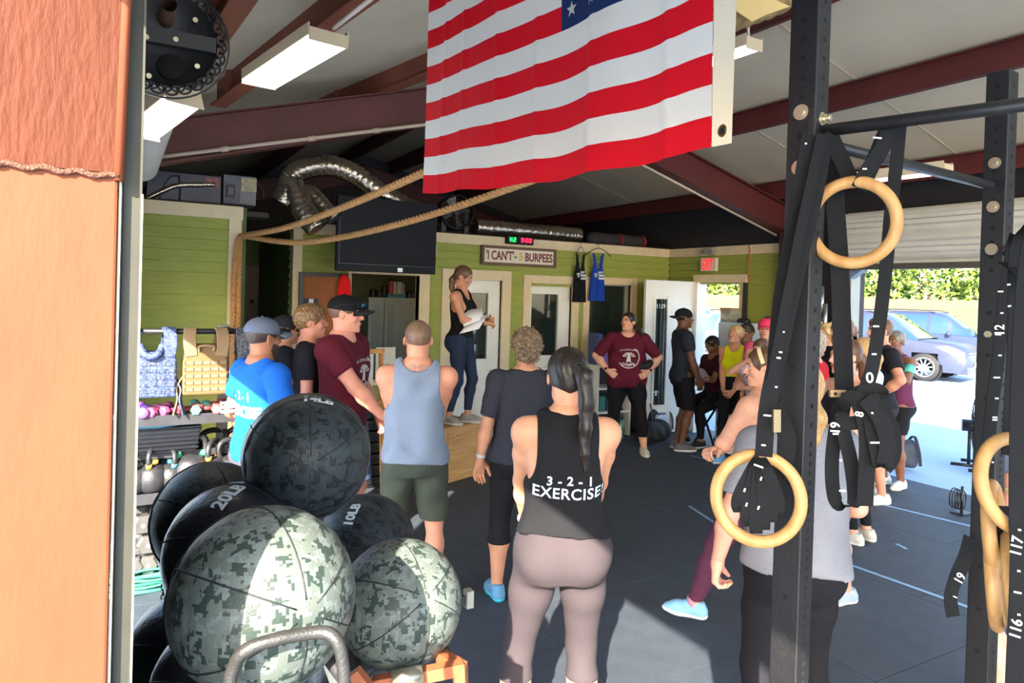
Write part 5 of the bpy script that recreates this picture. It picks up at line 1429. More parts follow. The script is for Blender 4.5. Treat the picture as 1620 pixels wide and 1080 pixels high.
def bag(label, loc, dim, rz, pocket=None, straps=True, rgbm=BAGK, name='backpack'):
    r = empty(name, loc, rz, label, 'bag'); x, y, z = dim; f = Field()
    for sx in (-1, 1):
        f.cap((sx * (x / 2 - y * .4), 0, y * .4), (sx * (x / 2 - y * .45), 0, z - y * .45), y * .42, y * .36, .05)
    f.cap((-x / 2 + y * .4, 0, y * .42), (x / 2 - y * .4, 0, y * .42), y * .42, y * .42, .05).cap((-x / 4, 0, z * .55), (x / 4, 0, z * .6), y * .45, y * .42, .08)
    V, F = skin(f, .012, disp=fold(.006, 22), cut=lambda X, Y, Z: .004 - Z + 0 * X + 0 * Y); link('bag_body', np_mesh('bag', [(V, F, 0)], [rgbm]), None, r)
    if pocket:
        g = Field(); g.cap((-x * .2, -y * .40, z * .30), (x * .2, -y * .40, z * .30), .07, .07, .03).cap((-x * .17, -y * .38, z * .55), (x * .17, -y * .38, z * .55), .06, .06, .05)
        V, F = skin(g, .012); link('front_pocket', np_mesh('pocket', [(V, F, 0)], [mat('pocket_%d' % pocket[0], pocket, .6)]), None, r)
        b = MB(); b.tube(curve_pts([(-x * .27, -y * .52, z * .18), (-x * .27, -y * .5, z * .5), (0, -y * .5, z * .72), (x * .27, -y * .5, z * .5), (x * .27, -y * .52, z * .18)], 6), .009, 6); b.obj('piping', mat('piping_dark', (40, 46, 60), .5), r)
    if straps:
        for sx in (-.25, .25):
            b = MB(); b.strip(curve_pts([(x * sx, y * .3, z * .95), (x * sx * 1.5, -y * .2, z + .03), (x * sx * 2, -y * .6, z * .6), (x * sx * 2.2, -y * .65, z * .15)], 5), (1, .3, 0), .035, .006); b.obj('strap', BAGK, r)
    return r
p = floor_at(1043, 688); bag('black backpack with a pale grey front pocket against the white door', (p.x, p.y + .12, 0), (.42, .24, .42), R(10), (176, 184, 200))
p = floor_at(1034, 697); bag('dark duffel bag slumped on the floor beside the grey-pocket backpack', (p.x - .02, p.y - .02, 0), (.60, .26, .26), R(15), None, False, name='duffel_bag')
p = floor_at(1018, 682); bag('navy backpack standing behind the duffel bag', (p.x + .0, p.y + .15, 0), (.34, .22, .40), R(-10), None, True, mat('bag_navy', (36, 44, 64), .7, bump=.4, bscale=60))
p = floor_at(1427, 738); bag('small dark backpack on the floor by the bystander at the rear opening', (p.x, p.y, 0), (.30, .20, .34), R(-50), None, True, mat('bag_grey', (62, 68, 80), .7, bump=.4, bscale=60))
# ================================================================ left storage rack
RY = 4.95                                   # front plane of the rack
PR = lambda px, py, y=RY: on(px, py, 'y', y)
rx0, rx1 = PR(190, 600).x, PR(372, 600).x
rack = empty('storage_rack', (rx0, RY, 0), label='black steel storage rack along the left green wall', cat='rack')
def shelf_z(px, py): return PR(px, py).z
zs = [shelf_z(300, 656), shelf_z(300, 775), shelf_z(240, 910)]
STB = mat('rack_black', (44, 44, 50), .55, var=.2, vscale=12)
for k, z in enumerate(zs):
    MB().box(0, rx1 - rx0 + (.0 if k == 0 else .3), -.03, .36, z - .05, z).obj('shelf', STB, rack)
    MB().box(0, rx1 - rx0 + (.0 if k == 0 else .3), -.036, -.03, z - .055, z + .012).obj('shelf_lip', STB, rack)
for x in (.0, rx1 - rx0 - .07): MB().box(x, x + .07, .29, .36, 0, shelf_z(300, 525) + .03).obj('upright', mat('rack_grey', (120, 120, 108), .5, var=.1), rack)
for x in (.0,): MB().box(x, x + .05, -.03, .02, 0, zs[1]).obj('upright', STB, rack)
vz = shelf_z(300, 524)
b = MB(); b.tube([(-.1, .0, vz), (rx1 - rx0 + .35, .0, vz)], .018, 12); b.obj('hanging_bar', BLK, rack)
for x in (.0, rx1 - rx0 - .05): MB().beam((x + .02, .33, vz), (x + .02, .0, vz), .04, .03).obj('bar_arm', STB, rack)

def camo(name, c1, c2, c3, sc=30, rough=.6):
    if name in MATS: return MATS[name]
    m = mat(name, c1, rough, bump=.2, bscale=300, spec=.3); nt = m.node_tree; p = nt.nodes['Principled BSDF']; mp = nt.nodes['Mapping']
    mp2 = nt.nodes.new('ShaderNodeVectorMath'); mp2.operation = 'SNAP'; mp2.inputs[1].default_value = (.006, .006, .006)
    nt.links.new(mp.outputs[0], mp2.inputs[0])
    last = None
    base = nt.nodes.new('ShaderNodeRGB'); base.outputs[0].default_value = (*lin(c1), 1); last = base.outputs[0]
    for i, c in enumerate((c2, c3)):
        n = nt.nodes.new('ShaderNodeTexNoise'); n.inputs['Scale'].default_value = sc * (1 + .35 * i); n.inputs['Detail'].default_value = 3
        ad = nt.nodes.new('ShaderNodeVectorMath'); ad.inputs[1].default_value = (i * 7.3, i * 3.1, 0); nt.links.new(mp2.outputs[0], ad.inputs[0]); nt.links.new(ad.outputs[0], n.inputs[0])
        r = nt.nodes.new('ShaderNodeValToRGB'); r.color_ramp.interpolation = 'CONSTANT'; r.color_ramp.elements[0].position = 0; r.color_ramp.elements[1].position = .535 + .02 * i
        mx = nt.nodes.new('ShaderNodeMixRGB'); mx.inputs[2].default_value = (*lin(c), 1)
        nt.links.new(n.outputs[0], r.inputs[0]); nt.links.new(r.outputs[0], mx.inputs[0]); nt.links.new(last, mx.inputs[1]); last = mx.outputs[0]
    nt.links.new(last, p.inputs['Base Color']); return m

def vest(label, pxl, pxr, pyb, mt, sc=1.0, strapw=.075, scoop=True, mt2=None):
    x0, x1 = PR(pxl, 600, RY - .05).x, PR(pxr, 600, RY - .05).x; zb_ = PR((pxl + pxr) / 2, pyb, RY - .05).z; w_ = x1 - x0; h_ = vz - zb_
    r = empty('weight_vest', ((x0 + x1) / 2, RY - .02, zb_), label=label, cat='weight vest')
    mt2 = mt2 or mt
    b = MB(); pan = [(-w_ * .5, h_ * .0), (w_ * .5, h_ * .0), (w_ * .5, h_ * .52), (w_ * .46, h_ * .68), (w_ * .34, h_ * .76), (w_ * .2, h_ * .80 if not scoop else h_ * .70), (-w_ * .2, h_ * .80 if not scoop else h_ * .70), (-w_ * .34, h_ * .76), (-w_ * .46, h_ * .68), (-w_ * .5, h_ * .52)]
    b.prism(pan, 'y', -.075, -.02); b.obj('front_panel', mt, r, bevel=.014)
    b = MB(); b.prism([(x * .98, z) for x, z in pan], 'y', .03, .07); b.obj('back_panel', mt, r, bevel=.012)
    for sx in (-1, 1):
        b = MB(); c = Vector((sx * w_ * .33, 0, 0))
        b.strip(curve_pts([c + Vector((0, -.075, h_ * .62)), c + Vector((sx * .01, -.07, h_ * .85)), c + Vector((sx * .005, -.02, h_ + .012)), c + Vector((0, .02, h_ + .012)), c + Vector((0, .075, h_ * .8)), c + Vector((0, .075, h_ * .5))], 5), (1, 0, 0), strapw, .014); b.obj('shoulder_strap', mt2, r, bevel=.004)
    for k in range(5):                              # stitched webbing rows
        z = h_ * (.07 + k * .105); b = MB(); b.box(-w_ * .45, w_ * .45, -.0795, -.074, z, z + h_ * .055); rw = b.obj('webbing_row', mt2, r)
        for q in range(6): MB().box(-w_ * .45 + w_ * .9 * q / 5 - .003, -w_ * .45 + w_ * .9 * q / 5 + .003, -.0815, -.079, z, z + h_ * .055).obj('stitch', mat('stitch_dark', (52, 46, 48), .8), rw)
    if scoop: b = MB(); b.tube(curve_pts([(-w_ * .22, -.05, h_ * .80), (-w_ * .14, -.085, h_ * .68), (0, -.095, h_ * .63), (w_ * .14, -.085, h_ * .68), (w_ * .22, -.05, h_ * .80)], 6), .022, 8); b.obj('collar_pad', mt, r)
    else: b = MB(); b.tube(curve_pts([(-w_ * .16, -.08, h_ * .70), (-w_ * .14, -.088, h_ * .78), (w_ * .14, -.088, h_ * .78), (w_ * .16, -.08, h_ * .70)], 5), .009, 6); b.obj('grab_handle', mt2, r)
    for sx in (-1, 1):
        b = MB(); b.strip(curve_pts([(sx * w_ * .48, -.02, h_ * .28), (sx * w_ * .60, -.04, h_ * .12), (sx * w_ * .58, -.05, -.02), (sx * w_ * .66, -.04, -.12)], 5), (.3, 1, 0), .05, .008); b.obj('side_strap', mt2, r)
    return r
vest('pale blue camouflage weight vest hanging nearest the steel column', 196, 279, 628, camo('vest_blue', (60, 74, 108), (42, 50, 84), (80, 90, 118), 55, .55))
TANV = mat('vest_tan', (104, 80, 46), .8, bump=.4, bscale=200, var=.08, vscale=10)
vest('sandy tan weight vest hanging in the middle of the bar', 288, 360, 623, TANV, scoop=False, mt2=mat('vest_tan_strap', (122, 100, 72), .8, bump=.4, bscale=200))
vest('grey camouflage weight vest at the right end of the bar', 374, 424, 600, camo('vest_grey', (70, 74, 84), (44, 48, 56), (96, 100, 108), 55, .6))

# small dumbbells on the top shelf
def small_db(label, px, py, rgb, ang, hexa=True, ln=.15, y=RY + .02, end=False):
    p = PR(px, py, y); r = empty('dumbbell', (p.x, y, zs[0] + .034), R(ang), label, 'dumbbell', group='small coloured dumbbells on the rack'); m_ = mat('vinyl_%d_%d_%d' % rgb, rgb, .45, bump=.1, bscale=200)
    for sx in (-1, 1):
        b = MB(); n = 6 if hexa else 20; rr_ = .034
        prof = [(.001, sx * ln * .5), (rr_ * .8, sx * ln * .5), (rr_, sx * ln * .46), (rr_, sx * ln * .28), (rr_ * .8, sx * ln * .22), (.001, sx * ln * .22)]
        b.lathe(prof, n, axis='x'); o = b.obj('head', m_, r)
        for p_ in o.data.polygons: p_.use_smooth = not hexa
    b = MB(); b.cyl((-ln * .25, 0, 0), (ln * .25, 0, 0), .014, 10); b.obj('handle', m_, r)
PNK = (150, 66, 110); 
small_db('dark purple dumbbell, farthest left behind the lilac one', 224, 645, (92, 48, 140), 100, False, .14, RY + .16)
small_db('lilac round dumbbell seen end-on at the left of the shelf', 229, 648, (104, 72, 146), 80, False, .16)
small_db('pink dumbbell, first from the left', 248, 648, PNK, 55); small_db('pink dumbbell, second from the left', 272, 647, (156, 70, 114), 35)
small_db('pink dumbbell behind the second pink one', 258, 640, (146, 62, 104), 50, True, .15, RY + .14)
small_db('teal dumbbell standing behind the salmon ones', 309, 640, (54, 120, 110), 90, False, .14, RY + .16); small_db('mint dumbbell seen end-on in the middle of the shelf', 310, 647, (74, 136, 126), 85, True, .14)
small_db('pale mint round dumbbell beside the teal one', 326, 640, (78, 140, 130), 85, False, .12, RY + .12); small_db('salmon dumbbell, left of the mint one', 297, 647, (150, 58, 60), 20, True, .11)
small_db('salmon dumbbell, right of the mint one', 328, 647, (152, 60, 62), 12); small_db('coral pink dumbbell at the right end of the shelf', 349, 644, (158, 78, 78), 60)
small_db('coral red dumbbell behind the right end one', 345, 636, (154, 66, 70), 60, True, .15, RY + .16)

# black bin with a blue file
p = PR(250, 712); q = PR(317, 712); bz = PR(280, 708).z; bt = PR(280, 672).z
zm = shelf_z(300, 716)
MB().box(0, rx1 - rx0, .08, .36, zm - .04, zm).obj('shelf', STB, rack)
bn = empty('storage_bin', ((p.x + q.x) / 2 - .2, RY + .19, zm + .002), label='black plastic bin full of bands between the two upper shelves', cat='bin'); bw = q.x - p.x + .42; bh = bt - zm - .02
BIN = mat('bin_black', (24, 26, 32), .3, bump=.3, bscale=20, coat=.3)
b = MB(); b.add([(-bw / 2 * k, -.15 * k, z) for k, z in ()], []) 
vs = []; 
for z, k in ((0, .9), (bh, 1.0), (bh, .94), (.02, .85)):
    for sx, sy in ((-1, -1), (1, -1), (1, 1), (-1, 1)): vs.append((sx * bw / 2 * k, sy * .17 * k, z))
b.add(vs, [(3, 2, 1, 0)] + [(a * 4 + i, a * 4 + (i + 1) % 4, (a + 1) * 4 + (i + 1) % 4, (a + 1) * 4 + i) for a in range(3) for i in range(4)] + [(12, 13, 14, 15)]); b.obj('tub', BIN, bn, bevel=.006)
for k in range(5): MB().box(-bw / 2 + .02, bw / 2 - .02, -.172, -.158, bh * (.15 + .16 * k), bh * (.15 + .16 * k) + .012).obj('rib', BIN, bn)
o = MB(); o.box(-.17, .17, -.01, .01, -.03, .03); o = o.obj('folder', mat('blue_folder', (86, 160, 200), .4), None, loc=(bn.location.x + .10, RY + .06, zm + bh + .024), rot=(R(-35), R(-9), 0)); props(o, 'bright blue flat folder lying across the black bin', 'folder')
b = MB(); 
for k in range(5): b.tube(curve_pts([(-.22 + .07 * k, -.06, .0), (-.2 + .06 * k, .0, .05), (-.12 + .05 * k, .05, .04), (-.1 + .06 * k, .02, -.01)], 5), .010, 6)
o = b.obj('resistance_band', mat('band_grey', (110, 114, 116), .6), None, loc=(bn.location.x - .05, RY + .17, zm + bh + .004)); props(o, 'tangle of grey bands on top of the black bin', 'bands', kind='stuff')

# kettlebells
def kettlebell(label, px, py, y, sc, ang, col, dark=(48, 48, 52)):
    p = on(px, py, 'y', y); r = empty('kettlebell', (p.x, y, zs[1] + .002), R(ang), label, 'kettlebell', group='kettlebells on the rack'); s_ = sc * 1.0
    m_ = mat('kettle_%d' % dark[0], dark, .42, var=.2, vscale=25, bump=.25, bscale=90, metal=.25)
    b = MB(); b.lathe([(.001, 0), (.055 * s_, 0), (.085 * s_, .025 * s_), (.10 * s_, .085 * s_), (.085 * s_, .15 * s_), (.05 * s_, .178 * s_), (.001, .182 * s_)], 24); b.obj('bell', m_, r)
    b = MB(); b.tube(curve_pts([(-.045 * s_, 0, .155 * s_), (-.072 * s_, 0, .20 * s_), (-.066 * s_, 0, .255 * s_), (-.03 * s_, 0, .278 * s_), (.03 * s_, 0, .278 * s_), (.066 * s_, 0, .255 * s_), (.072 * s_, 0, .20 * s_), (.045 * s_, 0, .155 * s_)], 4), .0165 * s_, 10); b.obj('handle', m_, r)
    if col:
        for sx in (-1, 1): b = MB(); b.tube([(sx * .060 * s_, 0, .172 * s_), (sx * .071 * s_, 0, .198 * s_)], .0195 * s_, 10); b.obj('colour_band', mat('kb_%d_%d_%d' % col, col, .4), r)
YL, CY_, GN_, OR_ = (236, 190, 60), (70, 170, 200), (60, 170, 120), (226, 150, 60)
ks = [(213, 775, RY + .06, .95, 80, None, 'half hidden by the steel column'), (240, 775, RY + .05, 1.0, 70, YL, 'yellow-banded, first in the front row'), (271, 775, RY + .06, .95, 100, CY_, 'blue-banded, second in the front row'),
      (301, 775, RY + .06, 1.25, 5, GN_, 'large and green-banded, third in the front row'), (336, 775, RY + .05, 1.1, 60, OR_, 'fourth in the front row'), (362, 775, RY + .06, 1.1, 20, None, 'fifth in the front row'),
      (236, 760, RY + .26, 1.15, 60, YL, 'behind the first yellow-banded one'), (256, 760, RY + .28, 1.12, 30, YL, 'behind between the first and second'), (280, 760, RY + .27, 1.2, 70, YL, 'behind the blue-banded one'),
      (306, 760, RY + .29, 1.1, 0, YL, 'behind the large green-banded one'), (333, 760, RY + .28, 1.2, 25, None, 'back row, third from the right'), (354, 760, RY + .27, 1.15, 90, None, 'back row, second from the right'), (376, 760, RY + .28, 1.2, 0, CY_, 'back row, farthest right')]
for px, py, y, sc, an_, c_, t_ in ks: kettlebell('black iron kettlebell, ' + t_, px, py, y, sc * .96, an_, c_)
# hex dumbbells
def hexdb(label, px, py, y, z, ang, sc=1.0):
    p = on(px, py, 'y', y); r = empty('dumbbell', (p.x, y, z), R(ang), label, 'dumbbell', group='large hex dumbbells on the lower shelf'); m_ = mat('hex_grey', (72, 72, 72), .5, var=.12, vscale=20)
    for sx in (-1, 1):
        b = MB(); b.lathe([(.001, sx * .14), (.052 * sc, sx * .14), (.066 * sc, sx * .125), (.066 * sc, sx * .06), (.05 * sc, sx * .045), (.001, sx * .045)], 6, axis='x'); o = b.obj('head', m_, r)
        for p_ in o.data.polygons: p_.use_smooth = False
        b = MB(); b.cyl((sx * .139, 0, 0), (sx * .142, 0, 0), .013, 10); b.obj('end_mark', mat('hex_mark', (170, 168, 160), .5), r)
    b = MB(); b.cyl((-.06, 0, 0), (.06, 0, 0), .016, 12); b.obj('handle', mat('chrome', (180, 180, 178), .25, metal=.9), r)
hexdb('grey hex dumbbell, lowest one at the front of the stack', 237, 885, RY + .14, zs[2] + .062, 84); hexdb('grey hex dumbbell, resting on the lowest one', 233, 850, RY + .14, zs[2] + .192, 90); hexdb('grey hex dumbbell, topmost behind the second', 222, 832, RY + .14, zs[2] + .322, 95)
hexdb('grey hex dumbbell tucked behind the left end of the stack', 212, 870, RY + .14, zs[2] + .062, 88); hexdb('grey hex dumbbell lying crosswise at the right of the stack', 262, 838, RY + .20, zs[2] + .062, 10, .8)
b = MB(); random.seed(4)
for k in range(10):
    c = Vector((random.uniform(-.12, .12), random.uniform(-.03, .08), .012 + .008 * k)); b.tube([c + Vector(((.22 + .03 * math.sin(k)) * math.cos(a), .08 * math.sin(a), .006 * math.sin(3 * a + k))) for a in [i * 2 * PI / 24 for i in range(24)]], .008, 6, closed=True)
gp_ = on(236, 925, 'z', .02); o = b.obj('skipping_rope', mat('green_cord', (58, 150, 116), .45, var=.2, vscale=30), None, loc=(gp_.x - .05, gp_.y, 0)); props(o, 'pile of green coiled cords on the floor under the rack', 'rope', kind='stuff')

# ================================================================ medicine balls on their stand
BK = mat('ball_black', (26, 27, 33), .42, bump=.35, bscale=60, coat=.15, var=.1)
CAMO = camo('ball_camo', (88, 96, 92), (46, 58, 54), (100, 110, 108), 38, .42)
CAMOD = camo('ball_camo_dark', (44, 52, 56), (20, 24, 28), (38, 44, 48), 38, .45)
def medball(label, c, r_, mt, axis, lab=None, seams=6, cap=None):
    """axis = direction from the centre towards the pole that faces us"""
    o = empty('medicine_ball', c, label=label, cat='medicine ball', group='camouflage medicine balls on the ball stand'); ax = Vector(axis).normalized(); q = ax.to_track_quat('Z', 'X').to_matrix().to_4x4()
    b = MB(); b.T = q
    for k in range(seams * 2):                         # six panels, split at their seams
        pass
    n = 48; prof = [(max(1e-4, math.sin(PI * i / 28)) * r_, -math.cos(PI * i / 28) * r_) for i in range(29)]; vs = []
    for rr_, z in prof:
        for k in range(n):
            a = 2 * PI * k / n; g = 1 - .010 * math.exp(-((((a * seams / (2 * PI)) + .5) % 1 - .5) / .05) ** 2) + .004 * math.sin(a * 13 + z * 30)
            vs.append((rr_ * math.cos(a) * g, rr_ * math.sin(a) * g, z))
    fs = [(i * n + k, i * n + (k + 1) % n, (i + 1) * n + (k + 1) % n, (i + 1) * n + k) for i in range(28) for k in range(n)]
    b.add(vs, fs, True); b.m = []
    for f in b.f:
        z = sum(((q.inverted() @ Vector(b.v[i])).z) for i in f) / 4
        b.m.append(1 if (cap is not None and z < cap * r_) else 0)
    b.obj('cover', [mt, BK], o)
    for k in range(seams):
        a = 2 * PI * k / seams; b = MB(); b.T = q; b.tube([(math.cos(a) * math.sin(t) * r_ * 1.000, math.sin(a) * math.sin(t) * r_ * 1.0, math.cos(t) * r_ * 1.0) for t in [PI * i / 24 for i in range(1, 22)]], .0016, 4); b.obj('seam', mat('seam_dark', (30, 34, 38), .6), o)
    if cap is not None:
        b = MB(); b.T = q; zc = cap * r_; rc_ = math.sqrt(1 - cap * cap) * r_ * 1.002; b.tube([(rc_ * math.cos(a), rc_ * math.sin(a), zc + .003 * math.sin(a * 16)) for a in [2 * PI * i / 64 for i in range(64)]], .0030, 5, closed=True); b.obj('seam', mat('seam_dark', (30, 34, 38), .6), o)
    if lab:
        txt, dirv, upv, sz = lab; d = Vector(dirv).normalized(); me = text_mesh(txt, sz, 0, bold=.002); bm = bmesh.new(); bm.from_mesh(me)
        es = [e for e in bm.edges if e.calc_length() > .012]; bmesh.ops.subdivide_edges(bm, edges=es, cuts=2); bmesh.ops.triangulate(bm, faces=bm.faces)
        u = Vector(upv); rgt = u.cross(d).normalized(); u = d.cross(rgt)
        for v in bm.verts:
            th = v.co.x / r_; ph = v.co.y / r_; v.co = (d * math.cos(th) * math.cos(ph) + rgt * math.sin(th) * math.cos(ph) + u * math.sin(ph)) * (r_ * 1.004)
        bm.to_mesh(me); bm.free(); link('lettering', me, mat('ball_print', (196, 204, 208), .6), o)
    return o
RB = .178
def bc(px, py, rpx): return at(px, py, FPX * RB / rpx)
Bc = bc(418, 945, 141); Be = bc(633, 953, 97.5); Bt = bc(486, 720, 98.5); Bb = bc(373, 872, 107); Ba = bc(335, 822, 90); Bd = bc(578, 862, 79)
toC = lambda c: (EYE - c).normalized()
medball('large green camouflage ball at the front left, nearest the camera', Bc, RB, CAMO, toC(Bc) + CR * .55 - CU * .2, None, 6, -.35)
medball('green camouflage ball at the front right with a seam down its side', Be, RB, CAMO, toC(Be) + CR * .5 + CU * .1, None, 6, -.45)
medball('dark ball lettered 14LB on top of the pile', Bt, RB, CAMOD, toC(Bt) + CR * .05 - CU * .15, ('14LB', toC(Bt) * .30 + CU * .93 + CR * .18, CU * .2 - toC(Bt) * 1, .042), 6, .34)
medball('dark ball lettered 20LB behind the large front ball', Bb, RB, BK, toC(Bb) * .2 + CR * .9, ('20LB', toC(Bb) * .42 + CU * .86 - CR * .10, -CR * .7 + CU * .6 , .05), 6, None)
medball('plain black ball farthest back on the left', Ba, RB, CAMOD, toC(Ba) + CR * .5, None, 6, -.1)
medball('dark ball lettered 10LB tucked behind the front right ball', Bd, RB, CAMOD, toC(Bd) + CR * .8, ('10LB', toC(Bd) * .70 + CU * .66 - CR * .28, -CR * .93 + CU * .3, .045), 6, -.3)
Bf = bc(300, 1030, 93); Bg = bc(355, 1085, 110); Bh = bc(600, 1170, 95)
medball('black ball low at the left, below the 20LB ball', Bf, RB, BK, toC(Bf) * .5 + CR, None, 6, None)
medball('black ball at the bottom edge under the large front ball', Bg, RB, BK, toC(Bg) * .5 + CR, None, 6, None)
medball('dark ball on the lowest tier under the right front ball', Vector((Be.x - .02, Be.y + .05, .48)), RB, CAMOD, toC(Be), None, 6, None)
medball('black ball on the lowest tier at the back', Vector((Bd.x, Bd.y + .02, .50)), RB, BK, toC(Be), None, 6, None)
medball('black ball on the lowest tier at the back left', Vector((Ba.x, Ba.y + .02, .66)), RB, BK, toC(Be), None, 6, None)
# stand
st = empty('ball_stand', (Bt.x, Bt.y, 0), label='tubular steel medicine ball stand with orange-primed arms', cat='ball stand')
GT = mat('grey_tube', (66, 66, 66), .35, metal=.5, var=.15, vscale=30, bump=.2, bscale=200); OT = mat('orange_tube', (150, 84, 54), .5, var=.12, bump=.2, bscale=60)
So = st.location; HP = lambda px, py, d: at(px, py, d) - So
b = MB(); b.tube(curve_pts([HP(362, 1120, 1.18), HP(368, 1060, 1.18), HP(400, 1022, 1.18), HP(500, 1000, 1.22), HP(532, 1012, 1.22), HP(543, 1055, 1.22), HP(545, 1125, 1.22)], 6), .0115, 12); b.obj('front_hoop', GT, st)
for c in ((Bc, Bb, Ba), (Be, Bd)):
    a = c[0] - So; e = c[-1] - So; d = (e - a).normalized(); sd = d.cross(Vector((0, 0, 1))).normalized()
    for s2 in (-1, 1):
        b = MB(); o_ = Vector((0, 0, -RB - .002)) * .80 + sd * s2 * RB * .72; b.tube([a + o_ - d * .12, e + o_ + d * .2], .014, 10); b.obj('rail', mat('rail_dark', (36, 36, 40), .45), st)
pe = Be - So; ends = pe + Vector((0, 0, -RB * .85))
b = MB(); b.beam(HP(590, 1082, 1.86), HP(665, 1068, 1.86), .032, .032); b.beam(HP(665, 1068, 1.86), HP(732, 1055, 1.9), .032, .032); b.beam(HP(728, 1050, 1.9), HP(730, 1120, 1.9), .034, .034); b.beam(HP(698, 1038, 1.98), HP(729, 1058, 1.9), .034, .034); b.beam(HP(560, 1062, 1.8), HP(584, 1092, 1.8), .03, .03)
b.obj('arm', OT, st)
b = MB(); b.cyl(HP(620, 1076, 1.82), HP(668, 1066, 1.84), .024, 16); b.obj('arm_sleeve', mat('sleeve_steel', (150, 146, 132), .3, metal=.7), st)
b = MB(); b.box(-.012, .012, -.016, .016, -.028, .028); b.T = None; o = b.obj('end_cap', mat('white_cap', (150, 150, 140), .5), st, loc=HP(741, 946, 2.3))
b = MB(); b.beam(HP(727, 950, 2.3), HP(738, 948, 2.3), .02, .03); b.obj('cap_arm', BLK, st)
b = MB(); b.box(-.012, .012, -.01, .01, -.03, .03); b.obj('end_cap', mat('white_cap', (150, 150, 140), .5), st, loc=HP(523, 1058, 1.5), rot=(0, R(-20), 0))
for x_, y_ in ((-.28, -.75), (.26, -.10), (-.28, .5), (.35, .5)): b = MB(); b.beam((x_, y_, 0), (x_, y_, .62 if x_ > 0 else .95), .05, .05); b.obj('post', BLK, st)
for y_ in (-.35, .5): b = MB(); b.beam((-.3, y_, .3), (.37, y_, .3), .04, .04); b.beam((-.3, y_, .03), (.37, y_, .03), .06, .05); b.obj('cross_tube', BLK, st)
b = MB(); b.beam((-.28, -.75, .3), (-.28, .5, .3), .04, .04); b.beam((.35, -.35, .3), (.35, .5, .3), .04, .04); b.obj('side_rail', BLK, st)
b = MB()
for k in range(9): 
    c = HP(258, 900 + k * 9, 2.2); b.tube([c + Vector((.006 * math.cos(a) * (1 if k % 2 else .2), .006 * math.cos(a) * (0 if k % 2 else 1), .011 * math.sin(a))) for a in [i * PI / 5 for i in range(10)]], .002, 5, closed=True)
b.obj('chain', mat('chain_dark', (50, 50, 54), .4, metal=.7), st)

# ================================================================ plyo box, stacked bins
PLY = wood('plywood', (176, 132, 82), (206, 164, 108), 2, 0)
bp0 = on(707, 765, 'z', 0); bp1 = on(764, 748, 'z', 0)
ang = math.atan2(bp1.y - bp0.y, bp1.x - bp0.x); BW = (bp1 - bp0).length * 1.0; BH = .535
pb = empty('plyo_box', (bp0.x, bp0.y, 0), ang, 'wooden jump box under the feet of the woman reading', 'box'); BWx = .76
xo = BW - BWx if False else 0.0
L0 = on(655, 700, 'y', bp0.y).x - bp0.x
for nm, a in (('front_panel', (L0, BW, 0, .018, 0, BH)), ('back_panel', (L0, BW, .50, .518, 0, BH)), ('side_panel', (L0, L0 + .018, .018, .50, 0, BH)), ('side_panel', (BW - .018, BW, .018, .50, 0, BH)), ('top_panel', (L0, BW, 0, .518, BH, BH + .018))): MB().box(*a).obj(nm, PLY, pb, bevel=.003)
for z in (.1, .25, .40):
    for x in (L0 + .05, 0.0, BW - .05): MB().cyl((x, -.002, z), (x, .0, z), .006, 8).obj('screw', mat('screw', (70, 60, 50), .5), pb)
MB().box(-.006, .0, -.001, .0, 0, BH).obj('joint', mat('joint_dark', (110, 80, 48), .8), pb)
dk0 = on(575, 725, 'y', 6.45); dk1 = on(604, 725, 'y', 6.45)
tz = on(590, 642, 'y', 6.45).z
for k in range(7):
    o = MB(); hh_ = (tz - .02) / 7; o.box(-.02, dk1.x - dk0.x + .05, 0, .4, k * hh_ + .006, (k + 1) * hh_ - .008); o.box(.0, dk1.x - dk0.x + .03, -.02, .0, k * hh_ + hh_ * .35, k * hh_ + hh_ * .6)
    o = o.obj('stacking_tray', mat('tray_black', (20, 21, 25), .35, coat=.3), None, loc=(dk0.x, 6.45, 0), bevel=.008); props(o, 'black stacking tray, %s in the tower behind the grey tank-top man' % ('lowest', 'second lowest', 'third from the bottom', 'middle', 'third from the top', 'second from the top', 'topmost')[k], 'tray', 'black tray tower')

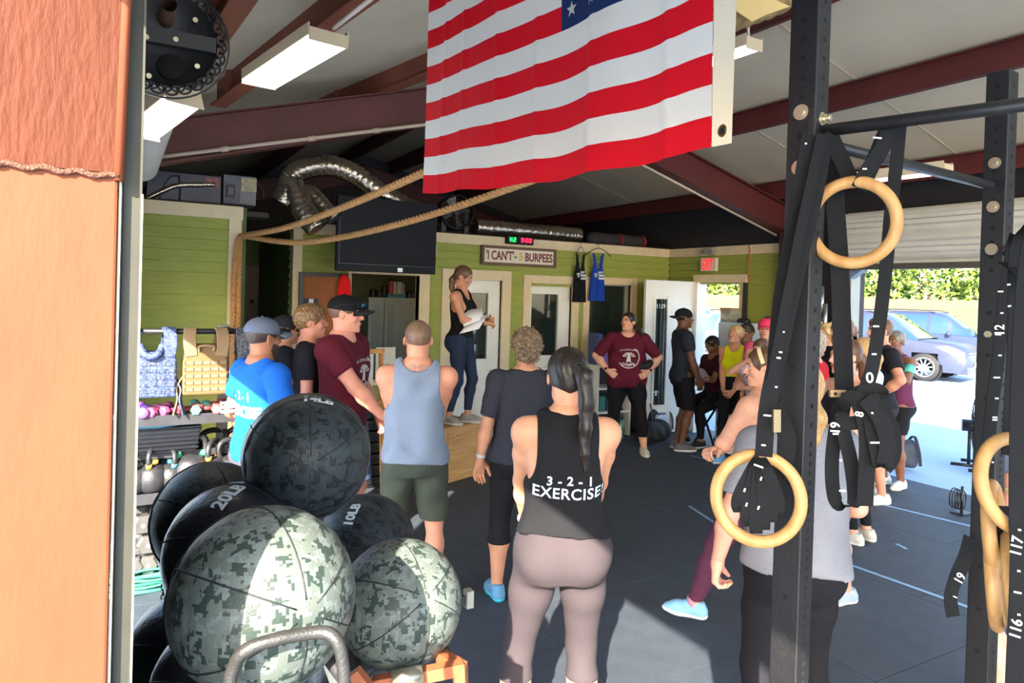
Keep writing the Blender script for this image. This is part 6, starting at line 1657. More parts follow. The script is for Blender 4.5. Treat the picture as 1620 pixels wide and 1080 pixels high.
# ================================================================ rack posts, bars, rings, straps
RA = R(-8); rdir = Vector((math.cos(RA), math.sin(RA), 0)); rdep = Vector((-rdir.y, rdir.x, 0))
UB = mat('upright_black', (19, 19, 22), .5, var=.15, vscale=14, bump=.15, bscale=120, spec=.5)
HOLE = mat('hole_black', (4, 4, 5), .9); HOLEL = mat('bright_hole', (232, 220, 190), .6)
def rail_pt(px, py, d): return at(px, py, d)
def upright(label, pos, rz, top, s_=.076, bolts=(), side_low=.0):
    r = empty('rack_post', (pos[0], pos[1], 0), rz, label, 'rack post'); b = MB(); t = s_ / 2
    b.box(-t, t, -t, t, 0, top); b.obj('tube', UB, r, bevel=.004)
    k = 0; z = .05; hf = MB()
    holes = MB()
    while z < top - .04:
        dens = .0508 if z > 1.95 else .1524
        holes.cyl((-t - .0006, 0, z), (-t + .002, 0, z), .0082, 12); z += dens
    holes.obj('hole_row', HOLE, r)['kind'] = 'stuff'
    holes = MB(); z = .05
    while z < top - .04:
        holes.cyl((0.0, -t - .0006, z), (0.0, -t + .002, z), .0075, 10); z += .0508 if z > 1.5 else .0254
    holes.obj('hole_row', HOLE, r)['kind'] = 'stuff'
    for (face, z) in bolts:
        b = MB(); 
        if face == 'x': b.cyl((-t - .003, 0, z), (-t, 0, z), .0205, 24); b.cyl((-t - .010, 0, z), (-t - .003, 0, z), .0125, 6)
        elif face == 'X': b.cyl((-t - .010, 0, z), (-t, 0, z), .0125, 6)
        else: b.cyl((.0, -t - .003, z), (.0, -t, z), .018, 20); b.cyl((.0, -t - .012, z), (.0, -t - .003, z), .0125, 6); b.cyl((.0, -t - .024, z), (.0, -t - .012, z), .008, 10)
        b.obj('bolt', ZINC, r)
    return r
U1 = at(1268, 478, 1.88); U2 = at(1573, 478, 2.54)
def zz(px, py, d): return at(px, py, d).z
u1 = upright('tall black rack post with punched holes, nearest the camera behind the wooden ring', U1, R(13), 2.74, bolts=(('x', zz(1256, 179, 1.86)), ('x', zz(1251, 266, 1.86)), ('y', zz(1292, 187, 1.84))))
u2 = upright('second black rack post at the right with washers down its face', U2, R(5), 2.745, bolts=(('x', zz(1564, 258, 2.52)), ('x', zz(1559, 327, 2.52)), ('x', zz(1558, 394, 2.52)), ('X', zz(1553, 528, 2.52)), ('y', zz(1590, 408, 2.5))))
pbz = zz(1300, 212, 1.86)
pb_ = empty('pull_up_bar', U1.xy.to_3d() + Vector((0, 0, pbz)), label='straight black pull-up bar running from the near post out of frame', cat='bar')
Pb0 = at(1296, 208, 1.86); Pb1 = at(1600, 168, 1.585); Pb2 = Pb1 + (Pb1 - Pb0).normalized() * .45
O_ = pb_.location
b = MB(); b.tube([Pb0 - O_, Pb2 - O_], .0165, 16); b.obj('tube', mat('bar_black', (34, 36, 38), .4, var=.2, vscale=20, bump=.1, bscale=100), pb_)
b = MB(); d = (Pb2 - Pb0).normalized(); b.beam(Pb0 - O_ - d * .012, Pb0 - O_, .10, .11); b.obj('end_plate', UB, pb_)
Cb0 = at(1385, 248, 2.14); Cb1 = at(1567, 293, 2.50)
cbx = empty('cross_bar', Cb1, label='round black cross tube bolted to the second post', cat='bar')
b = MB(); dd = (Cb0 - Cb1); b.tube([Vector((0, 0, 0)), dd, dd * 1.55], .0165, 14); b.obj('tube', mat('bar_black', (34, 36, 38), .4), cbx)
# far end of the pull-up bar on its own post, outside the frame
u3 = upright('rack post just outside the right edge', Pb2 + Vector((.02, -.05, 0)), R(13), 2.74)
u3b = None
crossb = empty('cross_bar', at(1600, 340, 2.4), label='black cross tube behind the second post at the right edge', cat='bar'); b = MB(); q = at(1600, 340, 2.4); a_, c_ = at(1592, 397, 2.50), at(1648, 351, 1.60); b.tube([a_ - q, c_ - q, c_ - q + (c_ - a_) * .4], .018, 12); b.obj('tube', UB, crossb)

RW = wood('ring_birch', (164, 118, 66), (194, 152, 96), 1.5, 2, .5)
WEB = mat('black_webbing', (15, 16, 19), .8, bump=.4, bscale=700, var=.08, vscale=30, spec=.3); WMK = mat('strap_print', (214, 216, 214), .6)
def ring(label, c, n, r_=.1035, t=.0155):
    """wooden gymnastic ring, n = axis through its middle"""
    o = empty('gym_ring', c, label=label, cat='gym ring', group='wooden gymnastic rings'); n = Vector(n).normalized(); u = n.cross(Vector((0, 0, 1))).normalized(); v = u.cross(n)
    b = MB(); b.tube([(u * math.cos(a) + v * math.sin(a)) * r_ for a in [2 * PI * i / 56 for i in range(56)]], t, 14, closed=True); b.obj('wooden_hoop', RW, o); return o
def strap(label, paths, wd=.038, marks=(), side=None, txt=None):
    """paths: list of lists of points; webbing strap"""
    o = empty('ring_strap', paths[0][0], label=label, cat='strap', group='black webbing straps of the rings'); O = Vector(paths[0][0])
    for P in paths:
        pts = curve_pts(P, 6) if len(P) > 2 else [Vector(p) for p in P]; sd = []
        for p in pts:
            vw = (p - EYE).normalized(); sd.append((side if side else CR))
        b = MB(); b.strip([p - O for p in pts], sd[0] if not side else Vector(side), wd, .0022); b.obj('webbing', WEB, o)
    return o
def mark(o, p, ang, ln=.018, w_=.004, txt=None, sz=.03):
    """short white woven mark on the strap face towards us"""
    p = Vector(p); v = (EYE - p).normalized(); q = p + v * .0045 - o.location; z = v; x = CR * math.cos(ang) + CU * math.sin(ang); x = (x - z * x.dot(z)).normalized(); y = z.cross(x)
    if txt:
        me = text_mesh(txt, sz, .0003, bold=.0006); M = Matrix((x, y, z)).transposed().to_4x4(); me.transform(M); link('woven_number', me, WMK, o, q); return
    b = MB(); b.add([q + x * a * ln / 2 + y * c * w_ / 2 + z * e for e in (0, .0006) for a, c in ((-1, -1), (1, -1), (1, 1), (-1, 1))], [(0, 1, 2, 3), (4, 5, 6, 7), (0, 1, 5, 4), (1, 2, 6, 5), (2, 3, 7, 6), (3, 0, 4, 7)]); b.obj('woven_mark', WMK, o)
A_ = at
# ring one (upper) hung from the bar
dR1 = 1.80; r1c = A_(1348, 352, dR1); ring('wooden ring hung highest, left of the second post', r1c, toC(r1c) + CR * -.35)
s1 = strap('short webbing strap looped over the pull-up bar holding the upper ring', [[A_(1412, 193, 1.77), A_(1398, 230, 1.76), A_(1372, 272, 1.77), A_(1358, 298, 1.78)], [A_(1412, 190, 1.84), A_(1405, 200, 1.87), A_(1380, 260, 1.84), A_(1360, 300, 1.82)]], .040)
mark(s1, A_(1388, 218, 1.755), -.1, .020); mark(s1, A_(1368, 267, 1.76), .0, .010)
# long tails from the bar
s2 = strap('long strap tail hanging from the bar through the upper ring, marked 0', [[A_(1424, 196, 1.80), A_(1418, 260, 1.80), A_(1410, 330, 1.79), A_(1402, 420, 1.78), A_(1390, 520, 1.77), A_(1375, 600, 1.76), A_(1352, 640, 1.75)]], .034)
for (x, y, l) in ((1410, 330, .006), (1405, 395, .006), (1386, 516, .014), (1383, 560, .011)): mark(s2, A_(x, y, 1.765), 0, l)
mark(s2, A_(1376, 598, 1.735), 0, txt='0', sz=.036)
s3 = strap('wide strap hanging behind the upper ring down to a metal buckle', [[A_(1318, 225, 1.90), A_(1322, 330, 1.87), A_(1328, 420, 1.86), A_(1332, 520, 1.85), A_(1336, 622, 1.84)]], .050)
b = MB(); q = A_(1325, 622, 1.80) - s3.location; b.beam(q - CR * .020, q + CR * .020, .012, .018, CU); b.obj('cam_buckle', mat('buckle_brass', (196, 164, 120), .3, metal=.6), s3)
for dx in (-.009, .009): b = MB(); b.ball(q + CR * dx - FWD * .008, .004, 8); b.obj('buckle_eye', HOLE, s3)
s4 = strap('strap loop marked 19 hanging below the metal buckle', [[A_(1338, 622, 1.82), A_(1322, 680, 1.81), A_(1316, 740, 1.81), A_(1322, 792, 1.81), A_(1343, 800, 1.80), A_(1352, 790, 1.79), A_(1346, 730, 1.78), A_(1332, 670, 1.77), A_(1336, 632, 1.78)]], .036)
mark(s4, A_(1322, 677, 1.755), R(90), txt='19', sz=.030); mark(s4, A_(1322, 686, 1.755), 0, .014); mark(s4, A_(1330, 728, 1.76), 0, .006); mark(s4, A_(1333, 776, 1.77), 0, .016)
# bow / bundle of folded webbing
s5 = strap('bow-knotted bundle of folded webbing marked 8 beside the buckle', [[A_(1338, 640, 1.78), A_(1355, 622, 1.76), A_(1385, 616, 1.75), A_(1396, 628, 1.74), A_(1370, 636, 1.74), A_(1345, 628, 1.75), A_(1330, 650, 1.76), A_(1338, 668, 1.76), A_(1360, 668, 1.75)]], .034, side=tuple(CU + CR * .3))
s6 = strap('folded strap ends drooping from the bow', [[A_(1358, 632, 1.75), A_(1372, 690, 1.74), A_(1368, 800, 1.75)], [A_(1368, 630, 1.73), A_(1392, 660, 1.72), A_(1404, 700, 1.72), A_(1396, 738, 1.72), A_(1386, 700, 1.73), A_(1376, 650, 1.74)], [A_(1390, 640, 1.75), A_(1410, 680, 1.75), A_(1412, 720, 1.75), A_(1398, 740, 1.75)]], .042)
mark(s5, A_(1360, 655, 1.71), R(80), txt='8', sz=.026); mark(s6, A_(1384, 700, 1.70), 0, .020); mark(s6, A_(1380, 653, 1.71), -.3, .005)
# straps on the near post and the lower ring
r2c = A_(1200, 787, 1.74); ring('wooden ring hung lowest, in front of the near post', r2c, toC(r2c) + CR * .28)
s7 = strap('broad strap running from the bar down the near post to the lower ring', [[A_(1305, 212, 1.80), A_(1290, 300, 1.79), A_(1262, 420, 1.78), A_(1236, 540, 1.77), A_(1215, 640, 1.76), A_(1208, 722, 1.75)], [A_(1282, 212, 1.78), A_(1262, 330, 1.80), A_(1240, 450, 1.81), A_(1228, 560, 1.81), A_(1225, 660, 1.79)], [A_(1310, 208, 1.83), A_(1330, 250, 1.83), A_(1345, 282, 1.82)]], .044)
for (x, y, l) in ((1235, 557, .008), (1232, 566, .010), (1228, 612, .006), (1214, 657, .018), (1208, 704, .010), (1240, 525, .004), (1275, 227, .005)): mark(s7, A_(x, y, 1.735), -.1, l)
q = A_(1228, 665, 1.74) - s7.location; b = MB(); b.beam(q - CU * .028, q + CU * .028, .014, .018, CR); b.obj('cam_buckle', mat('buckle_dark', (120, 108, 84), .35, metal=.6), s7)
s8 = strap('narrow twisted tail crossing the near post', [[A_(1300, 215, 1.77), A_(1272, 340, 1.765), A_(1250, 450, 1.76), A_(1236, 520, 1.755), A_(1222, 600, 1.75)]], .026)
s9p = []
random.seed(9)
for k, (dx, l) in enumerate(((-36, 62), (-22, 84), (-8, 96), (6, 92), (18, 80), (28, 66))): s9p.append([A_(1203, 724, 1.74), A_(1203 + dx * .4, 745, 1.72 - .004 * k), A_(1203 + dx, 745 + l * .7, 1.71), A_(1203 + dx * .9, 745 + l, 1.72), A_(1203 + dx * .6, 745 + l * .8, 1.73), A_(1203 + dx * .3, 750, 1.74)])
s9 = strap('bundle of folded strap gathered inside the lower ring', s9p, .030)
for (x, y) in ((1178, 775), (1204, 757), (1200, 803), (1181, 798)): mark(s9, A_(x, y, 1.695), R(70), .009)
mark(s9, A_(1200, 737, 1.70), -.35, .022)
s10 = strap('strap loop hanging behind the lower ring against the post', [[A_(1222, 640, 1.79), A_(1245, 690, 1.80), A_(1240, 730, 1.79), A_(1222, 760, 1.78)]], .045)
# right edge set
dE = 1.62
r3c = A_(1612, 765, dE); ring('wooden ring cut by the right edge, marked with yellow tape', r3c, toC(r3c) + CR * .75)
o_ = [x for x in bpy.data.objects if x.name.startswith('gym_ring')][-1]; b = MB(); q = A_(1606, 768, dE - .03) - r3c; b.strip([q - CR * .018 - CU * .012, q + CR * .02 + CU * .01], CU, .014, .003); b.obj('yellow_tape', mat('yellow_tape', (220, 214, 90), .5), o_)
for (px, py, tn, lb) in ((1574, 836, 1.15, 'wooden ring seen nearly edge-on, left one at the right edge'), (1573, 918, 1.1, 'wooden ring seen edge-on, lower middle at the right edge'), (1601, 918, 1.1, 'wooden ring seen edge-on, lowest at the far right')):
    c = A_(px, py, 1.72 if px < 1590 else 1.66); ring(lb, c, CU.cross(toC(c)) + toC(c) * (.10 if px == 1574 else .02) + CU * .06)
s11 = strap('measuring strap marked 12 beside the second post', [[A_(1607, 372, 2.0), A_(1600, 400, 1.97), A_(1590, 470, 1.93), A_(1580, 560, 1.90), A_(1570, 640, 1.88), A_(1562, 720, 1.86), A_(1556, 780, 1.85)]], .034)
for (x, y, l) in ((1583, 461, .012), (1585, 495, .007), (1579, 529, .014), (1582, 562, .008), (1577, 597, .015), (1577, 630, .008), (1574, 660, .011), (1574, 664, .011), (1573, 697, .006), (1570, 731, .006)): mark(s11, A_(x, y, 1.86), 0, l)
mark(s11, A_(1582, 522, 1.86), R(90), txt='12', sz=.030)
s12 = strap('broad strap down the right edge marked 117 and 116', [[A_(1646, 350, 1.63), A_(1628, 400, 1.60), A_(1618, 500, 1.59), A_(1612, 640, 1.57), A_(1610, 800, 1.56), A_(1612, 900, 1.56), A_(1604, 1090, 1.55)]], .040)
mark(s12, A_(1609, 864, 1.53), R(82), txt='117', sz=.028); mark(s12, A_(1608, 995, 1.52), R(82), txt='116', sz=.028)
for (x, y, l) in ((1612, 903, .006), (1610, 937, .014), (1612, 972, .006), (1613, 838, .006)): mark(s12, A_(x, y, 1.53), -.2, l)
s13 = strap('dark strap fold between the post and the right edge', [[A_(1630, 362, 1.74), A_(1608, 400, 1.72), A_(1606, 520, 1.72), A_(1600, 640, 1.71), A_(1596, 720, 1.70)], [A_(1590, 415, 1.75), A_(1612, 430, 1.70), A_(1640, 460, 1.66)], [A_(1584, 800, 1.68), A_(1592, 860, 1.66), A_(1604, 920, 1.64)]], .036)
for (x, y) in ((1596, 450), (1597, 484)): mark(s13, A_(x, y, 1.69), .15, .007)
s14 = strap('strap end marked 19 drooping left of the second post foot', [[A_(1536, 850, 2.50), A_(1528, 880, 2.44), A_(1512, 915, 2.40), A_(1504, 945, 2.40), A_(1508, 975, 2.40)]], .046)
mark(s14, A_(1519, 915, 2.37), R(60), txt='19', sz=.036); mark(s14, A_(1511, 944, 2.37), -.4, .012)

# ================================================================ vertical barbells, floor fan by the rear opening
for k, (px, py, lb) in enumerate(((1281, 492, 'left'), (1301, 452, 'middle'), (1306, 480, 'right'))):
    t_ = on(px, py, 'x', XB - .28); r = empty('barbell', (t_.x, t_.y, 0), label='chrome barbell stored upright against the dark wall, %s one' % lb, cat='barbell', group='upright barbells'); b = MB(); b.cyl((0, 0, .03), (0, 0, t_.z - .40), .014, 12); b.obj('shaft', mat('bar_steel', (120, 120, 120), .35, metal=.8), r)
    b = MB(); b.cyl((0, 0, t_.z - .40), (0, 0, t_.z), .025, 14); b.cyl((0, 0, t_.z - .43), (0, 0, t_.z - .40), .036, 14); b.obj('sleeve', mat('chrome', (180, 180, 178), .25, metal=.9), r)
    b = MB(); b.cyl((0, 0, 0), (0, 0, .05), .05, 14); b.obj('foot_cup', BLK, r)
fp = floor_at(1518, 742); ff = empty('floor_fan', (fp.x + .25, fp.y - .10, 0), R(35), 'black round floor fan on a low stand beside the second post', 'fan'); rf_ = .33; zf_ = .50
b = MB()
for sy in (-.09, .09):
    for q in (.25, .45, .65, .85, 1.0): b.tube([(rf_ * q * math.cos(a), sy * (1.1 - q * .45), zf_ + rf_ * q * math.sin(a)) for a in [2 * PI * i / 30 for i in range(30)]], .0035, 5, closed=True)
    for k in range(24): a = k * PI / 12; b.tube([(.04 * math.cos(a), sy, zf_ + .04 * math.sin(a)), (rf_ * .6 * math.cos(a), sy * .95, zf_ + rf_ * .6 * math.sin(a)), (rf_ * math.cos(a), sy * .6, zf_ + rf_ * math.sin(a))], .0025, 4)
b.obj('cage', BLK, ff)
for k in range(5):
    a = k * 2 * PI / 5; u = Vector((math.cos(a), 0, math.sin(a))); v = Vector((-math.sin(a), 0, math.cos(a))); c = Vector((0, 0, zf_)); b = MB(); b.add([c + u * .04 - v * .03, c + u * .28 - v * .09 + Vector((0, -.03, 0)), c + u * .29 + v * .07 + Vector((0, .03, 0)), c + u * .04 + v * .02], [(0, 1, 2, 3)]); b.obj('blade', mat('fan_blade_dark', (60, 66, 76), .4), ff)
b = MB(); b.cyl((0, -.03, zf_), (0, .20, zf_), .07, 16); b.obj('motor', BLK, ff)
b = MB(); b.tube([(-.30, .02, .03), (.30, .02, .03)], .02, 10); b.tube([(0, .02, .03), (0, .30, .03)], .02, 10); b.tube([(0, .12, .03), (0, .12, zf_)], .018, 10); b.obj('stand', BLK, ff)
b = MB()
for x in (-.3, .3): b.tube([(x, -.12, .03), (x, .16, .03)], .02, 10)
b.obj('foot_bar', BLK, ff)
b = MB(); b.tube([(-.02, -.08, zf_ + .02), (-.22, -.20, zf_ + .03)], .013, 8); b.obj('handle', BLK, ff)
bb = floor_at(1521, 812); bgp = empty('cable_coil', (bb.x, bb.y, 0), label='black coiled jump ropes hooked low beside the second post', cat='rope')
b = MB()
for k in range(4): b.tube([(.07 * math.cos(a) + .01 * k, .03 * k, .12 + .09 * math.sin(a)) for a in [i * PI / 8 for i in range(16)]], .006, 6, closed=True)
b.obj('coil', BLK, bgp); b = MB(); b.tube([(0, 0, 0), (0, 0, .25)], .012, 8); b.box(-.08, .08, -.06, .06, 0, .012); b.obj('hook_stand', BLK, bgp)

# ================================================================ cooler by the exit door
c0 = on(1156, 680, 'x', 6.62); cz = on(1160, 510, 'x', 6.85).z; cya, cyb = on(1182, 520, 'x', 6.85).y, on(1137, 520, 'x', 6.85).y
fr = empty('small_fridge', (6.85, cya, 0), label='pale blue-white small fridge beside the open exit door', cat='fridge')
MB().box(0, .30, 0, cyb - cya, 0.02, cz).obj('cabinet', mat('fridge_white', (196, 212, 226), .35), fr, bevel=.012); MB().box(-.02, 0, .01, cyb - cya - .01, .06, cz - .02).obj('fridge_door', mat('fridge_white', (196, 212, 226), .35), fr, bevel=.008); MB().box(-.04, -.02, .03, .05, cz * .5, cz * .8).obj('handle', GREY, fr)
g0 = on(1159, 487, 'x', 6.95); gy0, gy1 = on(1159.5, 500, 'x', 6.95).y, on(1141, 500, 'x', 6.95).y + .02; gh = on(1150, 487, 'x', 6.95).z - cz
gx = empty('speaker_box', (6.9, max(gy0, cya) , cz + .001), label='weathered grey upright box standing on the small fridge', cat='box')
MB().box(0, .2, 0, .17, 0, gh).obj('case', mat('case_grey', (142, 142, 132), .6, var=.2, vscale=20), gx, bevel=.006); MB().box(-.005, 0, .01, .16, .03, gh - .07).obj('front_panel', mat('case_panel', (168, 172, 160), .5, var=.3, vscale=12), gx); MB().box(-.005, .2, -.003, .173, gh - .04, gh).obj('lid', mat('case_lid', (150, 128, 112), .6), gx)
for k, px in enumerate((1172, 1181)):
    p = on(px, 505, 'x', 6.92); f = Field(); f.ell((0, 0, .0), (.05, .04, .04), .02).cap((-.02, 0, -.01), (.05, -.02, -.015), .025, .012, .02)
    V, F = skin(f, .008, cut=lambda X, Y, Z: -.02 - Z + 0 * X + 0 * Y); o = link('cap_hat', np_mesh('cap_hat', [(V, F, 0)], [BLK]), None, None, loc=(6.92, p.y, cz + .021)); props(o, 'small black cap lying on the fridge, %s one' % ('left' if k == 0 else 'right'), 'cap')

# ================================================================ outside
SUNF = mat('fence_wood', (112, 98, 72), .8, var=.12, vscale=3)
gx_ = XB + .17
ASP = mat('parking_ground', (164, 186, 210), .9, var=.08, vscale=.6, bump=.3, bscale=30)
MB().box(7.6, 60, -30, 60, -.16, -.03).obj('ground', ASP, kind='structure')
MB().box(-60, -.35, -30, 60, -.16, -.03).obj('ground_front', ASP, kind='structure')
MB().box(-.35, 7.6, -30, -3.2, -.16, -.03).obj('ground_near', ASP, kind='structure')
FX = 27.0
fence = empty('wooden_fence', (FX, 0, 0), label='tall sunlit plank fence across the far side of the parking area', cat='fence')
ya_, yb_ = on(1625, 480, 'x', FX).y - 1, on(1095, 480, 'x', FX).y + 1
fz = on(1450, 473, 'x', FX).z; pk = None; nn = int((yb_ - ya_) / .19); nn = min(nn, 300); pw = (yb_ - ya_) / nn
for k in range(nn):
    if pk is None: pk = MB(); pk.box(0, .02, .004, pw - .004, 0, fz); pk = pk.mesh(); pk.materials.append(SUNF)
    o = link('plank', pk, None, fence, (random.uniform(-.004, .004), ya_ + k * pw, random.uniform(-.02, .02)))
b = MB(); b.box(.02, .07, ya_, yb_, .5, .6).box(.02, .07, ya_, yb_, 1.5, 1.6); b.obj('rail', SUNF, fence)
LEAF = mat('leaf_green', (112, 140, 52), .55, var=.35, vscale=1.2); LEAF2 = mat('leaf_dark', (58, 86, 36), .6, var=.3, vscale=1.5); LEAF3 = mat('leaf_painted_sun', (150, 158, 70), .55, var=.2)
random.seed(21)
def shrub(label, y, h_, w_):
    r = empty('hedge_tree', (FX + 3.2, y, 0), label=label, cat='tree', group='trees beyond the fence')
    for mt, nm, cnt, rs in ((LEAF, 'foliage', 1500, 1), (LEAF2, 'inner_foliage', 800, .86), (LEAF3, 'sun_painted_foliage', 420, 1.03)):  # sunlight put into the yellower outer leaves; inner leaves a darker tone
        rng = np.random.RandomState(int(abs(y) * 10) + cnt); th = rng.rand(cnt) * 2 * PI; zc = rng.rand(cnt); rad = rs * (1 + .12 * np.sin(th * 5 + zc * 9)) * (.75 + .25 * rng.rand(cnt))
        cx = np.cos(th) * rad * w_ * np.sqrt(np.clip(1 - (zc - .45) ** 2 * 2.2, .1, 1)); cyy = np.sin(th) * rad * w_ * np.sqrt(np.clip(1 - (zc - .45) ** 2 * 2.2, .1, 1)); cz_ = .3 + zc * h_ * rs
        C = np.stack([cx, cyy, cz_], 1); s_ = .09 + .09 * rng.rand(cnt); a = rng.randn(cnt, 3); a /= np.linalg.norm(a, axis=1)[:, None]; c2 = np.cross(a, rng.randn(cnt, 3)); c2 /= np.linalg.norm(c2, axis=1)[:, None]
        V = np.stack([C + a * s_[:, None], C + c2 * s_[:, None] * .5, C - a * s_[:, None], C - c2 * s_[:, None] * .5], 1).reshape(-1, 3); F = np.arange(cnt * 4).reshape(-1, 4)
        o = link(nm, np_mesh(nm, [(V, F, 0)], [mt]), None, r); o['kind'] = 'stuff'
    b = MB()
    for k in range(4): a = k * 1.6; b.tube([(.1 * math.cos(a), .1 * math.sin(a), 0), (.4 * math.cos(a), .4 * math.sin(a), h_ * .45), (.9 * math.cos(a), .9 * math.sin(a), h_ * .8)], [.09, .06, .03], 7)
    b.obj('trunk', mat('bark', (92, 76, 60), .9, bump=.5), r)
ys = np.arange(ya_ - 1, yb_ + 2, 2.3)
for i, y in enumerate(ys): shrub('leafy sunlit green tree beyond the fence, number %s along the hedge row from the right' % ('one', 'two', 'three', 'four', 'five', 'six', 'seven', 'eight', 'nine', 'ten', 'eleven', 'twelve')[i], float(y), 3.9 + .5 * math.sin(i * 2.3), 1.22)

def car(name, label, loc, rz, rgb, L=4.8, W=1.9, H=1.72, suv=True, metal=.5):
    r = empty(name, loc, rz, label, 'car'); P = mat('paint_%d_%d_%d' % rgb, rgb, .38, metal=0, coat=.2)
    xs = np.linspace(-L / 2, L / 2, 49)                 # +x = nose
    if suv: beltp = [(-L / 2, .95), (-L * .46, 1.08), (-L * .2, 1.10), (L * .16, 1.06), (L * .24, 1.04), (L * .42, .96), (L * .48, .84), (L / 2, .62)]; roofp = [(-L / 2, .98), (-L * .47, 1.2), (-L * .42, H * .94), (-L * .3, H), (L * .02, H), (L * .10, H * .95), (L * .26, 1.08), (L * .5, .62)]
    else: beltp = [(-L / 2, .80), (-L * .42, .98), (-L * .2, .98), (L * .2, .94), (L * .42, .82), (L * .48, .72), (L / 2, .55)]; roofp = [(-L / 2, .8), (-L * .42, 1.0), (-L * .24, H * .97), (0, H), (L * .1, H * .95), (L * .26, .96), (L * .5, .55)]
    belt = np.interp(xs, *zip(*beltp)); roof = np.maximum(np.interp(xs, *zip(*roofp)), belt + .002)
    b = MB(); vs = []; M_ = 11
    for i, x in enumerate(xs):
        e = abs(x) / (L / 2); w_ = W / 2 * (1 - .16 * max(0, (e - .72) / .28) ** 2); bl = .26
        for z, k in ((bl, .93), (.45, .985), (.72, 1.0), (belt[i] - .05, .975), (belt[i], .955)): vs.append((x, -w_ * k, min(z, belt[i]))) 
        vs.append((x, 0, belt[i] + .02 * (1 - e)))
        for z, k in ((belt[i], .955), (belt[i] - .05, .975), (.72, 1.0), (.45, .985), (bl, .93)): vs.append((x, w_ * k, min(z, belt[i])))
    fs = []
    ax = (-L * .30, L * .31); wr = .40
    for i in range(48):
        xm = (xs[i] + xs[i + 1]) / 2
        for k in range(M_ - 1):
            if (k in (0, 9) or k in (1, 8)) and min(abs(xm - a) for a in ax) < (wr if k in (0, 9) else wr * .75): continue
            fs.append((i * M_ + k, (i + 1) * M_ + k, (i + 1) * M_ + k + 1, i * M_ + k + 1))
    fs += [tuple(range(M_)), tuple(48 * M_ + k for k in range(M_))[::-1], ]
    b.add(vs, fs, True); b.obj('car_body', P, r)
    b = MB(); vs = []
    idx = [i for i in range(49) if roof[i] > belt[i] + .02]; i0, i1 = idx[0], idx[-1]
    for i in range(i0, i1 + 1):
        x = xs[i]; h_ = roof[i] - belt[i]
        for q, k in ((0, .93), (.45, .86), (.86, .76), (1, .66)): vs.append((x, -W / 2 * k, belt[i] + h_ * q))
        for q, k in ((1, .66), (.86, .76), (.45, .86), (0, .93)): vs.append((x, W / 2 * k, belt[i] + h_ * q))
    n_ = i1 - i0; fs = []; mi = []
    for i in range(n_):
        for k in range(7):
            fs.append((i * 8 + k, (i + 1) * 8 + k, (i + 1) * 8 + k + 1, i * 8 + k + 1))
            xm = xs[i0 + i]; pil = any(abs(xm - q) < .05 for q in (L * .0, -L * .2, L * .12)); steep = abs(roof[i0 + i + 1] - roof[i0 + i]) > .03
            mi.append(0 if (k in (2, 3, 4) and not (steep and k == 3)) or pil and k != 3 else 1)
    b.add(vs, fs, True); b.m = mi; b.obj('cabin', [P, mat('car_glass', (36, 62, 84), .06, coat=1, spec=.8)], r)
    for a in ax:
        for sy in (-1, 1):
            w_ = empty('wheel', (a, sy * (W / 2 - .12), .36), parent=r); b = MB(); b.lathe([(.20, -.11), (.34, -.11), (.36, -.07), (.36, .07), (.34, .11), (.20, .11)], 28, axis='y'); b.obj('tyre', mat('tyre', (30, 30, 32), .8), w_)
            b = MB(); b.lathe([(.20, sy * .07), (.235, sy * .115), (.25, sy * .115), (.25, -.1)], 28, axis='y')
            for k in range(10):
                t = k * PI / 5; u = Vector((math.cos(t), 0, math.sin(t))); v = Vector((-math.sin(t), 0, math.cos(t))); yy = Vector((0, sy * .10, 0)); b.beam(u * .03 + yy, u * .23 + yy + v * .02, .03, .02, (0, 1, 0))
            b.cyl((0, sy * .06, 0), (0, sy * .115, 0), .045, 12); b.obj('rim', mat('alloy', (190, 192, 198), .3, metal=.7), w_)
            b = MB(); b.lathe([(wr * .98, -.10 * sy), (wr * .98, .12 * sy)], 24, axis='y'); b.obj('arch_liner', mat('liner', (18, 18, 20), .9), w_)
    for sy in (-1, 1):
        b = MB(); b.add([(L * .505 - .10, sy * W * .40, .80), (L * .42, sy * W * .485, .86), (L * .36, sy * W * .492, .90), (L * .42, sy * W * .489, .76), (L * .49, sy * W * .42, .70)], [(0, 1, 2, 3, 4)]); o = b.obj('headlight', mat('headlight', (226, 224, 214), .15, coat=1), r); sm = o.modifiers.new('s', 'SOLIDIFY'); sm.thickness = .03; sm.offset = 0
        b = MB(); b.ball((L * .14, sy * (W / 2 + .06), 1.08), .11, 10, (.6, .8, .7)); b.obj('mirror', P, r)
        b = MB(); b.box(-L * .05, -L * .02, sy * W * .5 - .012, sy * W * .5 + .012, .84, .88); b.obj('door_handle', mat('alloy', (190, 192, 198), .3, metal=.7), r)
        b = MB(); b.tube([(-L * .36, sy * W * .36, H + .01), (-L * .3, sy * W * .36, H + .05), (L * .0, sy * W * .36, H + .04), (L * .04, sy * W * .36, H - .01)], .018, 6); b.obj('roof_rail', mat('rail_black', (40, 42, 46), .5), r)
    b = MB()
    for k in range(5): b.beam((L * .497, -W * .30, .48 + k * .065), (L * .497, W * .30, .48 + k * .065), .02, .03, (0, 0, 1))
    b.obj('grille', mat('alloy', (190, 192, 198), .3, metal=.7), r); b = MB(); b.box(L * .44, L * .51, -W * .42, W * .42, .24, .44); b.obj('bumper', P, r, bevel=.03)
    b = MB(); b.box(L * .505, L * .512, -.22, .22, .42, .52); b.obj('number_plate', mat('plate_white', (220, 222, 224), .5), r)
    return r
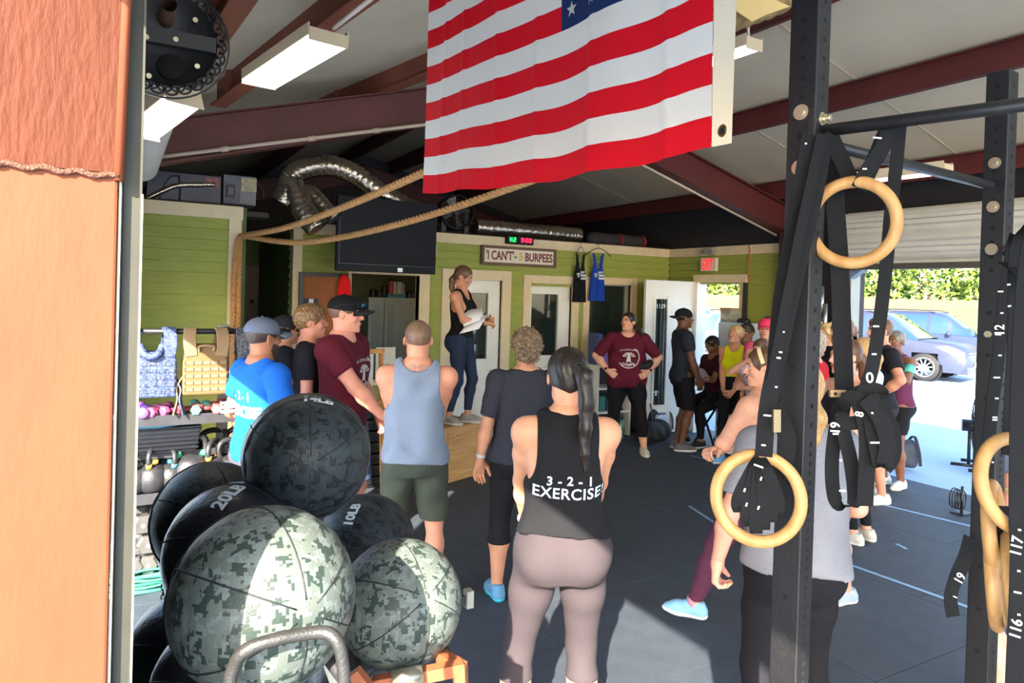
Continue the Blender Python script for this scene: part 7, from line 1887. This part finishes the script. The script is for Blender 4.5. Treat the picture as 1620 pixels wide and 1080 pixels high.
# silver suv: front wheel at (1460, 605)
w1_ = floor_at(1460, 606, -.03)
def car_at(px, py, head, axoff, side, **k):
    """place so that the near front wheel touches the ground at the pixel"""
    p = floor_at(px, py, -.03); L = k.get('L', 4.8); W = k.get('W', 1.9); c, s_ = math.cos(head), math.sin(head); ox, oy = L * .31 * axoff, side * W / 2
    return (p.x - (c * ox - s_ * oy), p.y - (s_ * ox + c * oy), -.03)
hd = R(-76)
car('car', 'silver-blue mid-size SUV parked nearest, its front wheel turned to the gym', car_at(1460, 603, hd, 1, -1), hd, (52, 57, 76))
car('car', 'dark blue-grey SUV parked behind the silver one, at the right', car_at(1548, 588, hd, 1, -1, L=4.7), hd, (44, 54, 80), L=4.7)
hd2 = R(-80)
p = floor_at(1395, 560, -.03); car('car', 'blue SUV roof seen beyond the silver one', (p.x + 3.0, p.y + 1.0, -.03), hd2, (54, 72, 112), L=4.7, H=1.75)
p = on(1128, 500, 'x', 19.5); car('car', 'blue car seen through the open exit door at the left', (19.5, p.y + .9, -.03), R(-60), (50, 84, 130), H=1.6)
p = on(1170, 500, 'x', 13.5); car('car', 'white and blue car seen through the exit door at the right', (14.2, p.y - .2, -.03), R(-110), (140, 146, 156), H=1.6, metal=.1)
# ================================================================ people
def stand(px, d, z=0.0):
    p = at(px, 700, d)
    r = ray(px, 700); return (p.x, p.y, z)
FAIR, TANS, BRN, DRK, PINKS = (214, 158, 132), (200, 142, 112), (150, 100, 76), (104, 68, 50), (216, 150, 130)
BLKC = (22, 22, 26); MARO = (92, 22, 42)
WSH = dict(rgb=(196, 198, 200), sole=(228, 228, 224))
def H_(name, style, c1, c2, **k): return dict(name=name, style=style, c1=c1, c2=c2, **k)

# 1 man in blue, grey cap
P = person('man in a bright blue t-shirt and grey cap behind the ball pile', stand(412, 4.2), 20, 1.70, 'm', 1.03, BRN, head=(0, 0),
    hair=H_('b1', 'buzz', (40, 30, 26), (60, 46, 38), t=.005, beard=(48, 36, 30), cap=dict(rgb=(92, 100, 120), brim=(84, 92, 112))),
    top=dict(name='blue', rgb=(12, 84, 176), type='tee', hem=.86, t=.014, flare=.175, neck=(.03, .01), fold=.007), bottom=dict(name='shorts_grey', rgb=(70, 69, 76), type='shorts'), shoes=WSH,
    arms={'R': [(-.24, -.16, .98), (-.6, .6, -.3)], 'L': [(.20, -.16, 1.0), (.5, .8, 0)]})
wrap_text(P, '3 - 2 - 1', .075, (170, 186, 206), 1.25 * P['s'], .03, bold=.002); wrap_text(P, 'EXERCISE', .088, (196, 214, 236), 1.16 * P['s'], .03, bold=.004, spacing=.95)
# 2 teenager
P = person('fair-haired teenage boy in a black t-shirt left of the maroon-shirted man', stand(487, 5.1), -15, 1.76, 'm', .9, PINKS, head=(-4, -3),
    hair=H_('b2', 'crop', (92, 68, 46), (142, 112, 76), t=.016, line=.0), top=dict(name='black_tee', rgb=(26, 27, 36), type='tee', hem=.84, t=.014, flare=.165, neck=(.03, .01), fold=.006), bottom=dict(name='shorts_dark', rgb=(40, 42, 50), type='shorts'), shoes=WSH)
P = person('person in a dark cap and shirt, mostly hidden between the blue and black t-shirts', stand(447, 5.6), 5, 1.66, 'm', 1.0, TANS, hair=H_('b3', 'buzz', (36, 30, 28), (50, 42, 38), t=.005, cap=dict(rgb=(34, 34, 42))),
    top=dict(name='black_tee', rgb=(26, 27, 36), type='tee', hem=.84, t=.014, neck=(.03, .01)), bottom=dict(name='shorts_dark', rgb=(40, 42, 50), type='shorts'), shoes=WSH, fine=False)
# 3 maroon man
P = person('man in a maroon t-shirt and black cap with mirrored sunglasses on it', stand(541, 4.85), -42, 1.84, 'm', 1.10, PINKS, head=(14, 0),
    hair=H_('b4', 'buzz', (90, 64, 48), (120, 88, 66), t=.004, cap=dict(rgb=(20, 21, 26), glasses=True)),
    top=dict(name='maroon', rgb=MARO, type='tee', hem=.86, t=.015, flare=.185, neck=(.035, .01), fold=.006), bottom=dict(name='denim', rgb=(66, 84, 120), type='shorts'), shoes=WSH,
    arms={'R': [(-.10, -.36, .93), (-.6, .7, .0), (.2, -.8, -.4), (0, 0, -1), .5], 'L': [(.27, -.12, .92), (.6, .7, -.1)]})
watch(P, 'L')
def crest(P, zc, xc, sc, side=-1, rgb=(214, 206, 204)):
    wrap_text(P, '', 1, rgb, zc, xc, side, me=ring_mesh(sc * .92, sc, 48, R(-150), R(60)), name='crest'); wrap_text(P, '', 1, rgb, zc, xc, side, me=phoenix(sc * 1.15), name='crest')
    wrap_text(P, 'IN COMMUNITY', sc * .22, rgb, zc + sc * .72, xc, side, arch=-.12 * (.12 / sc) ** 2 * sc); wrap_text(P, 'CrossFit', sc * .34, rgb, zc - sc * .62, xc, side, bold=.002); wrap_text(P, 'KATY', sc * .16, rgb, zc - sc * .84, xc, side)
crest(P, 1.22 * P['s'], .0, .125)
# 4 grey tank-top man
P = person('man with cropped hair in a grey tank top and olive shorts, seen from behind', stand(657, 4.25), 68, 1.71, 'm', 1.0, (214, 148, 120), head=(0, 0),
    hair=H_('b5', 'buzz', (104, 78, 62), (138, 106, 86), t=.003, line=.0), top=dict(name='grey_tank', rgb=(134, 146, 166), type='tank', part='tank_top', hem=.865, t=.026, flare=.18, neck=(.09, .035), armhole=(.205, 1.30, .068, .125), fold=.008, mat=dict(bump=.5, bscale=300)),
    bottom=dict(name='olive', rgb=(72, 78, 68), type='shorts', fold=.008, low=.50), shoes=dict(rgb=(90, 92, 96)), arms={'L': [(-.06, -.24, 1.10), (.8, .3, -.6), (-1, -.2, .1), (0, .3, -1), .7], 'R': [(.08, -.20, 1.13), (-.8, .3, -.6), (1, -.2, 0.1), (0, .3, -1), .7]},
    legs={'L': [(.15, .0, .085)], 'R': [(-.15, .02, .085)]})
TAT = mat('tattoo_ink', (128, 116, 112), .6)
b = MB(); s_ = P['s']; bvh = BVHTree.FromObject(P['root'].children[0], bpy.context.evaluated_depsgraph_get())
for k in range(9):
    for sg in (-1, 1):
        pts = [];
        for q in range(9):
            x = sg * (.006 + q * .0085); z = 1.435 - k * .004 + .018 * math.sin(q * .55 + k * .5) - .0016 * q * k * .3
            h_ = bvh.ray_cast(Vector((x, .5, z * s_)), Vector((0, -1, 0)))
            if h_[0] is not None: pts.append(h_[0] + Vector((0, .0006, 0)))
        if len(pts) > 3: b.tube(pts, .0013, 4)
b.obj('tattoo', TAT, P['root'])['kind'] = 'stuff'
# 5 the speaker
spk = stand(725, 7.17, BH + .018)
PS = person('woman in a black tank top reading papers aloud while standing on the wooden box', spk, -52, 1.60, 'f', 1.0, TANS, head=(10, 18),
    hair=H_('b6', 'pony', (58, 38, 28), (128, 92, 62), tail=[(0, .098, -.01), (-.02, .12, -.06), (-.02, .12, -.14), (-.02, .10, -.22), (-.02, .08, -.27)], tr=[.024, .030, .028, .02, .008], brow=(70, 48, 36)),
    top=dict(name='black_tank', rgb=(18, 18, 22), type='tank', hem=.93, t=.010, neck=(.105, .02), nw=.07, armhole=(.172, 1.31, .062, .12)), bottom=dict(name='navy_leggings', rgb=(40, 50, 72), type='leggings', low=.14, waist=1.02), shoes=dict(rgb=(150, 148, 140), sole=(214, 210, 200), size=1.0),
    arms={'R': [(-.02, -.29, 1.10), (-.75, .5, -.5), (.65, -.75, .05), (.3, 0, -1), .75], 'L': [(.10, -.27, 1.12), (.9, .4, -.5), (-.4, -.9, .1), (-1, .2, 0), .8]},
    legs={'L': [(.10, -.05, .085)], 'R': [(-.10, .08, .085)]})
watch(PS, 'R')
wrap_text(PS, '', 1, (226, 226, 226), 1.20 * PS['s'], -.02, -1, me=phoenix(.105), name='emblem')
for k, (q4, dd) in enumerate(((((726, 494), (762, 486), (767, 508), (734, 518)), (7.02, 7.06, 6.96, 6.92)), (((738, 513), (773, 495), (758, 520), (726, 528)), (6.96, 7.0, 6.88, 6.84)))):
    c4 = [at(a[0], a[1], d_) for a, d_ in zip(q4, dd)]; me = MB(); vs = []; n = 8; c0_ = c4[0]
    for i in range(n + 1):
        t = i / n; a, b_ = c4[0].lerp(c4[1], t), c4[3].lerp(c4[2], t)
        for p in (a, b_): vs.append(p - c0_ - FWD * .018 * math.sin(t * 3 + k))
    me.add(vs, [(i * 2, i * 2 + 2, i * 2 + 3, i * 2 + 1) for i in range(n)], True)
    o = me.obj('paper', mat('paper_white', (224, 224, 230), .7), None, loc=c0_)
    sm = o.modifiers.new('s', 'SOLIDIFY'); sm.thickness = .0008; props(o, 'white paper sheet held by the woman on the box, the %s one' % ('upper' if k == 0 else 'lower'), 'paper')
# 6 curly-haired woman
P = person('woman with short curly hair in a dark grey t-shirt, seen from behind', stand(828, 4.45), 72, 1.665, 'f', 1.18, TANS,
    hair=H_('b7', 'curly', (60, 44, 34), (150, 124, 94), scale=60, t=.018), top=dict(name='charcoal_tee', rgb=(50, 50, 60), type='tee', sleeve=.85, hem=.86, t=.016, flare=.20, neck=(.05, .0), fold=.007), bottom=dict(name='black_capri', rgb=(24, 24, 30), type='capri', low=.34),
    shoes=dict(rgb=(96, 150, 190), lace=(220, 60, 90), sole=(60, 190, 210)), arms={'L': [(.29, .0, .83), (.7, .7, -.2), (.05, -.2, -1), (-.3, 1, 0), .35], 'R': [(-.20, -.18, 1.0), (-.6, .7, -.2)]}, legs={'L': [(.16, .06, .085)], 'R': [(-.10, .0, .085)]})
watch(P, 'L', (190, 192, 196))
# 7 the woman with 3-2-1 EXERCISE
PW = person('woman with a long dark ponytail in a black top lettered 3-2-1 EXERCISE', stand(895, 2.80), 64, 1.68, 'f', 1.08, (206, 150, 120), head=(0, 4),
    hair=H_('b8', 'pony', (16, 12, 11), (40, 30, 26), t=.010, scale=50, tail=[(-.025, .108, .045), (-.045, .150, .02), (-.055, .150, -.08), (-.055, .145, -.18), (-.055, .14, -.28), (-.07, .13, -.36)], tr=[.026, .030, .028, .024, .016, .004], tie=(20, 20, 22), slope=1.0, line=.0),
    top=dict(name='black_top', rgb=(20, 21, 26), type='tank', part='tank_top', hem=.975, t=.019, flare=.0, neck=(.10, -.004), nw=.075, armhole=(.192, 1.285, .068, .135), fold=.006), bottom=dict(name='mauve_capri', rgb=(60, 53, 58), type='capri', low=.36, waist=1.06, mat=dict(bump=.15)),
    shoes=dict(rgb=(60, 60, 66)), arms={'L': [(.13, -.26, .93), (.95, .55, -.1), (-.6, -.6, -.3), None, .5], 'R': [(-.13, -.26, .93), (-.95, .55, -.1), (.6, -.6, -.3), None, .5]}, legs={'L': [(.20, .0, .085), (.25, -1, 0)], 'R': [(-.10, .02, .085), (-.05, -1, 0)]})
wrap_text(PW, '3 - 2 - 1', .050, (196, 214, 232), 1.20 * PW['s'], -.005, bold=.0012, spacing=1.1); wrap_text(PW, 'EXERCISE!', .060, (196, 214, 232), 1.147 * PW['s'], -.005, bold=.001, arch=.010, spacing=1.08)
# 8 maroon woman
P = person('woman in a maroon crest t-shirt with both hands on her hips', stand(988, 8.55), 238, 1.70, 'f', 1.36, FAIR, head=(-38, -10),
    hair=H_('b9', 'pony', (30, 20, 18), (60, 42, 34), tail=[(0, .10, .0), (.08, .06, -.08), (.10, .0, -.16), (.09, -.06, -.26)], tr=[.026, .032, .028, .012], brow=(50, 36, 30)),
    top=dict(name='maroon', rgb=MARO, type='tee', hem=.80, sleeve=.95, t=.018, flare=.225, neck=(.04, .01), fold=.006), bottom=dict(name='black_leggings', rgb=(20, 20, 26), type='capri', low=.22), shoes=dict(rgb=(206, 202, 190), sole=(226, 222, 212)),
    arms={'L': [(.24, -.12, 1.00), (1, .25, -.1), (-.75, -.4, -.45), (0, 1, 0), .5], 'R': [(-.24, -.12, 1.00), (-1, .25, -.1), (.75, -.4, -.45), (0, 1, 0), .5]}, legs={'L': [(.22, -.12, .085), None, 5], 'R': [(-.16, .10, .085)]})
watch(P, 'L'); watch(P, 'R'); crest(P, 1.17 * P['s'], .0, .130)
p = at(1022, 573, 8.45); b = MB(); b.tube(curve_pts([(-.10, 0, -.05), (-.02, -.03, -.04), (.07, -.02, 0), (.16, 0, .02)], 6), [.03] * 6 + [.05] * 6 + [.03] * 7, 10); o = b.obj('belt_bag', BAGK, None, loc=p); props(o, 'small black belt bag at the hip of the hands-on-hips woman', 'bag')
# 9 man in cap by the door
P = person('man in a dark t-shirt, black shorts and backwards cap before the white door', stand(1076, 8.8), -28, 1.76, 'm', 1.02, DRK, head=(0, 0),
    hair=H_('b10', 'buzz', (20, 16, 14), (30, 24, 20), t=.004, cap=dict(rgb=(24, 24, 30), back=True)), top=dict(name='dusk_tee', rgb=(36, 42, 56), type='tee', hem=.84, t=.015, flare=.17, neck=(.03, .01)), bottom=dict(name='black_shorts', rgb=(20, 20, 26), type='shorts', low=.50), shoes=dict(rgb=(92, 92, 98)),
    arms={'R': [(-.22, -.14, .85), (-.5, .9, 0)], 'L': [(.2, -.16, .86), (.5, .9, 0)]})
# 10 seated woman with baby
sp_ = stand(1130, 9.2)
st_ = empty('stool', (sp_[0], sp_[1], 0), label='folding stool under the woman holding the baby', cat='stool')
MB().box(-.2, .2, -.2, .2, .54, .58).obj('seat', BLK, st_)
for x in (-.18, .18):
    for y in (-.18, .18): MB().beam((x, y, 0), (x * .7, -y * .9, .54), .022, .022).obj('leg', BLK, st_)
P = person('woman in a maroon top sitting by the door and looking down at a baby', (sp_[0], sp_[1], 0), 172, 1.66, 'f', 1.1, BRN, head=(0, 28), seat=.68, lean=.12,
    hair=H_('b11', 'bun', (26, 18, 16), (48, 34, 28), bun=(0, .10, -.02)), top=dict(name='maroon_dark', rgb=(64, 20, 34), type='tee', hem=.86, t=.014, neck=(.05, .01)), bottom=dict(name='black_leggings', rgb=(20, 20, 26), type='leggings', low=.12), shoes=dict(rgb=(40, 40, 48)),
    legs={'L': [(.16, -.34, .085), (.2, -1, .8)], 'R': [(-.14, -.38, .085), (-.2, -1, .8)]}, arms={'L': [(-.05, -.30, 1.16), (.9, .3, -.6), (-1, -.2, .1), (0, .5, 1), .5], 'R': [(.08, -.28, 1.12), (-.9, .3, -.6), (1, -.3, .1), (0, .5, 1), .5]}, fine=False)
# baby lying across her forearms
M_ = Matrix.Translation(Vector(sp_)) @ Matrix.Rotation(R(172 + 90), 4, 'Z'); bl_ = M_ @ Vector((.02, -.32, .95))
by = empty('person', bl_, R(172 + 90), 'baby in a pale outfit lying in the arms of the seated woman', 'person')
f = Field(); f.cap((-.10, 0, .0), (.08, 0, -.01), .075, .068, .03).cap((.08, 0, -.01), (.20, -.02, -.05), .04, .028, .02).cap((.08, .03, -.01), (.20, .03, -.06), .04, .028, .02).cap((-.10, -.05, .02), (-.02, -.10, .02), .025, .02, .015)
V, F = skin(f, .009); link('romper', np_mesh('romper', [(V, F, 0)], [cloth('baby_cloth', (170, 160, 170))]), None, by)
f = Field(); f.ell((-.20, 0, .035), (.062, .058, .060), .02).ell((-.20, -.055, .03), (.010, .012, .010), .01).cap((-.16, 0, .02), (-.10, 0, .01), .03, .03, .02).cap((.20, -.02, -.05), (.23, -.03, -.04), .022, .016, .01).cap((.20, .03, -.06), (.23, .02, -.05), .022, .016, .01).cap((-.02, -.10, .02), (.0, -.12, .02), .018, .014, .01)
V, F = skin(f, .006); link('body', np_mesh('body', [(V, F, 0)], [skinmat(BRN)]), None, by)
f = Field(); f.ell((-.21, .008, .042), (.066, .062, .062), .02); V, F = skin(f, .007, cut=lambda X, Y, Z: (X + .20 - .1 * Z) * .9 + 0 * Y); link('hair', np_mesh('hair', [(V, F, 0)], [hairmat('hair_b11', (26, 18, 16), (48, 34, 28))]), None, by)
# 11 yellow top
P = person('blonde woman in a bright yellow sleeveless top with clasped hands', stand(1158, 8.2), 205, 1.60, 'f', .98, TANS, head=(-18, -10),
    hair=H_('b12', 'bun', (150, 116, 76), (226, 196, 146), bun=(0, .11, .045), brow=(110, 84, 60)), top=dict(name='yellow', rgb=(226, 226, 20), type='tank', hem=1.06, t=.010, neck=(.075, .02), nw=.075, armhole=(.172, 1.315, .062, .12), fold=.002), bottom=dict(name='black_leggings', rgb=(20, 20, 26), type='leggings', low=.16, waist=1.08),
    shoes=dict(rgb=(110, 170, 214), sole=(214, 222, 230)), arms={'L': [(.05, -.22, .86), (.8, .6, 0), (-.5, -.35, -.7), None, .6], 'R': [(-.05, -.23, .85), (-.8, .6, 0), (.5, -.35, -.7), None, .6]}, legs={'L': [(.10, -.02, .085)], 'R': [(-.10, -.10, .085)]})
# 12..13 behind the post
P = person('person in a pink shirt and pink cap beside the exit door', stand(1206, 7.7), 200, 1.70, 'f', 1.05, FAIR, head=(10, 0), hair=H_('b13', 'bun', (60, 42, 32), (96, 70, 52), bun=(0, .08, .10), cap=dict(rgb=(224, 60, 96))), top=dict(name='pink', rgb=(236, 90, 130), type='tee', hem=.84, t=.014, neck=(.04, .01)), bottom=dict(name='shorts_dark', rgb=(40, 42, 50), type='shorts'), shoes=WSH, fine=False)
P = person('person in a brown t-shirt standing just behind the yellow top', stand(1176, 8.6), 190, 1.60, 'm', 1.0, BRN, hair=H_('b14', 'crop', (40, 28, 22), (66, 48, 38)), top=dict(name='brown', rgb=(96, 50, 42), type='tee', hem=.84, t=.014, neck=(.03, .01)), bottom=dict(name='shorts_dark', rgb=(40, 42, 50), type='shorts'), shoes=WSH, fine=False)
P = person('person in a pale lavender t-shirt resting the face on one hand', stand(1199, 7.15), 175, 1.50, 'f', 1.0, FAIR, head=(10, 14), hair=H_('b15', 'pony', (70, 52, 40), (110, 84, 62), tail=[(0, .1, 0), (0, .12, -.08), (0, .1, -.18)], tr=[.026, .03, .01]),
    top=dict(name='lavender', rgb=(196, 190, 214), type='tee', hem=.84, t=.014, flare=.17, neck=(.03, .01), mat=dict(col2=(150, 164, 196), var=0, vscale=12) if 0 else {}), bottom=dict(name='shorts_dark', rgb=(40, 42, 50), type='shorts'), shoes=WSH, arms={'R': [(-.05, -.15, 1.46), (-.6, -.6, -.6), (.2, 0, 1), (0, 1, 0), .4], 'L': [(-.02, -.22, 1.15), (.8, .2, -.5)]}, fine=False)
# 14 headband woman
P = person('woman with a headband, bare shoulders, arms folded, in maroon leggings', stand(1204, 3.95), 104, 1.63, 'f', 1.24, (214, 156, 128), head=(38, 4),
    hair=H_('b16', 'pony', (40, 28, 24), (110, 78, 50), band=(226, 190, 150), tail=[(0, .10, .02), (0, .13, -.04), (0, .11, -.14)], tr=[.026, .03, .01]), top=dict(name='black_bra', rgb=(26, 26, 32), type='tank', part='sports_top', hem=1.10, t=.008, neck=(.12, .13), nw=.08, armhole=(.150, 1.30, .07, .13), hi=1.36, fold=.003),
    bottom=dict(name='plum_leggings', rgb=(88, 44, 66), type='leggings', low=.16, waist=1.04), shoes=dict(rgb=(134, 184, 222), sole=(214, 224, 232), sock=(180, 130, 150)), arms={'L': [(-.02, -.22, 1.13), (1, .25, -.2), (-1, -.1, .1), (0, .5, 1), .6], 'R': [(.20, -.16, 1.10), (-.9, .2, -.6), (1, -.2, .1), (0, .4, -1), .7]},
    legs={'L': [(.16, -.34, .085), (.2, -1, 0), 20], 'R': [(-.10, .10, .085)]})
# 15 grey t-shirt woman
PG = person('woman in a pale grey t-shirt and black capri leggings behind the near post', stand(1262, 2.72), 62, 1.66, 'f', 1.06, (222, 160, 138), head=(-10, 0),
    hair=H_('b17', 'pony', (150, 112, 66), (214, 176, 118), tail=[(-.02, .10, -.02), (-.03, .12, -.08), (-.03, .10, -.16), (-.03, .08, -.20)], tr=[.03, .038, .03, .01], t=.014, scale=80), top=dict(name='light_grey', rgb=(134, 135, 144), type='tee', hem=.90, sleeve=.8, t=.022, flare=.20, neck=(.04, .01), fold=.006, mat=dict(bump=.6, bscale=160)),
    bottom=dict(name='black_capri', rgb=(24, 24, 30), type='capri', low=.37), shoes=dict(rgb=(190, 200, 210)), arms={'L': [(.29, -.04, .90), (.6, .8, 0), (.05, -.15, -1), (-1, .4, 0), .7], 'R': [(-.16, -.24, 1.05), (-.6, .5, -.5), (.8, -.5, .1), None, .5]}, legs={'L': [(.13, .04, .085)], 'R': [(-.14, -.03, .085)]})
# 16 profile woman with long ponytail
P = person('woman in profile with a long brown ponytail and bare shoulders, beyond the grey t-shirt', stand(1333, 4.55), 158, 1.66, 'f', 1.0, (222, 164, 140), head=(0, 2),
    hair=H_('b18', 'pony', (60, 38, 28), (120, 82, 58), tail=[(0, .10, .03), (.0, .14, -.04), (.0, .15, -.14), (.0, .15, -.24), (.0, .14, -.34), (0, .13, -.42)], tr=[.024, .036, .036, .034, .026, .008], brow=(90, 62, 48)), top=dict(name='black_bra', rgb=(26, 26, 32), type='tank', part='sports_top', hem=1.13, t=.008, neck=(.12, .13), nw=.08, armhole=(.150, 1.30, .07, .12), hi=1.36, fold=.002),
    bottom=dict(name='black_short', rgb=(22, 22, 28), type='short', t=.008, low=.68, waist=1.0), shoes=dict(rgb=(170, 186, 200)), arms={'L': [(-.04, -.22, 1.05), (.8, .4, -.5), (-1, -.2, 0), None, .6], 'R': [(.05, -.20, 1.03), (-.8, .4, -.5), (1, -.2, 0), None, .6]}, legs={'L': [(.12, -.02, .085)], 'R': [(-.10, .06, .085)]})
# 17..18 the group by the rear opening
P = person('grey-haired person in a red shirt just right of the near post', stand(1278, 5.6), 110, 1.68, 'f', 1.1, FAIR, hair=H_('b19', 'bob', (110, 92, 78), (196, 182, 166), scale=50), top=dict(name='red', rgb=(190, 24, 36), type='tee', hem=.84, t=.014, neck=(.04, .01)), bottom=dict(name='shorts_dark', rgb=(40, 42, 50), type='shorts'), shoes=WSH, fine=False)
P = person('blonde person mostly hidden between the red shirt and the brown-haired woman', stand(1303, 7.2), 140, 1.68, 'f', 1.0, FAIR, hair=H_('b20', 'bob', (176, 140, 88), (226, 198, 146)), top=dict(name='black_tee', rgb=(26, 27, 36), type='tee', hem=.84, t=.014, neck=(.04, .01)), bottom=dict(name='shorts_dark', rgb=(40, 42, 50), type='shorts'), shoes=WSH, fine=False)
P = person('brown-haired woman facing left behind the wide strap', stand(1326, 6.3), 165, 1.76, 'f', 1.0, (206, 140, 116), hair=H_('b21', 'bun', (70, 46, 34), (140, 100, 70), bun=(0, .11, .0)), top=dict(name='black_tee', rgb=(26, 27, 36), type='tee', hem=.84, t=.014, neck=(.04, .01)), bottom=dict(name='shorts_dark', rgb=(40, 42, 50), type='shorts'), shoes=WSH, fine=False)
P = person('blonde woman with a loose bun, just right of the wide strap', stand(1362, 5.6), 95, 1.62, 'f', .95, FAIR, hair=H_('b22', 'pony', (150, 110, 66), (224, 188, 130), tail=[(0, .1, .02), (.01, .13, -.04), (.01, .12, -.12), (0, .1, -.20)], tr=[.03, .036, .026, .008]), top=dict(name='white_tee', rgb=(190, 190, 200), type='tee', hem=.84, t=.012, neck=(.04, .01)), bottom=dict(name='black_leggings', rgb=(20, 20, 26), type='leggings'), shoes=dict(rgb=(190, 188, 182)), fine=False)
P = person('brown-haired man in a black t-shirt with a hand on his hip, before the cars', stand(1386, 6.75), 150, 1.75, 'm', 1.0, (206, 146, 120), hair=H_('b23', 'crop', (84, 58, 42), (128, 92, 66)), top=dict(name='black_tee', rgb=(26, 27, 36), type='tee', hem=.84, t=.014, neck=(.03, .01), flare=.17), bottom=dict(name='shorts_dark', rgb=(40, 42, 50), type='shorts'), shoes=dict(rgb=(206, 204, 196)), arms={'L': [(.22, -.10, 1.02), (1, .3, 0), (-.7, -.4, -.4), (0, 1, 0), .5]})
P = person('woman in a plum tank top and black shorts with a phone strapped to her arm', stand(1412, 7.3), 175, 1.62, 'f', 1.12, (128, 84, 64), head=(0, 0), hair=H_('b24', 'bun', (60, 50, 46), (150, 140, 130), bun=(0, .09, .06)), top=dict(name='plum_tank', rgb=(92, 40, 70), type='tank', hem=.90, t=.012, neck=(.08, .03), armhole=(.175, 1.31, .06, .12), flare=.18), bottom=dict(name='black_short', rgb=(22, 22, 28), type='short', t=.010, low=.60), shoes=dict(rgb=(214, 212, 204)),
    arms={'L': [(.08, -.24, 1.34), (.9, .1, -.8), (-.4, -.2, .8), (0, 1, 0), .8], 'R': [(-.05, -.22, 1.05), (-.8, .4, -.5)]})
sh, el, wr, hd, pn, c_ = P['AR']['L']; b = MB(); q = Vector((sh * .55 + el * .45) * P['s']); b.cyl(q - Vector(unit(el - sh)) * .05, q + Vector(unit(el - sh)) * .05, .052, 14); b.obj('phone_armband', mat('mint_band', (90, 196, 176), .5), P['root'])
# 19 far right
P = person('person in grey shorts mostly hidden by the straps at the right edge', stand(1598, 3.15), 118, 1.68, 'f', 1.0, (222, 158, 138), hair=H_('b25', 'pony', (70, 50, 38), (120, 88, 62), tail=[(0, .1, 0), (0, .12, -.08), (0, .1, -.18)], tr=[.026, .03, .01]), top=dict(name='blue_grey_tee', rgb=(104, 116, 144), type='tee', hem=.92, t=.012, neck=(.04, .01)), bottom=dict(name='heather_short', rgb=(72, 74, 82), type='short', t=.014, low=.60), shoes=dict(rgb=(190, 190, 190)))
